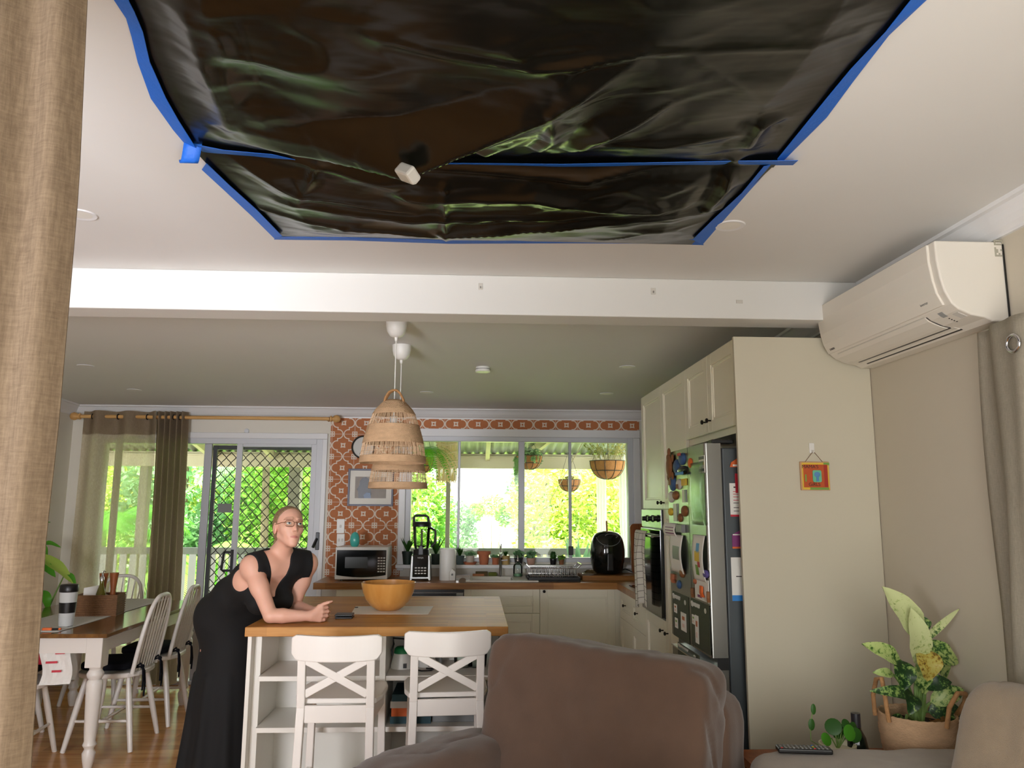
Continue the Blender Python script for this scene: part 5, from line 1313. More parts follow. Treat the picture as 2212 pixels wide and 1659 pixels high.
# pendants with woven seagrass shades
def pendant(label, px, py_c, px_s, py_b, dZ=None):
    c = atk(px, py_c); zb = at(px_s, py_b, Y=c.y).z
    t = thing('pendant_lamp', label, 'pendant lamp', (c.x, c.y, zb), 0, 'woven pendant lamps above the island')
    R, H = .167, .325; top = c.z - zb
    prof = [(1, 0), (.985, .09), (.965, .18), (.94, .26), (.91, .33), (.865, .42), (.82, .5), (.775, .59), (.72, .67), (.655, .76), (.56, .84), (.45, .9), (.33, .965), (.2, 1.0)]
    def rad(v):
        for (r0, h0), (r1, h1) in zip(prof, prof[1:]):
            if v <= h1: return R * (r0 + (r1 - r0) * (v - h0) / (h1 - h0))
        return R * .2
    def band(v0, v1, n):
        nu = 120
        def fn(u, v):
            s = v0 + (v1 - v0) * v; a = 2 * pi * u
            k = int(round(v * n)); r = rad(s) + .0022 * math.cos(u * nu * pi + k * pi) + .0012 * math.cos(v * n * pi)
            return (r * math.cos(a), r * math.sin(a), s * H)
        return build(MB().grid(fn, nu, n, True), 'woven_band', MT['weave'], t, smooth=180, thick=.003, offs=0)
    sh = band(.0, .105, 10); band(.305, .595, 26); band(.765, 1.0, 22)
    for v0, v1, mid, nr in ((.105, .305, (.17, .24), 110), (.595, .765, (.68,), 92)):
        mb = MB()
        for k in range(nr):
            a = 2 * pi * k / nr + .012 * math.sin(k * 2.3); pts = []
            for i in range(4):
                s = v0 - .01 + (v1 - v0 + .02) * i / 3; a2 = a + .008 * math.sin(k * 1.7 + i); pts.append((rad(s) * math.cos(a2), rad(s) * math.sin(a2), s * H))
            mb.tube(pts, .0014, 4, cap=False)
        for s in mid: mb.tube([(rad(s) * 1.006 * math.cos(2 * pi * k / 48), rad(s) * 1.006 * math.sin(2 * pi * k / 48), s * H) for k in range(48)], .0013, 4, True)
        build(mb, 'open_reeds', MT['reed'], t)
    build(MB().tube([(R * math.cos(2 * pi * k / 64), R * math.sin(2 * pi * k / 64), .002) for k in range(64)], .0035, 6, True), 'rim', MT['weave'], t, smooth=True)
    for s in (-1, 1):
        pts = [(-.05, s * .02, H * .95), (-.045, s * .02, H * 1.03), (-.028, s * .018, H * 1.12), (-.01, s * .014, H * 1.155), (.012, s * .014, H * 1.155), (.028, s * .018, H * 1.11), (.045, s * .02, H * 1.02), (.05, s * .02, H * .95)]
        build(MB().tube(pts, .006, 8), 'rope_handle', MT['rope'], t, smooth=True)
    Rc = .056
    build(MB().lathe([(Rc, top), (Rc, top - .004), (Rc * .98, top - .03), (Rc * .86, top - .06), (Rc * .6, top - .082), (Rc * .3, top - .09), (.001, top - .091)], n=32), 'ceiling_cup', MT['plastic'], t, smooth=True)
    build(MB().lathe([(.010, top - .088), (.009, top - .1), (.006, top - .11), (.003, top - .112)], n=14), 'cord_grip', MT['plastic'], t, smooth=True)
    build(MB().tube([(0, 0, top - .108), (0, 0, H * .72)], .0032, 8), 'cord', MT['plastic'], t, smooth=True)
    build(MB().lathe([(.008, H * .75), (.02, H * .73), (.021, H * .58), (.018, H * .56), (.001, H * .56)], n=18), 'lamp_holder', MT['plastic'], t, smooth=True)
    return t
p1 = pendant('woven seagrass pendant lamp nearer the beam, its shade higher and in front', 857, 693, 845, 1000)
p2 = pendant('woven seagrass pendant lamp further back, its shade lower', 868, 746, 857, 1055)

# ------------------------------------------------------------------ curtains
# near left linen panel hanging beside the camera
Yc = .80
edge = [at(p, y, Y=Yc) for p, y in ((200, -190), (188, 0), (170, 400), (150, 640), (125, 930), (100, 1150), (78, 1480), (66, 1659), (60, 1900))]
def edge_x(z):
    E_ = sorted(((e.z, e.x) for e in edge))
    for (z0, x0), (z1, x1) in zip(E_, E_[1:]):
        if z <= z1: return x0 + (x1 - x0) * (z - z0) / (z1 - z0)
    return E_[-1][1]
mb = MB(); ztop, zbot = ZC - .09, .03
def fn(u, v):
    z = ztop + (zbot - ztop) * v; xr = edge_x(max(z, edge[-1].z)) ; xl = xr - .75
    uu = u ** 1.0
    return (xl + (xr - xl) * uu, Yc + .024 * math.sin((uu - 1) * 19 + .6 * (1 - uu) * math.sin(v * 3)) + .012 * math.sin((uu - 1) * 71), z)
mb.grid(fn, 110, 60)
t = thing('near_curtain', 'brown-beige linen curtain hanging close to the camera at the left', 'curtain', (edge_x(1.2) - .35, Yc, .03))
build(mb, 'panel', MT['linen'], t, smooth=180, world=True)
hm = MB().tube([(edge_x(max(z, edge[-1].z)) - .001, fn(1, (ztop - z) / (ztop - zbot))[1], z) for z in [zbot + (ztop - zbot) * i / 60 for i in range(61)]], .0016, 5)
build(hm, 'edge_seam', MT['linen'], t, world=True)
build(MB().cyl((edge_x(2) - .8, Yc, ZC - .07), (edge_x(2) + .06, Yc, ZC - .07), .012), 'rod', MT['pine'], t, smooth=True, world=True)
for dx_ in (-.7, .02): build(MB().cyl((edge_x(2) + dx_, Yc, ZC - .07), (edge_x(2) + dx_, Yc, ZC), .008), 'rod_hanger', MT['pine'], t, world=True)
# right linen curtain with eyelets along the right wall
xc = XR - .085
a0 = at(2100, 722, X=xc); yA0 = a0.y; zt0 = a0.z + .005
rq = at(2192, 742, X=xc - .03)
t = thing('side_curtain', 'grey-beige eyelet curtain on the right wall behind the cushion', 'curtain', (xc, 1.7, .03))
mb = MB()
L = 1.75
def fn2(u, v):
    y = yA0 - L * u; z = zt0 + (.03 - zt0) * v
    amp = .045 if v > .12 else .045
    ph = (yA0 - y) / .37 * pi * 2 + 1.2
    y2 = y + .085 * v * (1 - u) 
    return (xc + amp * math.sin(ph) * min(1, .55 + v) + .008 * math.sin(y * 47 + v * 4), y2 + .01 * math.sin(v * 9 + u * 30), z)
mb.grid(fn2, 120, 50); pn_ = build(mb, 'panel', MT['linen2'], t, smooth=180, world=True, thick=.002)
for k in range(5):
    y = rq.y - .185 * k; u = (yA0 - y) / L; xx = fn2(u, .03)[0]
    if k % 2 == 0 or True:
        dv = (fn2(u + .004, .03)[0] - fn2(u - .004, .03)[0]) / (L * .008)
        ring = MB().tube([(xx - .006 + dv * -(.026 * math.cos(2 * pi * i / 28)), y + .026 * math.cos(2 * pi * i / 28), rq.z + .026 * math.sin(2 * pi * i / 28)) for i in range(28)], .0055, 8, True)
        build(ring, 'eyelet', MT['chrome'], t, smooth=True, world=True)
build(MB().cyl((XR - .085, yA0 - .12, rq.z), (XR - .085, .0, rq.z), .011), 'rod', MT['dark'], t, smooth=True, world=True)
for y in (yA0 - .14, .4): build(MB().cyl((XR - .085, y, rq.z), (XR, y, rq.z), .008), 'rod_bracket', MT['dark'], t, world=True)
# back door: wooden rod, sheer panel, gathered taupe panel
Yr = YB - .13
ra, rb = at(176, 899, Y=Yr), at(712, 905, Y=Yr); rb.z = ra.z = (ra.z + rb.z) / 2
t = thing('curtain_rod', 'pale wooden curtain rod above the sliding door', 'curtain rod', ((ra.x + rb.x) / 2, Yr, ra.z - .016))
build(MB().cyl(ra, rb, .0155, n=14), 'pole', MT['pine'], t, smooth=True, world=True)
for e, s, nm in ((ra, -1, 'finial'), (rb, 1, 'finial')):
    mb = MB().lathe([(.012, 0), (.026, .008), (.026, .018), (.016, .024), (.03, .042), (.035, .06), (.028, .082), (.01, .094), (.001, .095)], (0, 0, 0), 18, 'x')
    mb.xf(Matrix.Translation(e) @ Matrix.Scale(s, 4, (1, 0, 0))); build(mb, nm, MT['pine'], t, smooth=True, world=True)
for x in (ra.x + .04, rb.x - .03): build(MB().cyl((x, Yr, ra.z), (x, YB, ra.z), .012), 'bracket', MT['pine'], t, smooth=True, world=True)
Rd = ra.z
def hung(name, label, cat, x0t, x1t, x0b, x1b, zt, zb, waves, amp, mat, headmat, ph=0.0, head=.12, rings=(), sag=.0):
    tt = thing(name, label, cat, ((x0b + x1b) / 2, Yr, zb), 0)
    def fn(u, v, v0, v1):
        s = v0 + (v1 - v0) * v; e = s ** .8
        x0, x1 = x0t + (x0b - x0t) * e, x1t + (x1b - x1t) * e
        return (x0 + (x1 - x0) * u, Yr + amp * math.sin(u * waves * 2 * pi + ph) + .006 * math.sin(u * waves * 9 + s * 5), zt + (zb - zt) * s)
    hs = head / (zt - zb)
    mb = MB().grid(lambda u, v: fn(u, v, 0, hs), 120, 5); build(mb, 'heading', headmat, tt, smooth=180, world=True)
    mb = MB().grid(lambda u, v: fn(u, v, hs, 1), 120, 40); build(mb, 'panel', mat, tt, smooth=180, world=True)
    for px in rings:
        x = at(px, 905, Y=Yr).x
        build(MB().tube([(x, Yr + .021 * math.cos(2 * pi * i / 20), Rd + .021 * math.sin(2 * pi * i / 20)) for i in range(20)], .005, 6, True), 'eyelet', MT['knob'], tt, smooth=True, world=True)
    return tt
X_ = lambda p, y=950: at(p, y, Y=Yr).x
zt1 = at(250, 888, Y=Yr).z
hung('sheer_curtain', 'sheer beige eyelet curtain at the left half of the sliding door', 'curtain', X_(172), X_(338), X_(128, 1400), X_(322, 1400), zt1, .03, 2.6, .05, MT['sheer'], MT['linen3'], .8, .2, (200, 255, 318))
hung('gathered_curtain', 'gathered taupe curtain panel at the middle of the sliding door', 'curtain', X_(334), X_(400), X_(310, 1400), X_(382, 1400), zt1, .03, 5.2, .045, MT['linen3'], MT['linen3'], .3, .1, (345, 360, 375, 388))

# hanging painted tile on the tall panel
yp = yP - .0005
def pt(px, py, dy=0): return at(px, py, Y=yp - dy)
t = thing('wall_art_tile', 'small orange painted tile hanging from a white hook on the end panel', 'wall art', (pt(1760, 1060).x, yp, pt(1760, 1060).z))
a, b = pt(1729, 1059), pt(1788, 998)
w = b.x - a.x; h = b.z - a.z
def tb(nm, u0, v0, u1, v1, d0, d1, m, bev=0): return build(MB().box(a.x + u0 * w, a.x + u1 * w, yp - d1, yp - d0, a.z + v0 * h, a.z + v1 * h), nm, m, t, world=True, bevel=bev)
tb('slab', 0, 0, 1, 1, .002, .012, PM('unpainted_clay_edge', (206, 160, 116), .7, vary=.1), .002)
tb('yellow_border', .05, .03, .97, .96, .012, .013, MT['yellow']); tb('green_stripe', .3, .02, .95, .1, .013, .0135, MT['grn']); tb('green_stripe', .8, .88, 1.0, .97, .013, .0135, MT['grn'])
tb('orange_field', .09, .1, .93, .9, .013, .014, PM('burnt_orange_paint', (190, 84, 34), .6, vary=.12, scale=30))
tb('red_stripe', .8, .12, .92, .88, .014, .0145, PM('brick_red_paint', (170, 50, 34), .6)); tb('green_mark', .14, .3, .19, .55, .014, .0145, MT['grn'])
pl = []
for cx_, cz_, a0_ in ((.64, .34, -pi / 2), (.64, .64, 0), (.46, .64, pi / 2), (.46, .34, pi)):
    pl += [(a.x + w * (cx_ + .06 * math.cos(a0_ + k * pi / 10)), a.z + h * (cz_ + .06 * math.sin(a0_ + k * pi / 10))) for k in range(6)]
build(MB().prism(pl, yp - .017, yp - .014, 'y'), 'turquoise_medallion', PM('mint_glaze', (110, 190, 150), .4), t, world=True)
mb = MB().ball((a.x + .55 * w, yp - .0172, a.z + .55 * h), (.014, .0015, .012)); mb.box(a.x + .515 * w, a.x + .60 * w, yp - .0186, yp - .017, a.z + .31 * h, a.z + .47 * h)
build(mb, 'blue_figure', PM('soft_blue', (90, 140, 190), .5), t, world=True)
text("MAMA'S", .021, Matrix.Translation((a.x + .33 * w, yp - .0148, a.z + .82 * h)) @ RXY, MT['ink'], t); text('GiRLS', .021, Matrix.Translation((a.x + .45 * w, yp - .0148, a.z + .2 * h)) @ RXY, MT['ink'], t)
hk = pt(1751, 968)
mb = MB().tube([pt(1739, 998, .006), pt(1755, 977, .012), pt(1759, 977, .012), pt(1777, 998, .006)], .0012, 5); build(mb, 'string', PM('brown_string', (120, 92, 72), .9), t, world=True)
c1, c2 = pt(1748, 979), pt(1758, 957)
th = thing('adhesive_hook', 'white plastic hook on the end panel holding the painted tile', 'hook', ((c1.x + c2.x) / 2, yp, c1.z))
build(MB().box(c1.x, c2.x, yp - .005, yp, c1.z, c2.z), 'plate', MT['plastic'], th, world=True, bevel=.002)
build(MB().tube([((c1.x + c2.x) / 2, yp - .004, c1.z + .012), ((c1.x + c2.x) / 2, yp - .016, c1.z + .002), ((c1.x + c2.x) / 2, yp - .02, c1.z + .012)], .004, 8), 'hook_arm', MT['plastic'], th, smooth=True, world=True)
# ------------------------------------------------------------------ upholstery and plants in front
def puff(mb, half, M, e=.38, n=26, wr=.006, seed=0, sc=6.0):
    """soft cushion: superellipsoid cube with wrinkles, half sizes (hx,hy,hz)"""
    vs = []; fs = []
    def cube(f, u, v):
        a, b = 2 * u - 1, 2 * v - 1
        return [(1, a, b), (-1, b, a), (b, 1, a), (a, -1, b), (a, b, 1), (b, a, -1)][f]
    for f in range(6):
        b0 = len(vs)
        for j in range(n + 1):
            for i in range(n + 1):
                x, y, z = cube(f, i / n, j / n)
                p = 2 / e; k = (abs(x) ** p + abs(y) ** p + abs(z) ** p) ** (-1 / p)
                q = Vector((x * k * half[0], y * k * half[1], z * k * half[2]))
                nn = Vector((x, y, z)).normalized()
                d = wr * (mnoise.noise(q * sc + Vector((seed, 0, 0))) + .5 * mnoise.noise(q * sc * 2.7 + Vector((0, seed, 0))) - .8 * max(0, .12 - abs(mnoise.noise(q * sc * .9 + Vector((3, 1, seed))))) / .12)
                vs.append(M @ (q + nn * d))
        w = n + 1
        fs += [(b0 + j * w + i, b0 + j * w + i + 1, b0 + (j + 1) * w + i + 1, b0 + (j + 1) * w + i) for j in range(n) for i in range(n)]
    return mb.add(vs, fs)
def weld(o):
    import bmesh
    bm = bmesh.new(); bm.from_mesh(o.data); bmesh.ops.remove_doubles(bm, verts=bm.verts, dist=.0005); bmesh.ops.recalc_face_normals(bm, faces=bm.faces); bm.to_mesh(o.data); bm.free()
    return o
# brown suede armchair, facing the left front
pL, pR = Vector((.13, 3.12)), Vector((.78, 2.60))
dv = (pR - pL).normalized(); ang = math.atan2(dv.y, dv.x)
ctr = (pL + pR) / 2
t = thing('suede_armchair', 'brown suede armchair in front of the stools', 'armchair', (ctr.x, ctr.y, 0), ang)
# local frame: x along the back, -y is the way the chair faces
Wd = .40
mb = MB(); puff(mb, (.445, .125, .31), Matrix.Translation((-.03, .02, .675)) @ Matrix.Rotation(.035, 4, 'Y') @ Matrix.Rotation(-.12, 4, 'X'), .26, 34, .012, 2.0, 5.0); weld(build(mb, 'back_cushion', MT['suede'], t, smooth=180))
mb = MB(); puff(mb, (Wd + .0, .10, .36), Matrix.Translation((.03, .17, .50)) @ Matrix.Rotation(-.1, 4, 'X'), .25, 20, .006, 4.0); weld(build(mb, 'back_frame', MT['suede'], t, smooth=180))
mb = MB(); puff(mb, (Wd - .02, .36, .10), Matrix.Translation((.0, -.40, .37)), .3, 22, .008, 5.0); weld(build(mb, 'seat_cushion', MT['suede'], t, smooth=180))
for s in (-1, 1):
    mb = MB(); puff(mb, (.125, .41, .115), Matrix.Translation((s * (Wd + .07), -.33, .535)) @ Matrix.Rotation(-.04, 4, 'X'), .5, 24, .010, 6.0 + s); weld(build(mb, 'armrest', MT['suede'], t, smooth=180))
    mb = MB(); puff(mb, (.10, .40, .22), Matrix.Translation((s * (Wd + .07), -.30, .26)), .2, 14, .004, 7.0); weld(build(mb, 'arm_base', MT['suede'], t, smooth=180))
mb = MB(); puff(mb, (Wd - .02, .40, .12), Matrix.Translation((0, -.28, .17)), .2, 12, .003, 8.0); weld(build(mb, 'base', MT['suede'], t, smooth=180))
for sx in (-1, 1):
    for y in (-.6, .15): build(MB().box(sx * .4 - .025, sx * .4 + .025, y - .025, y + .025, 0, .06), 'foot', MT['black'], t)
# grey-beige sofa along the right wall; only its far arm and a cushion are in view
t = thing('fabric_sofa', 'grey-beige fabric sofa along the right wall, remote on its arm', 'sofa', (1.33, 1.6, 0))
ax0, az = .895, .70
mb = MB(); puff(mb, (.41, .17, .17), Matrix.Translation((ax0 + .41 - 1.33, 2.50 - 1.6, az - .17)), .28, 26, .004, 9.0, 8.0); weld(build(mb, 'armrest', MT['greyfab'], t, smooth=180))
mb = MB(); puff(mb, (.39, .14, .26), Matrix.Translation((ax0 + .42 - 1.33, 2.50 - 1.6, .30)), .15, 12, .002, 9.0); weld(build(mb, 'arm_base', MT['greyfab'], t, smooth=180))
mb = MB(); puff(mb, (.38, .9, .14), Matrix.Translation((ax0 + .40 - 1.33, 1.38 - 1.6, .30)), .2, 14, .003, 10.0); weld(build(mb, 'seat', MT['greyfab'], t, smooth=180))
for sx in (-.3, .3):
    for y in (-1.0, .85): build(MB().box(sx - .02, sx + .02, y - .02, y + .02, 0, .08), 'foot', MT['black'], t)
mb = MB(); puff(mb, (.15, .26, .30), Matrix.Translation((1.50, 2.04, .70)) @ Matrix.Rotation(.25, 4, 'Y') @ Matrix.Rotation(.12, 4, 'Z'), .42, 24, .006, 11.0); 
weld(solo(mb, 'sofa_cushion', MT['beigefab'], 'loose beige cushion leaning at the right end of the sofa', 'cushion', smooth=180))
# remote control
a, b = at(1668, 1622, Z=az + .008), at(1802, 1617, Z=az + .008)
d = b - a; L = .17; cx = (a + b) / 2; rz = math.atan2(d.y, d.x) - .22
t = thing('remote_control', 'black remote control lying on the sofa arm', 'remote control', (cx.x, cx.y - .005, az + .002), rz)
build(MB().box(-L / 2, L / 2, -.024, .024, 0, .016), 'casing', MT['black'], t, bevel=.005, seg=3)
cols = ['red', 'grn', 'yellow', 'blue']
for i in range(12):
    for j in range(4):
        m = MT['grey']
        if i == 8: m = MT[cols[j]]
        if i == 0 and j == 0: m = MT['red']
        x = -L / 2 + .012 + i * .0128; y = -.0165 + j * .011
        build(MB().box(x - .003, x + .003, y - .0025, y + .0025, .0155, .0175), 'button', m, t)
# side table behind the arm (hidden by it) carries the plants
solo(MB().box(1.05, 1.765, 2.69, 3.20, .50, .53).box(1.07, 1.10, 2.70, 2.73, 0, .5).box(1.72, 1.75, 2.70, 2.73, 0, .5).box(1.07, 1.10, 3.15, 3.18, 0, .5).box(1.72, 1.75, 3.15, 3.18, 0, .5), 'side_table', MT['midw'], 'low wooden side table in the corner under the potted plants', 'side table')
def dieff():
    m, t, b = new_mat('dieffenbachia_leaf')
    v = t.obj(); n = t.noise(v, 70, 4, .65); n2 = t.noise(v, 11, 2)
    f = t.m('ADD', t.m('MULTIPLY', n, 1.0), t.m('MULTIPLY', n2, .9))
    t.set(b.inputs['Base Color'], t.ramp(f, [(.72, lin((34, 72, 26))), (.80, lin((96, 136, 58))), (.9, lin((190, 202, 140)))])); b.inputs['Roughness'].default_value = .4
    return m
MT['dieff'] = dieff(); MT['dieffpale'] = None
def dm(name, c1, c2, c3, lo):
    m, t, b = new_mat(name); v = t.obj(); n = t.noise(v, 75, 4, .65); n2 = t.noise(v, 9, 2)
    f = t.m('ADD', n, t.m('MULTIPLY', n2, .6))
    t.set(b.inputs['Base Color'], t.ramp(f, [(lo, lin(c1)), (lo + .05, lin(c2)), (lo + .16, lin(c3))])); b.inputs['Roughness'].default_value = .4
    return m
MT['dpale'] = dm('pale_speckled_leaf', (60, 96, 40), (168, 184, 112), (200, 208, 150), .64)
MT['dmid'] = dm('blotched_leaf', (36, 78, 28), (110, 146, 66), (178, 196, 120), .70)
MT['ddark'] = dm('dark_blotched_leaf', (22, 56, 22), (50, 92, 36), (150, 176, 96), .82)
MT['dyel'] = dm('yellowing_leaf', (110, 84, 30), (176, 150, 56), (190, 180, 96), .7)
def blade(mb, b0, tip, w, bend=.03, side=0.0, n=12, nrm=None):
    """leaf blade from base to tip with a folded midrib"""
    b0, tip = Vector(b0), Vector(tip); d = tip - b0; L = d.length; d.normalize()
    nrm = Vector(nrm) if nrm else Vector((0, -1, .35)); s = d.cross(nrm).normalized(); nn = s.cross(d).normalized()
    vs = []
    for i in range(n + 1):
        q = i / n; wd = w * (math.sin(pi * q ** .8) ** .75) * .5 + .0008; c = b0 + d * (L * q) + nn * (bend * math.sin(pi * q)) + s * (side * math.sin(pi * q)) 
        for k, f in ((-1, 1), (-.5, .55), (0, 0), (.5, .55), (1, 1)):
            wv = .06 * w * math.sin(q * 17 + k * 2)
            vs.append(c + s * (wd * k) + nn * (wd * .28 * f + wv * abs(k) * .5))
    fs = [(i * 5 + k, i * 5 + k + 1, (i + 1) * 5 + k + 1, (i + 1) * 5 + k) for i in range(n) for k in range(4)]
    return mb.add(vs, fs)
YPL = 2.83
bc = at(1985, 1600, Y=YPL); bc.z = .53
t = thing('basket_plant', 'tall variegated dumb cane plant in a woven basket beside the curtain', 'potted plant', bc)
zr = at(1985, 1556, Y=YPL - .1).z - bc.z; R = .128
prof = [(R * .8, 0), (R * .94, zr * .3), (R, zr * .7), (R * .99, zr), (R * .95, zr), (R * .94, zr - .03), (.002, zr - .035)]
def bk(u, v):
    a = 2 * pi * u; i = v * 3; h = zr * v; r = R * (.8 + .2 * min(1, v * 1.4)) + .003 * math.sin(u * 64 * pi) * math.cos(v * 26 * pi)
    return (r * math.cos(a), r * math.sin(a), h)
build(MB().grid(bk, 128, 30, True), 'basket', MT['weave'], t, smooth=180, thick=.005)
build(MB().lathe([(R * .96, zr - .04), (.001, zr - .035)], n=30), 'potting_soil', MT['soil'], t)
for s in (-1, 1):
    pts = [(s * R * 1.0, -.045 * 1, zr - .02), (s * R * 1.04, -.04, zr + .06), (s * R * .98, -.01, zr + .12), (s * R * 1.0, .025, zr + .11), (s * R * 1.04, .045, zr + .05), (s * R * 1.0, .05, zr - .02)]
    if s > 0: pts = [(.03, -R * .98, zr - .02), (.04, -R * 1.05, zr + .05), (.075, -R * 1.02, zr + .095), (.125, -R * .75, zr + .085), (.14, -R * .5, zr + .05), (R * .95, -R * .3, zr - .0)]
    build(MB().tube(pts, .008, 8), 'rope_handle', MT['rope'], t, smooth=True)
LV = [((1990, 1385), (1905, 1267), 62, 'dpale', .02, -.03), ((1984, 1436), (1966, 1312), 52, 'dpale', .02, -.07), ((1987, 1392), (2072, 1315), 15, 'dpale', -.0, -.02), ((1945, 1432), (1861, 1391), 36, 'dmid', .02, -.05), ((1930, 1457), (1885, 1453), 19, 'dmid', .01, -.02),
      ((1987, 1398), (2070, 1433), 48, 'dmid', .02, -.0), ((1990, 1400), (2003, 1472), 54, 'dyel', .03, -.06), ((1944, 1425), (1952, 1492), 46, 'ddark', .02, -.06), ((1990, 1482), (2056, 1474), 32, 'ddark', .02, -.05), ((1975, 1506), (1878, 1493), 26, 'ddark', .03, -.06),
      ((2010, 1517), (2082, 1489), 38, 'dmid', .02, -.04), ((1968, 1500), (1964, 1545), 32, 'ddark', .02, -.07), ((2004, 1538), (2079, 1540), 46, 'ddark', .02, .0), ((2012, 1400), (2040, 1470), 36, 'dmid', .02, .03), ((1955, 1560), (1915, 1556), 26, 'ddark', .01, -.03), ((2000, 1365), (1978, 1330), 40, 'dmid', .0, .04), ((1972, 1440), (1998, 1500), 42, 'dmid', .02, -.03)]
root = Vector((0, 0, zr - .03))
stm = MB()
for i, (p, q, w, m, bd, dy) in enumerate(LV):
    a = at(*p, Y=YPL + dy * .4) - bc; b = at(*q, Y=YPL + dy) - bc; mb = MB()
    blade(mb, a, b, w * 2.85 / F_PX, bd, nrm=(0, -1, .5)); build(mb, 'leaf', MT[m], t, smooth=180)
    rx = root + Vector((.012 * math.sin(i * 2.1), .012 * math.cos(i * 1.7), 0)); stm.tube([rx, rx.lerp(a, .5) + Vector((-.008 * math.sin(i), 0, .02)), a], [.009, .007, .004], 7)
build(stm, 'stalk', MT['stem'], t, smooth=True)
mb = MB(); a = at(2035, 1575, Y=YPL - .06) - bc
leaves(mb, random.Random(8), a, (.05, .04, .03), 16, .034, .2); build(mb, 'withered_leaf', PM('dead_leaf', (128, 88, 36), .8, vary=.3), t)
# small round-leaved plant and wine bottle
q = at(1815, 1612, Y=2.76)
t = thing('small_pot_plant', 'small round-leaved plant in a pale bowl behind the remote', 'potted plant', (q.x, 2.78, .53))
zz = at(1815, 1606, Y=2.78).z - .53
build(MB().lathe([(.05, 0), (.055, zz * .5), (.062, zz), (.057, zz), (.05, zz - .015), (.001, zz - .018)], n=26), 'bowl', PM('cream_bowl', (210, 204, 180), .5), t, smooth=True)
for px, py, r in ((1800, 1570, 17), (1812, 1580, 16), (1835, 1583, 16), (1848, 1588, 15), (1828, 1566, 12), (1785, 1597, 13), (1842, 1570, 10)):
    c = at(px, py, Y=2.76 + .01 * ((px * 7) % 5 - 2)) - Vector((q.x, 2.78, .53)); rr = r * 2.78 / F_PX; mb = MB()
    M = Matrix.Translation(c) @ Matrix.Rotation(math.radians(60 + (px * 13) % 40), 4, 'X') @ Matrix.Rotation(math.radians((px * 7) % 50 - 25), 4, 'Y')
    mb.lathe([(rr, .0), (rr * .7, .003), (.001, .001)], n=16); mb.xf(M); build(mb, 'leaf', MT['fern'] if px % 2 else MT['leafd'], t, smooth=True)
    build(MB().tube([(0, 0, zz - .02), c.lerp(Vector((0, 0, zz)), .5) + Vector((0, 0, .01)), c], .0022, 5), 'leaf_stalk', MT['stem'], t)
vb = Vector((q.x, 2.78, .53)); v0 = at(1752, 1600, Y=2.74) - vb; v1 = at(1750, 1570, Y=2.74) - vb; v2 = at(1757, 1524, Y=2.74) - vb
build(MB().tube([(-.04, 0, zz - .02), v0, v1, v2], .0015, 5), 'vine', MT['stem'], t)
for (px, py, w, h) in ((1757, 1532, 11, 22), (1753, 1565, 14, 24)):
    c = at(px, py, Y=2.74) - vb; build(MB().ball(c, (w / 2 * 2.75 / F_PX, .003, h / 2 * 2.75 / F_PX)), 'vine_leaf', MT['leafd'], t, smooth=True)
q = at(1858, 1610, Y=2.78); zb0 = at(1858, 1542, Y=2.78).z - .53; zs_ = at(1858, 1588, Y=2.78).z - .53
t = thing('wine_bottle', 'dark glass wine bottle between the two plants', 'bottle', (q.x, 2.80, .53))
build(MB().lathe([(.034, 0), (.037, .006), (.037, zs_ - .05), (.030, zs_ - .012), (.016, zs_ + .015), (.0145, zb0 - .03), (.0145, zb0 - .02), (.001, zb0 - .02)], n=24), 'glass_body', PM('dark_green_glass', (18, 26, 18), .12), t, smooth=True)
build(MB().lathe([(.0155, zb0 - .05), (.016, zb0 - .045), (.016, zb0 - .002), (.001, zb0)], n=20), 'foil_cap', PM('bottle_foil', (38, 36, 40), .35), t, smooth=True)
# ------------------------------------------------------------------ dining corner
TX0_, TX1_, TY0, TY1, TZ_ = -3.06, -2.085, 4.67, 6.27, .75
t = thing('dining_table', 'dark-topped farmhouse dining table with white turned legs', 'dining table', ((TX0_ + TX1_) / 2, (TY0 + TY1) / 2, 0))
MT['tabletop'] = WOOD('dark_oiled_tabletop', (92, 60, 28), (136, 94, 46), 1, .9, .16, (1.9, .11, .0006), coat=.3)
build(MB().box(TX0_, TX1_, TY0, TY1, TZ_ - .024, TZ_), 'table_top', MT['tabletop'], t, world=True, bevel=.004)
i_ = .055
for b in ((TX0_ + i_, TX1_ - i_, TY0 + i_, TY0 + i_ + .022), (TX0_ + i_, TX1_ - i_, TY1 - i_ - .022, TY1 - i_), (TX0_ + i_, TX0_ + i_ + .022, TY0 + i_ + .022, TY1 - i_ - .022), (TX1_ - i_ - .022, TX1_ - i_, TY0 + i_ + .022, TY1 - i_ - .022)):
    build(MB().box(b[0], b[1], b[2], b[3], TZ_ - .115, TZ_ - .025), 'apron', MT['chairw'], t, world=True)
lp = [(.02, 0), (.024, .01), (.032, .05), (.036, .085), (.026, .105), (.026, .112), (.037, .13), (.03, .15), (.034, .2), (.042, .38), (.045, .46), (.042, .475), (.033, .485), (.044, .505), (.046, .52), (.034, .54), (.036, .55), (.044, .56)]
for x in (TX0_ + .085, TX1_ - .085):
    for y in (TY0 + .085, TY1 - .085):
        mb = MB().lathe(lp, (x, y, 0), 18); lg = build(mb, 'leg', MT['chairw'], t, smooth=40, world=True)
        build(MB().box(x - .046, x + .046, y - .046, y + .046, .555, TZ_ - .026), 'leg_block', MT['chairw'], lg, world=True, bevel=.004)
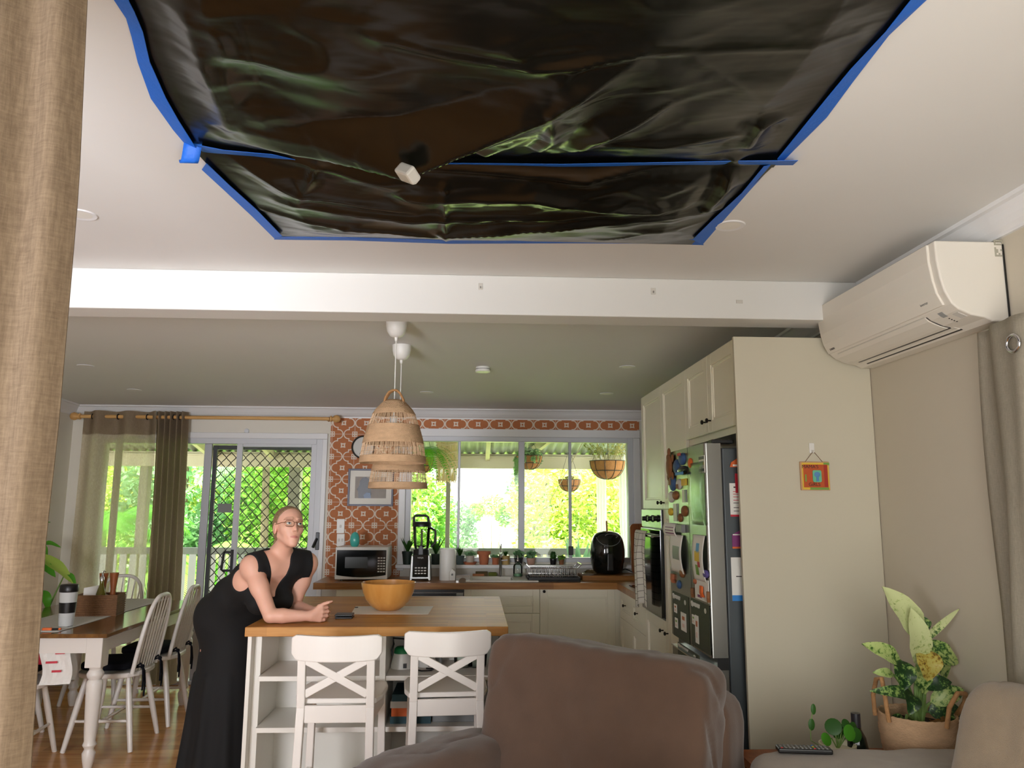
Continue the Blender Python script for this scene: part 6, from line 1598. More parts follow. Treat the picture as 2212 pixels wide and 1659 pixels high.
def windsor(label, cushion=True):
    t = thing('dining_chair', label, 'dining chair', (0, 0, 0), 0, 'white spindle-back chairs around the dining table')
    m = MT['chairw']; n = 28; pl = []
    for k in range(n):
        a = 2 * pi * k / n; pl.append((.215 * math.copysign(abs(math.cos(a)) ** .7, math.cos(a)), .20 * math.copysign(abs(math.sin(a)) ** .75, math.sin(a))))
    build(MB().prism(pl, .425, .455, 'z'), 'seat', m, t, bevel=.008, seg=3)
    F = {}
    for sx in (-1, 1):
        for sy, nm in ((-1, 'rear'), (1, 'front')):
            p, q = Vector((sx * .13, sy * .125, .43)), Vector((sx * .20, sy * .20, 0)); F[sx, sy] = (p, q)
            build(MB().tube([p, p.lerp(q, .35), p.lerp(q, .75), q], [.014, .019, .017, .014], 10), 'leg', m, t, smooth=True)
        p0, q0 = F[sx, -1]; p1, q1 = F[sx, 1]; a, b = p0.lerp(q0, .6), p1.lerp(q1, .6)
        build(MB().tube([a, a.lerp(b, .5), b], [.008, .011, .008], 8), 'stretcher', m, t, smooth=True)
    a = (F[-1, -1][0].lerp(F[-1, -1][1], .6) + F[-1, 1][0].lerp(F[-1, 1][1], .6)) / 2; b = (F[1, -1][0].lerp(F[1, -1][1], .6) + F[1, 1][0].lerp(F[1, 1][1], .6)) / 2
    build(MB().tube([a, a.lerp(b, .5), b], [.008, .011, .008], 8), 'stretcher', m, t, smooth=True)
    zt = .905; hw = .205
    def bow(u):
        """hooped back rail from seat left (u=-1) over the top to seat right (u=1)"""
        th = pi / 2 * (1 - u); x = hw * math.copysign(abs(math.cos(th)) ** .62, math.cos(th)); h = math.sin(th) ** .9
        z = .45 + (zt - .45) * max(0, h); return Vector((x * (.86 + .14 * h if h < .8 else 1.0), -.165 - .20 * (z - .45) - .0, z))
    build(MB().tube([bow(-1 + 2 * i / 40) for i in range(41)], .0135, 9), 'hoop', m, t, smooth=True)
    for k in range(7):
        x = -.125 + .25 * k / 6; best = min((bow(-.9 + 1.8 * i / 200) for i in range(201)), key=lambda p: abs(p.x - x * 1.18) + (0 if p.z > .6 else 1))
        b0 = Vector((x * .95, -.165 + .02 * (1 - (x / .13) ** 2) * 0, .45)); build(MB().tube([b0, b0.lerp(best, .35), best], [.0055, .007, .005], 6), 'spindle', m, t, smooth=True)
    return t
def cushion(label, loc, rz):
    c = thing('seat_cushion', label, 'cushion', loc, rz, 'black tie-on seat cushions')
    mb = MB(); puff(mb, (.175, .155, .028), Matrix.Translation((0, .025, .032)), .45, 12, .003, 3.0); weld(build(mb, 'pad', MT['blackc'], c, smooth=180))
    for sx in (-1, 1):
        mb = MB(); x = sx * .135
        mb.tube([(x, -.16, .02), (x + .01, -.205, .03), (x + .02, -.215, .0), (x + .015, -.225, -.07), (x + .02, -.22, -.15)], .006, 5); mb.tube([(x, -.16, .02), (x - .01, -.2, .05), (x - .022, -.22, .02), (x - .012, -.222, -.05), (x - .016, -.222, -.11)], .006, 5); mb.ball((x, -.208, .03), .013)
        build(mb, 'tie', MT['blackc'], c, smooth=True)
    return c
ch = windsor('white spindle-back chair on the right side of the table, nearer the woman of the two')
place(ch, (-2.26, 5.25, 0), pi / 2, 'white spindle-back chair nearest on the right side of the dining table')
cushion('black tie-on cushion on the nearest right-hand dining chair', (-2.26, 5.25, .455), pi / 2)
for (x, y, rz, lab, cl) in ((-2.25, 5.78, pi / 2 + .04, 'white spindle-back chair further back on the right side of the table', 'black tie-on cushion on the further right-hand dining chair'),
                       (-2.86, 6.36, pi, 'white spindle-back chair at the far end before the sheer curtain', None),
                       (-2.70, 4.86, 0.1, 'white spindle-back chair at the near end, half behind the curtain', None),
                       (-3.02, 5.30, -pi / 2, 'white spindle-back chair on the left side behind the tumbler', None)):
    c = copy_tree(ch); place(c, (x, y, 0), rz, lab)
    if cl: cushion(cl, (x, y, .455), rz)
mb = MB(); puff(mb, (.14, .14, .035), Matrix.Translation((-2.78, 5.02, .492)), .5, 10, .003, 3.0)
weld(solo(mb, 'seat_pad', MT['blackc'], 'flat black seat pad on the near end dining chair', 'cushion', smooth=180))
# printed bag and red object on the near chair
a = at(122, 1440, Y=4.78)
t = thing('paper_bag', 'white printed paper bag on the near dining chair', 'bag', (a.x, 4.80, .457), .2)
mb = MB(); mb.grid(lambda u, v: (-.08 + .16 * u + .012 * math.sin(v * 5), -.05 + .01 * math.sin(u * 9 + v * 4), .21 * v), 8, 8); mb.grid(lambda u, v: (-.08 + .16 * u + .012 * math.sin(v * 5), .05 - .03 * v + .008 * math.sin(u * 7), .21 * v), 8, 8); mb.box(-.08, .08, -.05, .05, 0, .003)
build(mb, 'bag_body', MT['paper'], t, thick=.001)
mb = MB()
for u, v, w, h in ((.02, .17, .05, .014), (-.02, .12, .06, .012), (.01, .07, .05, .012)): mb.box(u - w / 2, u + w / 2, -.064, -.062, v, v + h)
build(mb, 'print', MT['red'], t)
a = at(84, 1405, Y=4.9)
solo(MB().prism([(-.035, 0), (.035, 0), (.02, .15), (-.03, .16)], -.03, .03, 'y').xf(Matrix.Translation((a.x, 4.97, .53))), 'red_pouch', MT['red'], 'red pouch on the near dining chair beside the white bag', 'pouch', bevel=.01)
# runner and things on the table
mb = MB(); n = 24
mb.grid(lambda u, v: (-2.79 + .40 * u, TY0 + .06 + 1.62 * v, TZ_ + .0015 + .0008 * math.sin(u * 40 + v * 9)), 10, 30)
solo(mb, 'table_runner', MT['runner'], 'white cloth runner along the dining table', 'table runner', smooth=True, thick=.001, offs=1)
ZT2 = TZ_ + .003
q = at(142, 1354, Z=ZT2); zt2 = at(142, 1263, Y=q.y).z
t = thing('travel_tumbler', 'clear tumbler with black lid and black grip band on the table', 'tumbler', (q.x, q.y, TZ_ + .003))
h = zt2 - TZ_; r = 17 * q.y / F_PX
build(MB().lathe([(r * .78, 0), (r * .8, .006), (r, h * .82), (r * .97, h * .82), (r * .76, .01), (.001, .01)], n=26), 'cup', PM('frosted_clear_plastic', (196, 198, 196), .25), t, smooth=True)
build(MB().lathe([(r * .83, h * .28), (r * .86, h * .28), (r * .96, h * .58), (r * .93, h * .58)], n=26), 'grip_band', MT['black'], t, smooth=True)
build(MB().lathe([(r * .80, .004), (r * .82, h * .26), (.001, h * .26)], n=26), 'steel_base', MT['chrome'], t, smooth=True)
build(MB().lathe([(r * 1.02, h * .82), (r * 1.05, h * .84), (r * 1.04, h * .97), (r * .9, h), (.001, h)], n=26), 'lid', MT['black'], t, smooth=True)
q = at(200, 1331, Z=ZT2); a, b = at(158, 1331, Y=q.y), at(245, 1280, Y=q.y + .1)
w = .26; bh = at(200, 1288, Y=q.y).z - TZ_
t = thing('wicker_basket', 'brown wicker basket holding bottles on the dining table', 'basket', (q.x, q.y + .09, TZ_ + .003), .12)
mb = MB(); mb.box(-w / 2, w / 2, -.085, -.077, 0, bh); mb.box(-w / 2, w / 2, .077, .085, 0, bh); mb.box(-w / 2, -w / 2 + .008, -.077, .077, 0, bh); mb.box(w / 2 - .008, w / 2, -.077, .077, 0, bh); mb.box(-w / 2 + .008, w / 2 - .008, -.077, .077, 0, .008)
build(mb, 'basket_wall', MT['wicker'], t)
mb = MB()
for z in [bh * k / 9 for k in range(10)]: mb.tube([(-w / 2 - .002, -.087, z), (w / 2 + .002, -.087, z), (w / 2 + .002, .087, z), (-w / 2 - .002, .087, z)], .004, 5, True)
build(mb, 'woven_rim', MT['wicker'], t)
T2 = Matrix.Translation((q.x, q.y + .09, TZ_ + .003)) @ Matrix.Rotation(.12, 4, 'Z')
p = T2 @ Vector((.0, 0, .011)); hb = at(200, 1233, Y=p.y).z - p.z
t = thing('oil_bottle', 'olive oil bottle with steel pourer in the wicker basket', 'bottle', p)
build(MB().lathe([(.028, 0), (.031, .01), (.031, hb * .45), (.013, hb * .66), (.012, hb * .8), (.001, hb * .8)], n=20), 'glass_body', PM('olive_oil', (110, 104, 30), .1), t, smooth=True)
build(MB().lathe([(.0135, hb * .76), (.0135, hb * .84), (.006, hb * .88), (.004, hb * .97), (.001, hb * .97)], n=14).tube([(0, 0, hb * .94), (.01, -.004, hb * 1.0), (.022, -.008, hb * .98)], .004, 6), 'pourer', MT['chrome'], t, smooth=True)
for i, (px, pyt, lab) in enumerate(((197, 1238, 'flared wooden pepper mill behind the oil bottle'), (220, 1237, 'flared wooden salt mill at the right end of the basket'))):
    p = T2 @ Vector((-.005 + .075 * i, .045 - .03 * i, .011)); hh = at(px, pyt, Y=p.y).z - p.z
    solo(MB().lathe([(.026, 0), (.027, .01), (.016, hh * .55), (.029, hh), (.001, hh)], p, 22), 'wooden_mill', MT['midw'], lab, 'mill', group='wooden mills in the basket', smooth=40)
p = T2 @ Vector((-.07, 0, .011)); mb = MB().prism([(-.045, 0), (.045, 0), (.055, bh + .05), (-.05, bh + .03)], -.004, .004, 'y'); mb.xf(Matrix.Translation(p) @ Matrix.Rotation(-.15, 4, 'X'))
solo(mb, 'folded_napkin', MT['paper'], 'white folded napkin standing in the wicker basket', 'napkin')
p = T2 @ Vector((.035, -.04, .011)); solo(MB().lathe([(.024, 0), (.026, .09), (.02, .1), (.02, .12), (.001, .12)], p, 18), 'glass_jar', MT['clear'], 'small clear jar at the front of the wicker basket', 'jar', smooth=True)
a, b = at(92, 1359, Z=ZT2 + .006), at(133, 1357, Z=ZT2 + .006)
t = thing('red_lighter', 'red and black gas lighter at the near table edge', 'lighter', ((a.x + b.x) / 2, max(a.y, TY0 + .03), TZ_ + .001), .05); L = (b.x - a.x)
build(MB().box(-L / 2, L * .1, -.009, .009, 0, .016), 'red_handle', MT['orange'], t, bevel=.004); build(MB().cyl((L * .1, 0, .008), (L / 2, 0, .008), .006), 'black_barrel', MT['black'], t); build(MB().cyl((L / 2, 0, .008), (L / 2 + .012, 0, .008), .0062), 'red_tip', MT['orange'], t)
# leafy plant in the left corner behind the near curtain
Yp_ = 5.95; pc = Vector((-3.22, Yp_, 0))
t = thing('corner_plant', 'leafy green floor plant behind the linen curtain at the left wall', 'potted plant', pc)
build(MB().lathe([(.12, 0), (.16, .30), (.165, .32), (.15, .32), (.14, .28), (.001, .28)], n=26), 'pot', MT['offw'], t, smooth=True)
stm = MB()
for i, (p, q_, w, dy) in enumerate((((70, 1200), (160, 1262), 26, -.1), ((80, 1190), (132, 1183), 15, .0), ((85, 1150), (110, 1128), 13, .05), ((75, 1230), (120, 1247), 24, -.15), ((90, 1275), (104, 1320), 18, -.05), ((140, 1240), (165, 1270), 9, -.1), ((60, 1170), (100, 1215), 24, .1), ((40, 1120), (70, 1080), 20, .1))):
    a, b = at(*p, Y=Yp_ + dy * .5) - pc, at(*q_, Y=Yp_ + dy) - pc
    b.x = max(b.x, -.26); a.x = max(a.x, -.26)
    mb = MB(); blade(mb, a, b, w * 6 / F_PX, .05, nrm=(0.2, -.6, 1)); build(mb, 'leaf', MT['leafl' if i in (0,) else 'fern'], t, smooth=180)
    stm.tube([(0, 0, .28), Vector((0, 0, .28)).lerp(a, .6) + Vector((0, 0, .05)), a], [.01, .008, .004], 6)
build(stm, 'stem', MT['stem'], t, smooth=True)
# ------------------------------------------------------------------ the woman leaning on the island
def V(*a): return np.array(a, float)
class Field:
    """signed-distance blend of simple limbs; evaluated block by block, then meshed by surface nets"""
    def __init__(s): s.p = []
    def add(s, fn, lo, hi, k=.02, op='u'): s.p.append((fn, V(*lo), V(*hi), k, op)); return s
    def cap(s, a, b, ra, rb=None, k=.02, op='u'):
        a, b = V(*a), V(*b); rb = ra if rb is None else rb; d = b - a; L2 = max(d @ d, 1e-9)
        def fn(X, Y, Z):
            px, py, pz = X - a[0], Y - a[1], Z - a[2]; t = np.clip((px * d[0] + py * d[1] + pz * d[2]) / L2, 0, 1)
            return np.sqrt((px - d[0] * t) ** 2 + (py - d[1] * t) ** 2 + (pz - d[2] * t) ** 2) - (ra + (rb - ra) * t)
        m = max(ra, rb); return s.add(fn, np.minimum(a, b) - m, np.maximum(a, b) + m, k, op)
    def ell(s, c, r, R=None, k=.02, op='u'):
        c, r = V(*c), V(*r); R = np.eye(3) if R is None else np.array(R, float)      # rows of R: local axes
        def fn(X, Y, Z):
            P = np.stack([X - c[0], Y - c[1], Z - c[2]], -1) @ R.T
            q = P / r; k0 = np.sqrt((q ** 2).sum(-1)); k1 = np.sqrt(((q / r) ** 2).sum(-1)) + 1e-9
            return k0 * (k0 - 1) / k1
        m = r.max(); return s.add(fn, c - m, c + m, k, op)
    def plane(s, c, n, k=.004, op='c'):
        c, n = V(*c), V(*n); n = n / np.linalg.norm(n)
        return s.add(lambda X, Y, Z: (X - c[0]) * n[0] + (Y - c[1]) * n[1] + (Z - c[2]) * n[2], (-9, -9, -9), (9, 9, 9), k, op)
    def grid(s, lo, hi, h):
        lo, hi = V(*lo), V(*hi); ax = [np.arange(lo[i], hi[i] + h, h) for i in range(3)]
        F = np.full([len(a) for a in ax], .12)
        for fn, l, u, k, op in s.p:
            m = k + 3 * h + .004; sl = []
            for i in range(3):
                i0 = max(0, int((l[i] - m - lo[i]) / h)); i1 = min(len(ax[i]), int((u[i] + m - lo[i]) / h) + 2); sl.append(slice(i0, max(i0, i1)))
            if any(x.stop <= x.start for x in sl): continue
            X, Y, Z = np.meshgrid(*[ax[i][sl[i]] for i in range(3)], indexing='ij'); d = fn(X, Y, Z); A = F[tuple(sl)]
            if op == 'u': hh = np.clip(.5 + .5 * (A - d) / k, 0, 1); F[tuple(sl)] = A + (d - A) * hh - k * hh * (1 - hh)
            elif op == 'o': F[tuple(sl)] = A - k
            elif op == 's': d = -d; hh = np.clip(.5 - .5 * (A - d) / k, 0, 1); F[tuple(sl)] = A + (d - A) * hh + k * hh * (1 - hh)
            else: hh = np.clip(.5 - .5 * (A - d) / k, 0, 1); F[tuple(sl)] = A + (d - A) * hh + k * hh * (1 - hh)
        return F, lo
def nets(F, lo, h):
    S = F < 0; nx, ny, nz = F.shape
    cs = [(i, j, k) for i in (0, 1) for j in (0, 1) for k in (0, 1)]
    def cn(A, c): return A[c[0]:nx - 1 + c[0], c[1]:ny - 1 + c[1], c[2]:nz - 1 + c[2]]
    cnt = np.zeros((nx - 1, ny - 1, nz - 1), np.int8); pos = np.zeros((nx - 1, ny - 1, nz - 1, 3), np.float32)
    for a in cs:
        for d in range(3):
            if a[d]: continue
            b = list(a); b[d] = 1; fa, fb = cn(F, a), cn(F, b); x = cn(S, a) != cn(S, b)
            t = np.where(x, fa / np.where(x, fa - fb, 1), 0)
            for i in range(3): pos[..., i] += np.where(x, a[i] + (t if i == d else 0), 0)
            cnt += x
    act = cnt > 0; idx = -np.ones(cnt.shape, np.int64); w = np.argwhere(act); idx[act] = np.arange(len(w))
    v = (w + pos[act] / cnt[act][:, None]) * h + lo
    fs = []
    for d in range(3):
        o = [0, 1, 2]; o.remove(d); u_, v_ = o
        n = [nx, ny, nz]; sl0 = [slice(0, n[i]) for i in range(3)]
        A = S[tuple(slice(0, n[i] - 1) if i == d else slice(1, n[i] - 1) for i in range(3))]; B = S[tuple(slice(1, n[i]) if i == d else slice(1, n[i] - 1) for i in range(3))]
        e = np.argwhere(A != B)
        if not len(e): continue
        st_ = A[tuple(e.T)]
        def cell(du, dv):
            c = e.copy(); c[:, u_] += du; c[:, v_] += dv; return idx[tuple(c.T)]
        q = np.stack([cell(0, 0), cell(1, 0), cell(1, 1), cell(0, 1)], 1)
        flip = st_ if d != 1 else ~st_
        q[~flip] = q[~flip][:, ::-1]
        fs.append(q)
    f = np.concatenate(fs); f = f[(f >= 0).all(1)]
    return v, f
def nets_mb(parts):
    mb = MB()
    for v, f in parts: mb.add([tuple(p) for p in v.tolist()], [tuple(q) for q in f.tolist()])
    return mb

# joints in room coordinates
shR, shL = V(-1.175, 4.235, 1.165), V(-.930, 4.465, 1.165)
elR, elL = V(-1.035, 4.13, .922), V(-1.00, 4.485, .920)
wrR, wrL = V(-.838, 4.165, .915), V(-.842, 4.305, .917)
S_ = (shL - shR) / np.linalg.norm(shL - shR)
mid = (shR + shL) / 2
hip = V(-1.355, 4.555, .87); wst = V(-1.275, 4.485, .985); cst = V(-1.155, 4.395, 1.075)
nkb = mid + V(-.01, .01, .035)
hd = V(-1.005, 4.30, 1.362)                                   # head centre
yaw, pit, rol = math.radians(36), math.radians(9), math.radians(4)
Fh = V(math.sin(yaw) * math.cos(pit), -math.cos(yaw) * math.cos(pit), math.sin(pit)); Lh = V(math.cos(yaw), math.sin(yaw), 0)
Uh = np.cross(Lh, Fh) * -1
if Uh[2] < 0: Uh = -Uh
Lh, Uh = Lh * math.cos(rol) - Uh * math.sin(rol), Uh * math.cos(rol) + Lh * math.sin(rol)
RH = np.stack([Lh, Fh, Uh])                                   # head frame: x to her left, y forward, z up
HS = .98
def H(x, y, z): return hd + (Lh * x + Fh * y + Uh * z) * HS
N_ = np.cross(S_, V(.55, -.40, .73)); N_ = N_ / np.linalg.norm(N_)
if N_[1] > 0: N_ = -N_
def torso(f, g=0.0, neck=True):
    k = .07
    for a, b, o, ra, rb in ((hip, wst, .075, .117, .088), (wst, cst, .055, .090, .095), (cst, mid - V(0, 0, .01), .065, .092, .062)):
        for s in (-1, 1): f.cap(a + S_ * o * s, b + S_ * o * s, ra + g, rb + g, k if o != .075 else .06)
    for s in (-1, 1):
        f.ell(cst + S_ * .062 * s + N_ * .085 + V(.02, -.015, -.045), V(.062, .062, .062) + g, None, .035)      # bust
        f.ell(hip + S_ * .07 * s - N_ * .02 + V(-.018, .012, -.02), V(.095, .095, .12) + g, None, .06)          # seat
    f.cap(shR + V(.02, .015, -.015), shL - V(.02, .02, .015), .055 + g, None, .04)
B = Field()
torso(B)
for sh, el, wr, out in ((shR, elR, wrR, -1), (shL, elL, wrL, 1)):
    B.ell(sh + V(0, 0, -.008), (.054, .054, .056), None, .04)
    B.cap(sh, sh + (el - sh) * .45, .048, .045, .03); B.cap(sh + (el - sh) * .4, el, .0445, .036, .025)
    fm = el + (wr - el) * .3
    B.cap(el, fm, .0355, .0375, .006); B.cap(fm, el + (wr - el) * .75, .0375, .0275, .006); B.cap(el + (wr - el) * .75, wr, .0275, .0235, .006)
B.cap(nkb - V(.01, -.01, .03), H(0, -.030, -.07), .054, .046, .016)
for s, sh in ((-1, shR), (1, shL)): B.cap(nkb + V(0, 0, .012), sh + (nkb - sh) * .35 + V(0, 0, .018), .042, .036, .045)
for s in (-1, 1): B.cap(mid + N_ * .052 + S_ * .015 * s + V(0, 0, -.012), mid + N_ * .05 + S_ * .12 * s + V(0, 0, .012), .010, .009, .02)      # collar bones
# legs and feet under the dress
for s in (-1, 1):
    h0 = hip + S_ * .08 * s + V(0, 0, -.06); kn = V(-1.39, 4.58, .48) + S_ * .085 * s; an = V(-1.43, 4.60, .09) + S_ * .085 * s
    B.cap(h0, kn, .085, .058, .04); B.cap(kn, kn + (an - kn) * .4, .056, .054, .02); B.cap(kn + (an - kn) * .35, an, .054, .034, .02); B.cap(an + V(-.02, .01, -.045), an + V(.13, -.09, -.06), .035, .028, .03)
# head
B.ell(H(0, -.012, .032), (.0745 * HS, .094 * HS, .083 * HS), RH, .02)
B.ell(H(0, .020, -.020), (.0545 * HS, .066 * HS, .070 * HS), RH, .03)
B.ell(H(0, .040, -.074), (.029 * HS, .040 * HS, .036 * HS), RH, .025)
B.cap(H(0, .073, -.097), H(0, .073, -.097), .0145, None, .02)
for s in (-1, 1):
    B.cap(H(s * .047, -.006, -.048), H(s * .013, .064, -.098), .012, .010, .022)               # jaw line
    B.ell(H(s * .037, .052, -.018), (.019, .018, .018), RH, .035)                            # cheek
    B.cap(H(s * .018, .082, .033), H(s * .045, .070, .031), .0065, .0065, .014)                # brow ridge
    B.ell(H(s * .031, .086, .012), (.017, .014, .010), RH, .012, 's')                        # eye socket
    B.ell(H(s * .031, .0675, .010), (.0125, .0125, .0115), RH, .003)                         # eyeball
    B.cap(H(s * .019, .0775, .0165), H(s * .043, .0725, .0165), .0032, .003, .004)           # upper lid
    B.ell(H(s * .0745, -.006, -.008), (.009, .019, .031), RH, .006); B.ell(H(s * .0835, -.002, -.004), (.005, .010, .018), RH, .004, 's')
    B.ell(H(s * .0095, .088, -.028), (.0065, .008, .006), RH, .006)                          # nostril wing
    B.ell(H(s * .006, .0945, -.0338), (.0032, .004, .0028), RH, .002, 's')
B.cap(H(0, .082, .022), H(0, .098, -.020), .0060, .0075, .010); B.ell(H(0, .099, -.024), (.0080, .008, .0075), RH, .007)
for s in (-1, 1):
    B.cap(H(0, .0800, -.0590), H(s * .024, .0710, -.0615), .0042, .0025, .009); B.cap(H(0, .0795, -.0675), H(s * .020, .0715, -.0655), .0046, .003, .009)
B.ell(H(0, .048, -.058), (.032 * HS, .030 * HS, .030 * HS), RH, .03)
for s in (-1, 1): B.cap(H(0, .0835, -.0632), H(s * .024, .0745, -.0632), .0014, None, .003, 's')
# hands, fingers laced: right hand nearer the camera
up = V(0, 0, 1)
def hand(wr, kn0, fdir, side, curl, other, lift):
    """palm of four metacarpals from the wrist to stacked knuckles, then bent fingers and a thumb"""
    for i in range(4):
        kz = (.033, .012, -.009, -.029)[i]; kn = kn0 + up * kz - fdir * (.0, -.003, .0, .008)[i]
        B.cap(wr + up * kz * .35, kn, .0165, .0108, .010)
        l1, l2, l3 = ((.036, .024, .018), (.040, .027, .019), (.037, .026, .019), (.029, .020, .016))[i]
        d1 = fdir * .72 + side * .70 + up * .02; d1 = d1 / np.linalg.norm(d1); d2 = side * .93 - fdir * .30; d2 = d2 / np.linalg.norm(d2); d3 = side * .45 - fdir * .88; d3 = d3 / np.linalg.norm(d3)
        p1 = kn + d1 * l1 * .82; p2 = p1 + d2 * l2; p3 = p2 + d3 * l3
        B.cap(kn, p1, .0098, .0088, .004); B.cap(p1, p2, .0088, .0080, .003); B.cap(p2, p3, .0080, .0066, .003)
    tb = wr + (kn0 - wr) * .38 + up * .018
    t1 = tb + (kn0 - wr) * .35 + up * .024 + side * .004; t2 = t1 + fdir * .026 + up * lift; t3 = t2 + fdir * .024 + up * lift * .55
    B.cap(tb - up * .008, t1, .0155, .0115, .012); B.cap(t1, t2, .0108, .0092, .004); B.cap(t2, t3, .0092, .0066, .003)
fd = V(.94, -.02, .0); fd /= np.linalg.norm(fd)
knR, knL = V(-.785, 4.178, .921), V(-.786, 4.262, .914)
hand(wrR, knR, fd, V(.1, 1, 0) / 1.005, 1, 0, .013)
hand(wrL, knL, fd, V(.1, -1, -.05) / 1.006, 1, 0, .012)
P_ = []
g0 = .0055
P_.append(nets(*B.grid((-1.72, 3.98, -.02), (-.78, 4.85, 1.262), g0), g0))
hlo, hhi = hd - .134, hd + .134; hlo[2] = 1.262 - .0055
g1 = .00175
P_.append(nets(*B.grid(hlo, hhi, g1), g1))
g2 = .0022
P_.append(nets(*B.grid((-.7855, 4.08, .87), (-.66, 4.36, 1.02), g2), g2))
mb = nets_mb(P_)
# skin, lips, eyes by where they sit on the face
def SKIN(name, col, rough=.5, sss=.12):
    m, t, b = new_mat(name); n = t.noise(t.obj(), 18, 4, .6); c = lin(col)
    t.set(b.inputs['Base Color'], t.mix(n, tuple(x * .93 for x in c), tuple(min(1, x * 1.06) for x in c))); b.inputs['Roughness'].default_value = rough
    b.inputs['Subsurface Weight'].default_value = sss; b.inputs['Subsurface Radius'].default_value = (.012, .005, .003); b.inputs['Subsurface Scale'].default_value = .4
    t.set(b.inputs['Normal'], t.bump(t.noise(t.obj(), 400, 2), .04, .002))
    return m
skin = SKIN('fair_skin', (224, 172, 148)); cheek = SKIN('flushed_skin', (226, 160, 140)); lips = SKIN('lip_skin', (196, 124, 112), .45)
eyew = PM('eye_white', (226, 220, 214), .2); iris = PM('blue_grey_iris', (84, 96, 104), .15); pupil = PM('pupil', (10, 10, 10), .1); browm = PM('light_brown_brow', (158, 112, 88), .8); lash = PM('brown_lash_line', (92, 62, 50), .7)
mm = []
vv = np.array(mb.v); fc = np.array([vv[list(f)].mean(0) for f in mb.f]); loc = (fc - hd) @ RH.T / HS
for (x, y, z) in loc:
    k = 0
    if abs(x) < .09 and y > .03 and -.12 < z < .1:
        ax = abs(x)
        if ax < .0225 and -.0735 < z + .0 * ax < -.0535 and y > .060 and abs(z + .0634) < .0072 * (1 - (ax / .0255) ** 2) ** .9: k = 2
        d2 = (ax - .031) ** 2 / .0125 ** 2 + (z - .0095) ** 2 / .0062 ** 2
        if 1 <= d2 < 1.5 and y > .062 and z > .0105: k = 7
        if d2 < 1 and y > .066:
            gx = ax - .031 - (.0015 if x > 0 else -.0015); k = 3
            r = math.hypot(gx, z - .0115)
            if r < .0060: k = 4
            if r < .0026: k = 5
        if k == 0 and .012 < ax < .054 and y > .04 and abs(z - (.030 + .16 * (ax - .012) - 3.6 * (ax - .012) ** 2)) < .0026 * (1 - ((ax - .030) / .026) ** 2) ** .5 if abs(ax - .030) < .026 else False: k = 6
    mm.append(k)
mb.m = mm
wt = thing('person', 'woman in a long black dress and glasses leaning on the island', 'person', (-1.40, 4.60, 0))
build(mb, 'body', [skin, cheek, lips, eyew, iris, pupil, browm, lash], wt, smooth=180, world=True)
# hair: pulled back tight into a low tail
Hf = Field()
Hf.ell(H(0, -.014, .034), (.0785 * HS, .098 * HS, .086 * HS), RH, .01)
Hf.ell(H(0, -.04, -.02), (.066 * HS, .066 * HS, .07 * HS), RH, .03)
Hf.add(lambda X, Y, Z: (lambda q: q[1] - (.006 + .42 * q[2]) + 4.5 * np.clip(np.abs(q[0]) - .045, 0, 1) * (q[2] < .0))([(X - hd[0]) * RH[i][0] + (Y - hd[1]) * RH[i][1] + (Z - hd[2]) * RH[i][2] for i in range(3)]), hd - .3, hd + .3, .004, 'c')
Hf.plane(H(0, 0, -.075), -Uh, .006)
Hf.cap(H(0, -.105, -.012), H(0, -.125, -.03), .017, .022, .012); Hf.cap(H(0, -.125, -.03), H(-.03, -.13, -.10), .02, .008, .01)
def hair_mat():
    m, t, b = new_mat('light_brown_hair'); v = t.obj((1, 1, 1)); 
    tc = t.n.new('ShaderNodeTexCoord'); mp = t.n.new('ShaderNodeMapping'); mp.inputs['Rotation'].default_value = (0, .3, yaw); mp.inputs['Scale'].default_value = (160, 14, 120); t.l.new(tc.outputs['Object'], mp.inputs[0])
    n = t.noise(mp.outputs[0], 1.0, 4, .6); t.set(b.inputs['Base Color'], t.ramp(n, [(.3, lin((104, 80, 56))), (.7, lin((164, 134, 98)))])); b.inputs['Roughness'].default_value = .42; t.set(b.inputs['Normal'], t.bump(n, .25, .004))
    return m
build(nets_mb([nets(*Hf.grid(hd - .19, hd + .15, .0028), .0028)]), 'hair', hair_mat(), wt, smooth=180, world=True)
# black dress: fitted bodice with a deep V and wide straps, long skirt
D = Field(); torso(D)
for s, sh in ((-1, shR), (1, shL)): D.cap(nkb + V(0, 0, .012), sh + (nkb - sh) * .35 + V(0, 0, .018), .042, .036, .045)
for s, sh, el in ((-1, shR, elR), (1, shL, elL)): D.ell(sh + V(0, 0, -.008), (.054, .054, .056), None, .04); D.cap(sh, el, .0475, .036, .03)
D.add(lambda X, Y, Z: X, (-9, -9, -9), (9, 9, 9), .0065, 'o')
D.cap(hip + V(.0, 0, -.03), V(-1.375, 4.56, .42), .15, .165, .07); D.cap(V(-1.375, 4.56, .45), V(-1.385, 4.55, .03), .165, .20, .05)
for i in range(9):
    a = 2 * pi * i / 9 + .3; c, s = math.cos(a), math.sin(a); D.cap((-1.385 + .15 * c, 4.555 + .15 * s, .55), (-1.385 + .20 * c, 4.55 + .195 * s, .02), .012, .03, .03)
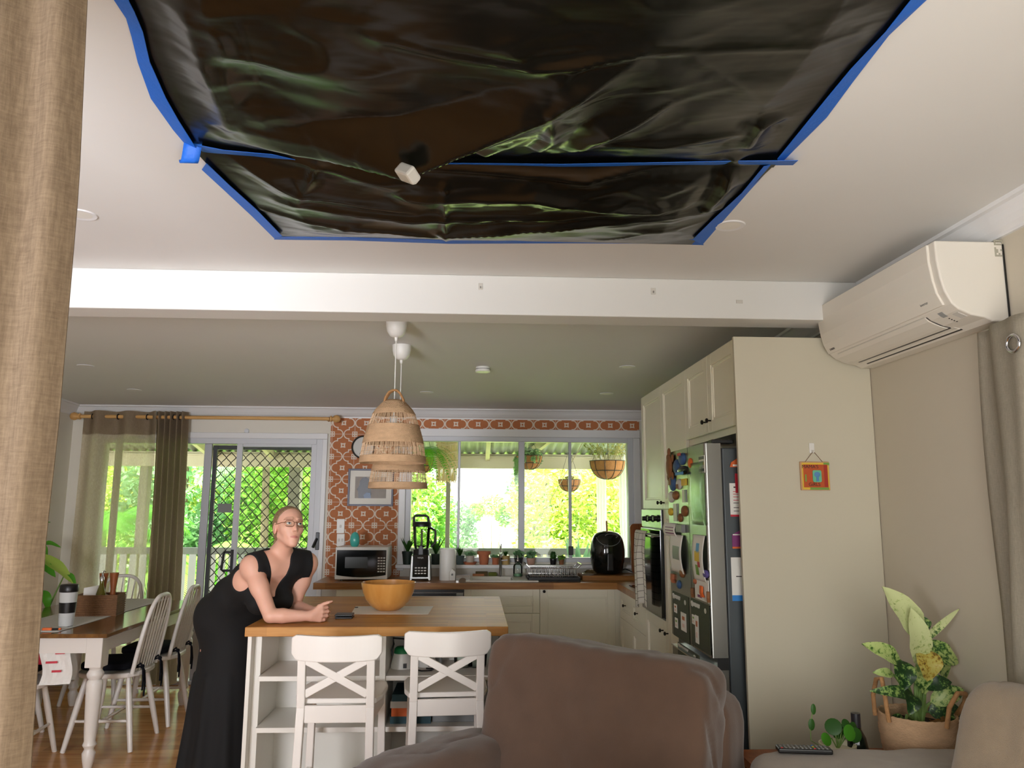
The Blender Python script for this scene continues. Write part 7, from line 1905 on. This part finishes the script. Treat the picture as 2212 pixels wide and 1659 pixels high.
# cut the V neck, armholes and back
vt = mid + N_ * .10 + V(.0, 0, .09); vb_ = cst + N_ * .13 + V(.01, -.005, .012)
def wedge(X, Y, Z):
    px, py, pz = X - vb_[0], Y - vb_[1], Z - vb_[2]
    u = px * S_[0] + py * S_[1] + pz * S_[2]; ax = vt - vb_; L = np.linalg.norm(ax); ax = ax / L; t = px * ax[0] + py * ax[1] + pz * ax[2]; n = px * N_[0] + py * N_[1] + pz * N_[2]
    w = .008 + .058 * np.clip(t / L, 0, 2) ** .95
    return np.maximum(np.maximum(np.abs(u) - w, -t), -n - .16)
D.add(wedge, mid - .3, mid + .3, .008, 's')
for s, sh, el in ((-1, shR, elR), (1, shL, elL)):
    D.ell(sh + S_ * s * .045 + V(0, 0, -.035), (.062, .085, .125), np.stack([S_, N_, np.cross(S_, N_)]), .010, 's')
    D.cap(sh + (el - sh) * .34, el + (el - sh) * .12, .0570, .052, .006, 's')
D.cap(nkb + V(0, 0, .03), H(0, -.03, -.05), .060, .07, .01, 's')
D.plane((0, 0, .006), (0, 0, -1), .004)
build(nets_mb([nets(*D.grid((-1.72, 4.0, -.02), (-.84, 4.86, 1.28), .0052), .0052)]), 'dress', PM('black_jersey', (9, 9, 10), .85, vary=.2, bump=.05, bscale=500), wt, smooth=180, world=True)
# spectacles
gm = PM('copper_wire', (150, 100, 76), .25, .8); gl = MB()
def rim(s):
    pts = []
    for i in range(28):
        a = 2 * pi * i / 28; x = math.copysign(abs(math.cos(a)) ** .6, math.cos(a)) * .0245; z = math.copysign(abs(math.sin(a)) ** .7, math.sin(a)) * .0165
        pts.append(tuple(H(s * .0345 + x, .099 - .35 * abs(s * .0345 + x) ** 1.0 * .35, .006 + z)))
    return pts
for s in (-1, 1): gl.tube(rim(s), .0013, 6, True)
gl.tube([tuple(H(-.011, .096, .010)), tuple(H(0, .102, .014)), tuple(H(.011, .096, .010))], .0013, 6)
for s in (-1, 1): gl.tube([tuple(H(s * .0585, .091, .012)), tuple(H(s * .071, .075, .012)), tuple(H(s * .0775, .03, .010)), tuple(H(s * .0785, -.004, .010)), tuple(H(s * .077, -.02, -.01))], .0016, 6)
sp_ = build(gl, 'eyeglasses', gm, wt, smooth=True, world=True)
for s in (-1, 1):
    pts = rim(s); c = np.mean(np.array(pts), 0); l_ = MB(); l_.add([tuple(c)] + pts, [(0, i + 1, (i + 1) % 28 + 1) for i in range(28)]); build(l_, 'lens', MT['glass'], sp_, world=True)
# ------------------------------------------------------------------ veranda and garden
YD = 8.8
struct(MB().box(-9, 5, YB + .1, YD + .15, -.14, -.04), 'floor', MT['deckw'], label='timber veranda deck')
struct(MB().box(-40, 40, YD + .15, 70, -1.9, -1.8), 'ground', MT['lawn'], label='pale sunlit lawn below the veranda')
r = math.radians
RZ = lambda y: 2.47 - (y - YB) * .20
mb = MB()
n = 150
vs = []
for j, y in enumerate((YB + .06, YD + .35)):
    for i in range(n * 6 + 1):
        x = -9 + 14 * i / (n * 6)
        vs.append((x, y, RZ(y) + .012 * math.sin(2 * pi * i / 6)))
k = n * 6 + 1
mb.add(vs, [(i, i + 1, k + i + 1, k + i) for i in range(n * 6)])
struct(mb, 'veranda_roof', MT['iron'], label='corrugated iron veranda roof', smooth=True, thick=.004, offs=1)
fb, ft = at(1040, 1012, Y=YD).z, at(1040, 987, Y=YD).z
mb = MB().box(-9, 5, YD - .03, YD + .03, fb, ft + .035); mb.box(-9, 5, YD - .05, YD - .03, ft - .01, ft + .01)
struct(mb, 'veranda_beam', MT['deckp'], label='cream veranda edge beam', bevel=.004)
for i, p in enumerate((560, 790, 1055, 1240, 420)):
    x = at(p, 965, Y=8.2).x
    x2 = x if p != 1240 else x - .5
    mb = MB().bar((x2, YD, RZ(YD) - .055), (x, YB + .1, RZ(YB + .1) - .055), .045, .085)
    tag(build(mb, 'roof_rafter', MT['deckp']), kind='structure')
struct(MB().box(-9, 5, 7.75, 7.8, RZ(7.78) - .06, RZ(7.78) - .015), 'roof_batten', MT['deckp'])
# rail with balusters: one thing, each baluster a part
rt = thing('veranda_railing', 'pale picket railing of the veranda seen through window and door', 'railing', (0, YD, -.04))
zt = at(1040, 1184, Y=YD).z
build(MB().box(-7.2, 3.2, -.045, .045, zt - .07 + .04, zt + .04), 'top_rail', PM('shade_darkened_rail_cap', (120, 128, 118), .7), rt, bevel=.004)  # cap colour darkened to carry the shade on the top rail
build(MB().box(-7.2, 3.2, -.02, .02, .1, .17), 'bottom_rail', MT['railp'], rt)
x = -7.1; nb = 0
while x < 3.1 and nb < 99:
    build(MB().box(x - .036, x + .036, -.035, -.015, .1, zt - .03), 'baluster', MT['railp'], rt); x += .106; nb += 1
for p, w, lab in ((630, .13, 'grey veranda post behind the security screen'), (967, .05, 'dark slim veranda post behind the blender'), (1354, .085, 'cream veranda post beside the white outdoor curtain'), (300, .1, 'veranda post behind the sheer curtain')):
    x = at(p, 1100, Y=YD).x
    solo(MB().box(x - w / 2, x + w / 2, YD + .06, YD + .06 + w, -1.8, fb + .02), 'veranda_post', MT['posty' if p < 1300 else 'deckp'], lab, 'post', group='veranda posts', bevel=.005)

def tree(name, label, cat, c, h, blobs, mat, seed, n=2600, size=.1, trunk=.09, group='trees beyond the veranda'):
    rng = random.Random(seed)
    t = thing(name, label, cat, (c[0], c[1], -1.8), 0, group)
    mb = MB()
    for (bx, by, bz, rx, rz) in blobs: leaves(mb, rng, (bx, by, bz), (rx, rx, rz), int(n * 1.9), size * .68)
    build(mb, 'crown', mat, t)
    if trunk:
        tb = MB()
        for (bx, by, bz, rx, rz) in blobs: tb.tube([(0, 0, 0), (bx * .2, by * .2, bz * .4), (bx * .6, by * .6, bz * .75), (bx, by, bz + rz * .5)], [trunk, trunk * .8, trunk * .55, trunk * .2], 7)
        build(tb, 'trunk', MT['bark'], t, smooth=True)
    return t
def palm(label, c, h, nf, L, mat, seed, fan=False):
    rng = random.Random(seed)
    t = thing('palm_tree', label, 'palm', (c[0], c[1], -1.8), 0, 'palms beyond the sliding door')
    tb = MB().tube([(0, 0, 0), (.05, 0, h * .5), (0, 0, h)], [.09, .07, .06], 8); build(tb, 'trunk', MT['bark'], t, smooth=True)
    for k in range(nf):
        mb = MB(); a = 2 * pi * k / nf + rng.random() * .5; el = .35 + .9 * rng.random(); d = Vector((math.cos(a), math.sin(a), 0)); side = Vector((-d.y, d.x, 0))
        pts = []
        for i in range(9):
            s = i / 8; pts.append(Vector((0, 0, h)) + d * (L * s * math.cos(el * .6)) + Vector((0, 0, L * (math.sin(el) * s - .75 * s * s))))
        mb.tube(pts, [.014 * (1 - .8 * i / 8) for i in range(9)], 5)
        for i in range(40):
            s = .12 + .87 * i / 40; j = min(int(s * 8), 7); p = pts[j].lerp(pts[j + 1], s * 8 - j); tg = (pts[j + 1] - pts[j]).normalized()
            ll = L * .3 * math.sin(pi * (.15 + .8 * s)) + .05
            for sg in (-1, 1):
                q = p + side * (sg * ll * .8) + tg * (ll * .55) - Vector((0, 0, ll * .3)); w = tg * .014
                mb.add([p - w, p + w, q], [(0, 1, 2)])
        build(mb, 'frond', mat, t)
    return t
def tz(px, Y): return at(px, 1100, Y=Y).x
T = tree
# behind the door: dense bright mass
T('leafy_tree', 'dense lime green tree behind the left half of the sheer curtain', 'tree', (tz(200, 15), 15), 5, [(0, 0, 3.2, 1.5, 1.4), (.9, -.4, 2.0, 1.2, 1.1), (-1, .3, 1.6, 1.2, 1.2)], MT['leafl'], 1)
T('leafy_tree', 'dark blue-green tree right of the sheer curtain', 'tree', (tz(400, 14), 14), 5, [(0, 0, 3.5, 1.2, 1.2), (.5, .5, 2.2, 1.1, 1.1), (-.6, 0, 1.4, .9, 1)], MT['leafb'], 2)
T('leafy_tree', 'yellow-green tree filling the left of the security screen', 'tree', (tz(520, 15.5), 15.5), 5, [(0, 0, 3.2, 1.3, 1.3), (.7, -.4, 1.9, 1.1, 1.2), (-.8, 0, 2.0, 1, 1.2)], MT['leafl'], 3)
T('leafy_tree', 'mid green tree behind the middle of the security screen', 'tree', (tz(620, 14), 14), 5, [(0, 0, 3.3, 1.1, 1.1), (.3, -.3, 2.0, 1, 1.2)], MT['leafm'], 4)
T('leafy_tree', 'olive tree with dry leaves at the right of the screen door', 'tree', (tz(690, 16), 16), 5, [(0, 0, 3.4, 1.3, 1.3), (.3, -.3, 1.8, 1.3, 1.4)], MT['leafo'], 5)
T('leafy_tree', 'pale spotted tree behind the picture wall corner', 'tree', (tz(790, 17), 17), 5, [(0, 0, 3.2, 1.4, 1.6), (0, 0, 1.4, 1.3, 1.2)], MT['leafm'], 6)
# behind the window
T('leafy_tree', 'light green tree left of the bright gap, behind the blender', 'tree', (tz(900, 15), 15), 5, [(-.1, 0, 3.0, .85, 1.4), (.1, -.3, 1.7, .8, 1.1), (-.2, .3, .9, .8, .8)], MT['leafm'], 7, 2600, .085)
T('leafy_tree', 'thin tree at the left rim of the bright gap', 'tree', (tz(985, 19), 19), 5, [(0, 0, 2.6, .55, .9), (-.1, 0, 1.6, .65, .9), (.1, 0, .8, .6, .7)], MT['leafb'], 8, 1100, .1)
T('garden_bush', 'small distant bush in the middle of the bright gap', 'bush', (tz(1062, 24), 24), 3, [(0, 0, 3.3, .5, .35), (-.5, 0, 3.1, .3, .3), (.4, 0, 3.0, .3, .35)], MT['leafm'], 9, 320, .09, .025)
T('leafy_tree', 'sunlit yellow tree behind the middle panes of the window', 'tree', (tz(1180, 14.5), 14.5), 5, [(0, 0, 3.3, .75, .9), (.1, -.2, 2.2, .8, 1.0), (0, 0, 1.2, .9, .9)], MT['leafl'], 10, 2500, .085)
T('leafy_tree', 'grey-green gum tree above the hanging basket', 'tree', (tz(1230, 17), 17), 6, [(0, 0, 4.0, 1.0, .8), (-.7, 0, 3.7, .7, .6), (.7, 0, 3.4, .8, .9)], MT['leafb'], 11, 1500, .085)
T('leafy_tree', 'golden tree behind the air fryer', 'tree', (tz(1290, 15), 15), 5, [(0, 0, 3.2, .8, 1.1), (.1, -.2, 1.9, .9, 1.1)], MT['leafl'], 12, 2500, .085)
T('leafy_tree', 'reddish olive tree between the white outdoor curtains', 'tree', (tz(1350, 17), 17), 5, [(0, 0, 3.2, 1.0, 1.4), (.1, -.2, 1.6, 1.1, 1.2)], MT['leafo'], 13, 2400, .09)
for i, (p, Y, m, lab) in enumerate(((120, 19, 'leafm', 'far left'), (330, 19, 'leafl', 'behind the left door panes'), (480, 20, 'leafo', 'behind the screen handle side'), (600, 19.5, 'leafb', 'behind the middle of the screen'), (740, 21, 'leafl', 'behind the tiled corner'))):
    T('tall_hedge', 'tall background hedge ' + lab, 'hedge', (tz(p, Y), Y), 5, [(-1, 0, 1.5, 1.6, 1.8), (1, 0, 1.6, 1.6, 1.9), (0, 0, 3.6, 1.9, 1.5)], MT[m], 30 + i, 2000, .13, .1, 'hedges at the back of the garden')
for i, (p, Y, m) in enumerate(((1200, 12.5, 'leafl'), (1275, 12.8, 'leafm'), (1340, 12.3, 'leafl'))):
    T('garden_bush', ('low lime bush just over the rail, left of three', 'low green bush just over the rail, middle of three', 'low lime bush just over the rail, right of three')[i], 'bush', (tz(p, Y), Y), 2, [(0, 0, 1.9, .55, .9), (.2, -.1, 1.2, .5, .8)], MT[m], 50 + i, 1700, .07, .04, 'bushes by the veranda rail')
palm('feathery palm behind the sheer curtain', (tz(225, 11.5), 11.5), 2.9, 13, 1.5, MT['fern'], 21)
palm('low palm with drooping fronds right of the striped curtain', (tz(415, 11.2), 11.2), 2.4, 13, 1.25, MT['leafm'], 22)
palm('small palm behind the screen door handle', (tz(505, 11.8), 11.8), 2.3, 12, 1.1, MT['fern'], 23)
palm('tall palm high behind the middle of the screen', (tz(570, 13), 13), 4.0, 12, 1.4, MT['leafb'], 24)

# hanging baskets, macrame and fern under the veranda roof
def basket(px, py, Y, w, h, plant, label, seed):
    c = at(px, py, Y=Y); rng = random.Random(seed); t = thing('hanging_basket', label, 'hanging basket', c, 0, 'hanging baskets under the veranda roof')
    R = w / 2
    prof = [(R * math.sin(a) ** .8, -h * math.cos(a)) for a in [i * pi / 2 / 8 for i in range(9)]]
    build(MB().lathe(prof + [(R * .9, -.004), (.01, -.02)], n=28), 'coir_liner', MT['coir'], t, smooth=True)
    wm = MB()
    for k in range(10):
        a = 2 * pi * k / 10; wm.tube([(math.cos(a) * r_ * 1.02, math.sin(a) * r_ * 1.02, z * 1.02) for r_, z in prof], .003, 5)
    for r_, z in (prof[8], prof[5]): wm.tube([(math.cos(2 * pi * k / 28) * r_ * 1.03, math.sin(2 * pi * k / 28) * r_ * 1.03, z) for k in range(28)], .004, 5, True)
    build(wm, 'wire_frame', MT['dark'], t)
    top = RZ(Y) - c.z
    cm = MB()
    for k in range(3):
        a = 2 * pi * k / 3 + .4; cm.tube([(math.cos(a) * R, math.sin(a) * R, 0), (0, 0, top)], .0025, 4)
    build(cm, 'chain', MT['dark'], t)
    lm = MB()
    if plant == 'trail':
        leaves(lm, rng, (0, 0, .02), (R * 1.05, R * 1.05, .07), 500, .022, .3)
        for k in range(60):
            a = pi * .75 + rng.random() * 1.6 if k < 44 else rng.random() * 6.28; L = .15 + .3 * rng.random() if k < 44 else .08; r0 = R * (1.0 + .15 * rng.random())
            leaves(lm, rng, (math.cos(a) * r0, math.sin(a) * r0, -L / 2), (.014, .014, L / 2), 26, .014, .1)
        build(lm, 'foliage', MT['leafb'], t)
    elif plant == 'wispy':
        for k in range(46):
            a = rng.random() * 6.28; L = .1 + .13 * rng.random(); o = Vector((math.cos(a), math.sin(a), 0)) * R * .75 * rng.random(); e = o + Vector((math.cos(a) * L * .7, math.sin(a) * L * .7, L))
            lm.tube([o, o.lerp(e, .5) + Vector((0, 0, .03)), e], .0018, 4)
            for q in (.5, .7, .9, 1): leaves(lm, rng, o.lerp(e, q), (.015, .015, .015), 4, .011, 0)
        build(lm, 'foliage', MT['leafo'], t)
    elif plant == 'fern':
        for k in range(30):
            a = rng.random() * 6.28; d = Vector((math.cos(a), math.sin(a), 0)); L = .28 + .2 * rng.random(); sd = Vector((-d.y, d.x, 0))
            pts = [Vector((0, 0, .02)) + d * (L * s) + Vector((0, 0, L * (1.1 * s - 1.7 * s * s))) for s in [i / 8 for i in range(9)]]
            for i in range(26):
                s = .1 + .88 * i / 26; j = min(int(s * 8), 7); p = pts[j].lerp(pts[j + 1], s * 8 - j); tg = (pts[j + 1] - pts[j]).normalized(); ll = .05 * math.sin(pi * (.2 + .75 * s))
                for sg in (-1, 1): lm.add([p - tg * .006, p + tg * .006, p + sd * sg * ll + tg * .01], [(0, 1, 2)])
        build(lm, 'foliage', MT['fern'], t)
    else:
        leaves(lm, rng, (0, 0, .02), (R * .6, R * .6, .03), 60, .02, 0); build(lm, 'foliage', MT['leafo'], t)
    return t
basket(1312, 996, 7.75, .35, .18, 'wispy', 'coir basket with wispy plant nearest the cream post', 61)
basket(1143, 985, 8.1, .27, .14, 'trail', 'coir basket with trailing green vine in front of the beam', 62)
basket(1230, 1036, 8.55, .24, .13, 'sparse', 'small bare coir basket hanging lowest over the railing', 63)
basket(912, 988, 7.5, .22, .15, 'fern', 'coir basket with bright fern behind the rattan lampshade', 64)
a, b = at(945, 945, Y=7.9), at(985, 1045, Y=7.9)
mb = MB()
rng = random.Random(5)
for k in range(26):
    x = a.x + (b.x - a.x) * k / 25; mb.tube([(x, 7.9 + .05 * math.sin(k), a.z + .1), (x + .01 * math.sin(k * 2.1), 7.9 + .05 * math.sin(k), (a.z + b.z) / 2), (x, 7.9 + .05 * math.sin(k), b.z + .03 * abs(math.sin(k * 1.3)))], .006, 5)
for zz in (.12, .3, .5, .62): 
    z = a.z + (b.z - a.z) * zz; mb.tube([(a.x - .01, 7.84, z), ((a.x + b.x) / 2, 7.83, z - .03), (b.x + .01, 7.84, z)], .008, 5); mb.tube([(a.x - .01, 7.86, z - .03), ((a.x + b.x) / 2, 7.83, z + .03), (b.x + .01, 7.86, z - .03)], .006, 5)
solo(mb, 'macrame_hanger', PM('cream_cotton_cord', (226, 206, 164), .9, vary=.08), 'cream fringed macrame hanger beside the fern basket', 'macrame', smooth=True)
def drape(name, px0, px1, pyt, pyb, Y, label, waist=.6):
    a, b = at(px0, pyt, Y=Y), at(px1, pyb, Y=Y)
    mb = MB()
    def fn(u, v):
        s = 1 - (1 - waist) * math.exp(-((v - .78) / .16) ** 2)
        x = (a.x + b.x) / 2 + (b.x - a.x) * (u - .5) * s
        return (x, Y + .035 * math.sin(u * 22 + v) * s, a.z + (b.z - a.z) * v)
    mb.grid(fn, 40, 30); mb.box((a.x + b.x) / 2 - .012, (a.x + b.x) / 2 + .012, Y - .01, Y + .01, a.z - .01, RZ(Y) + .01)
    return solo(mb, name, MT['voile'], label, 'curtain', group='white outdoor curtains on the veranda', smooth=180)
drape('outdoor_curtain', 1288, 1312, 1000, 1240, YD - .15, 'white outdoor curtain hanging left behind the big basket', .75)
drape('outdoor_curtain', 1336, 1364, 1000, 1240, YD - .25, 'white tied outdoor curtain by the cream post', .6)
a, b, c = at(1262, 950, Y=8.0), at(1155, 1140, Y=8.3), at(1137, 1165, Y=8.4)
mb = MB().tube([a, a.lerp(b, .5) + Vector((0, 0, -.01)), b], .004, 6); mb.ball(b, .014); mb.tube([b, c], .003, 6)
solo(mb, 'pulley_rope', PM('pale_rope', (200, 190, 150), .8), 'slanting pale rope tied across the veranda', 'rope', smooth=True)
mb = MB(); rng = random.Random(3); c = at(1250, 1235, Y=8.3)
for k in range(9):
    aa = rng.random() * 6.28; L = .3 + .2 * rng.random(); d = Vector((math.cos(aa) * .45, math.sin(aa) * .3, 1)).normalized(); s = Vector((.03, .01, 0))
    p = c + Vector((0, 0, -.1)); mb.add([p - s * .6, p + s * .6, p + d * L * .6 + s, p + d * L + d * .06, p + d * L * .6 - s], [(0, 1, 2, 3, 4)])
t = thing('sword_plant', 'broad-leaved potted plant on the veranda left of the air fryer', 'potted plant', (c.x, c.y, -.04))
build(mb, 'leaf_cluster', MT['leafb'], t, world=True)
build(MB().lathe([(.1, 0), (.13, .12), (.15, .9), (.14, .91), (.12, .88), (.01, .86)], n=20), 'pot', MT['terra'], t, smooth=True)
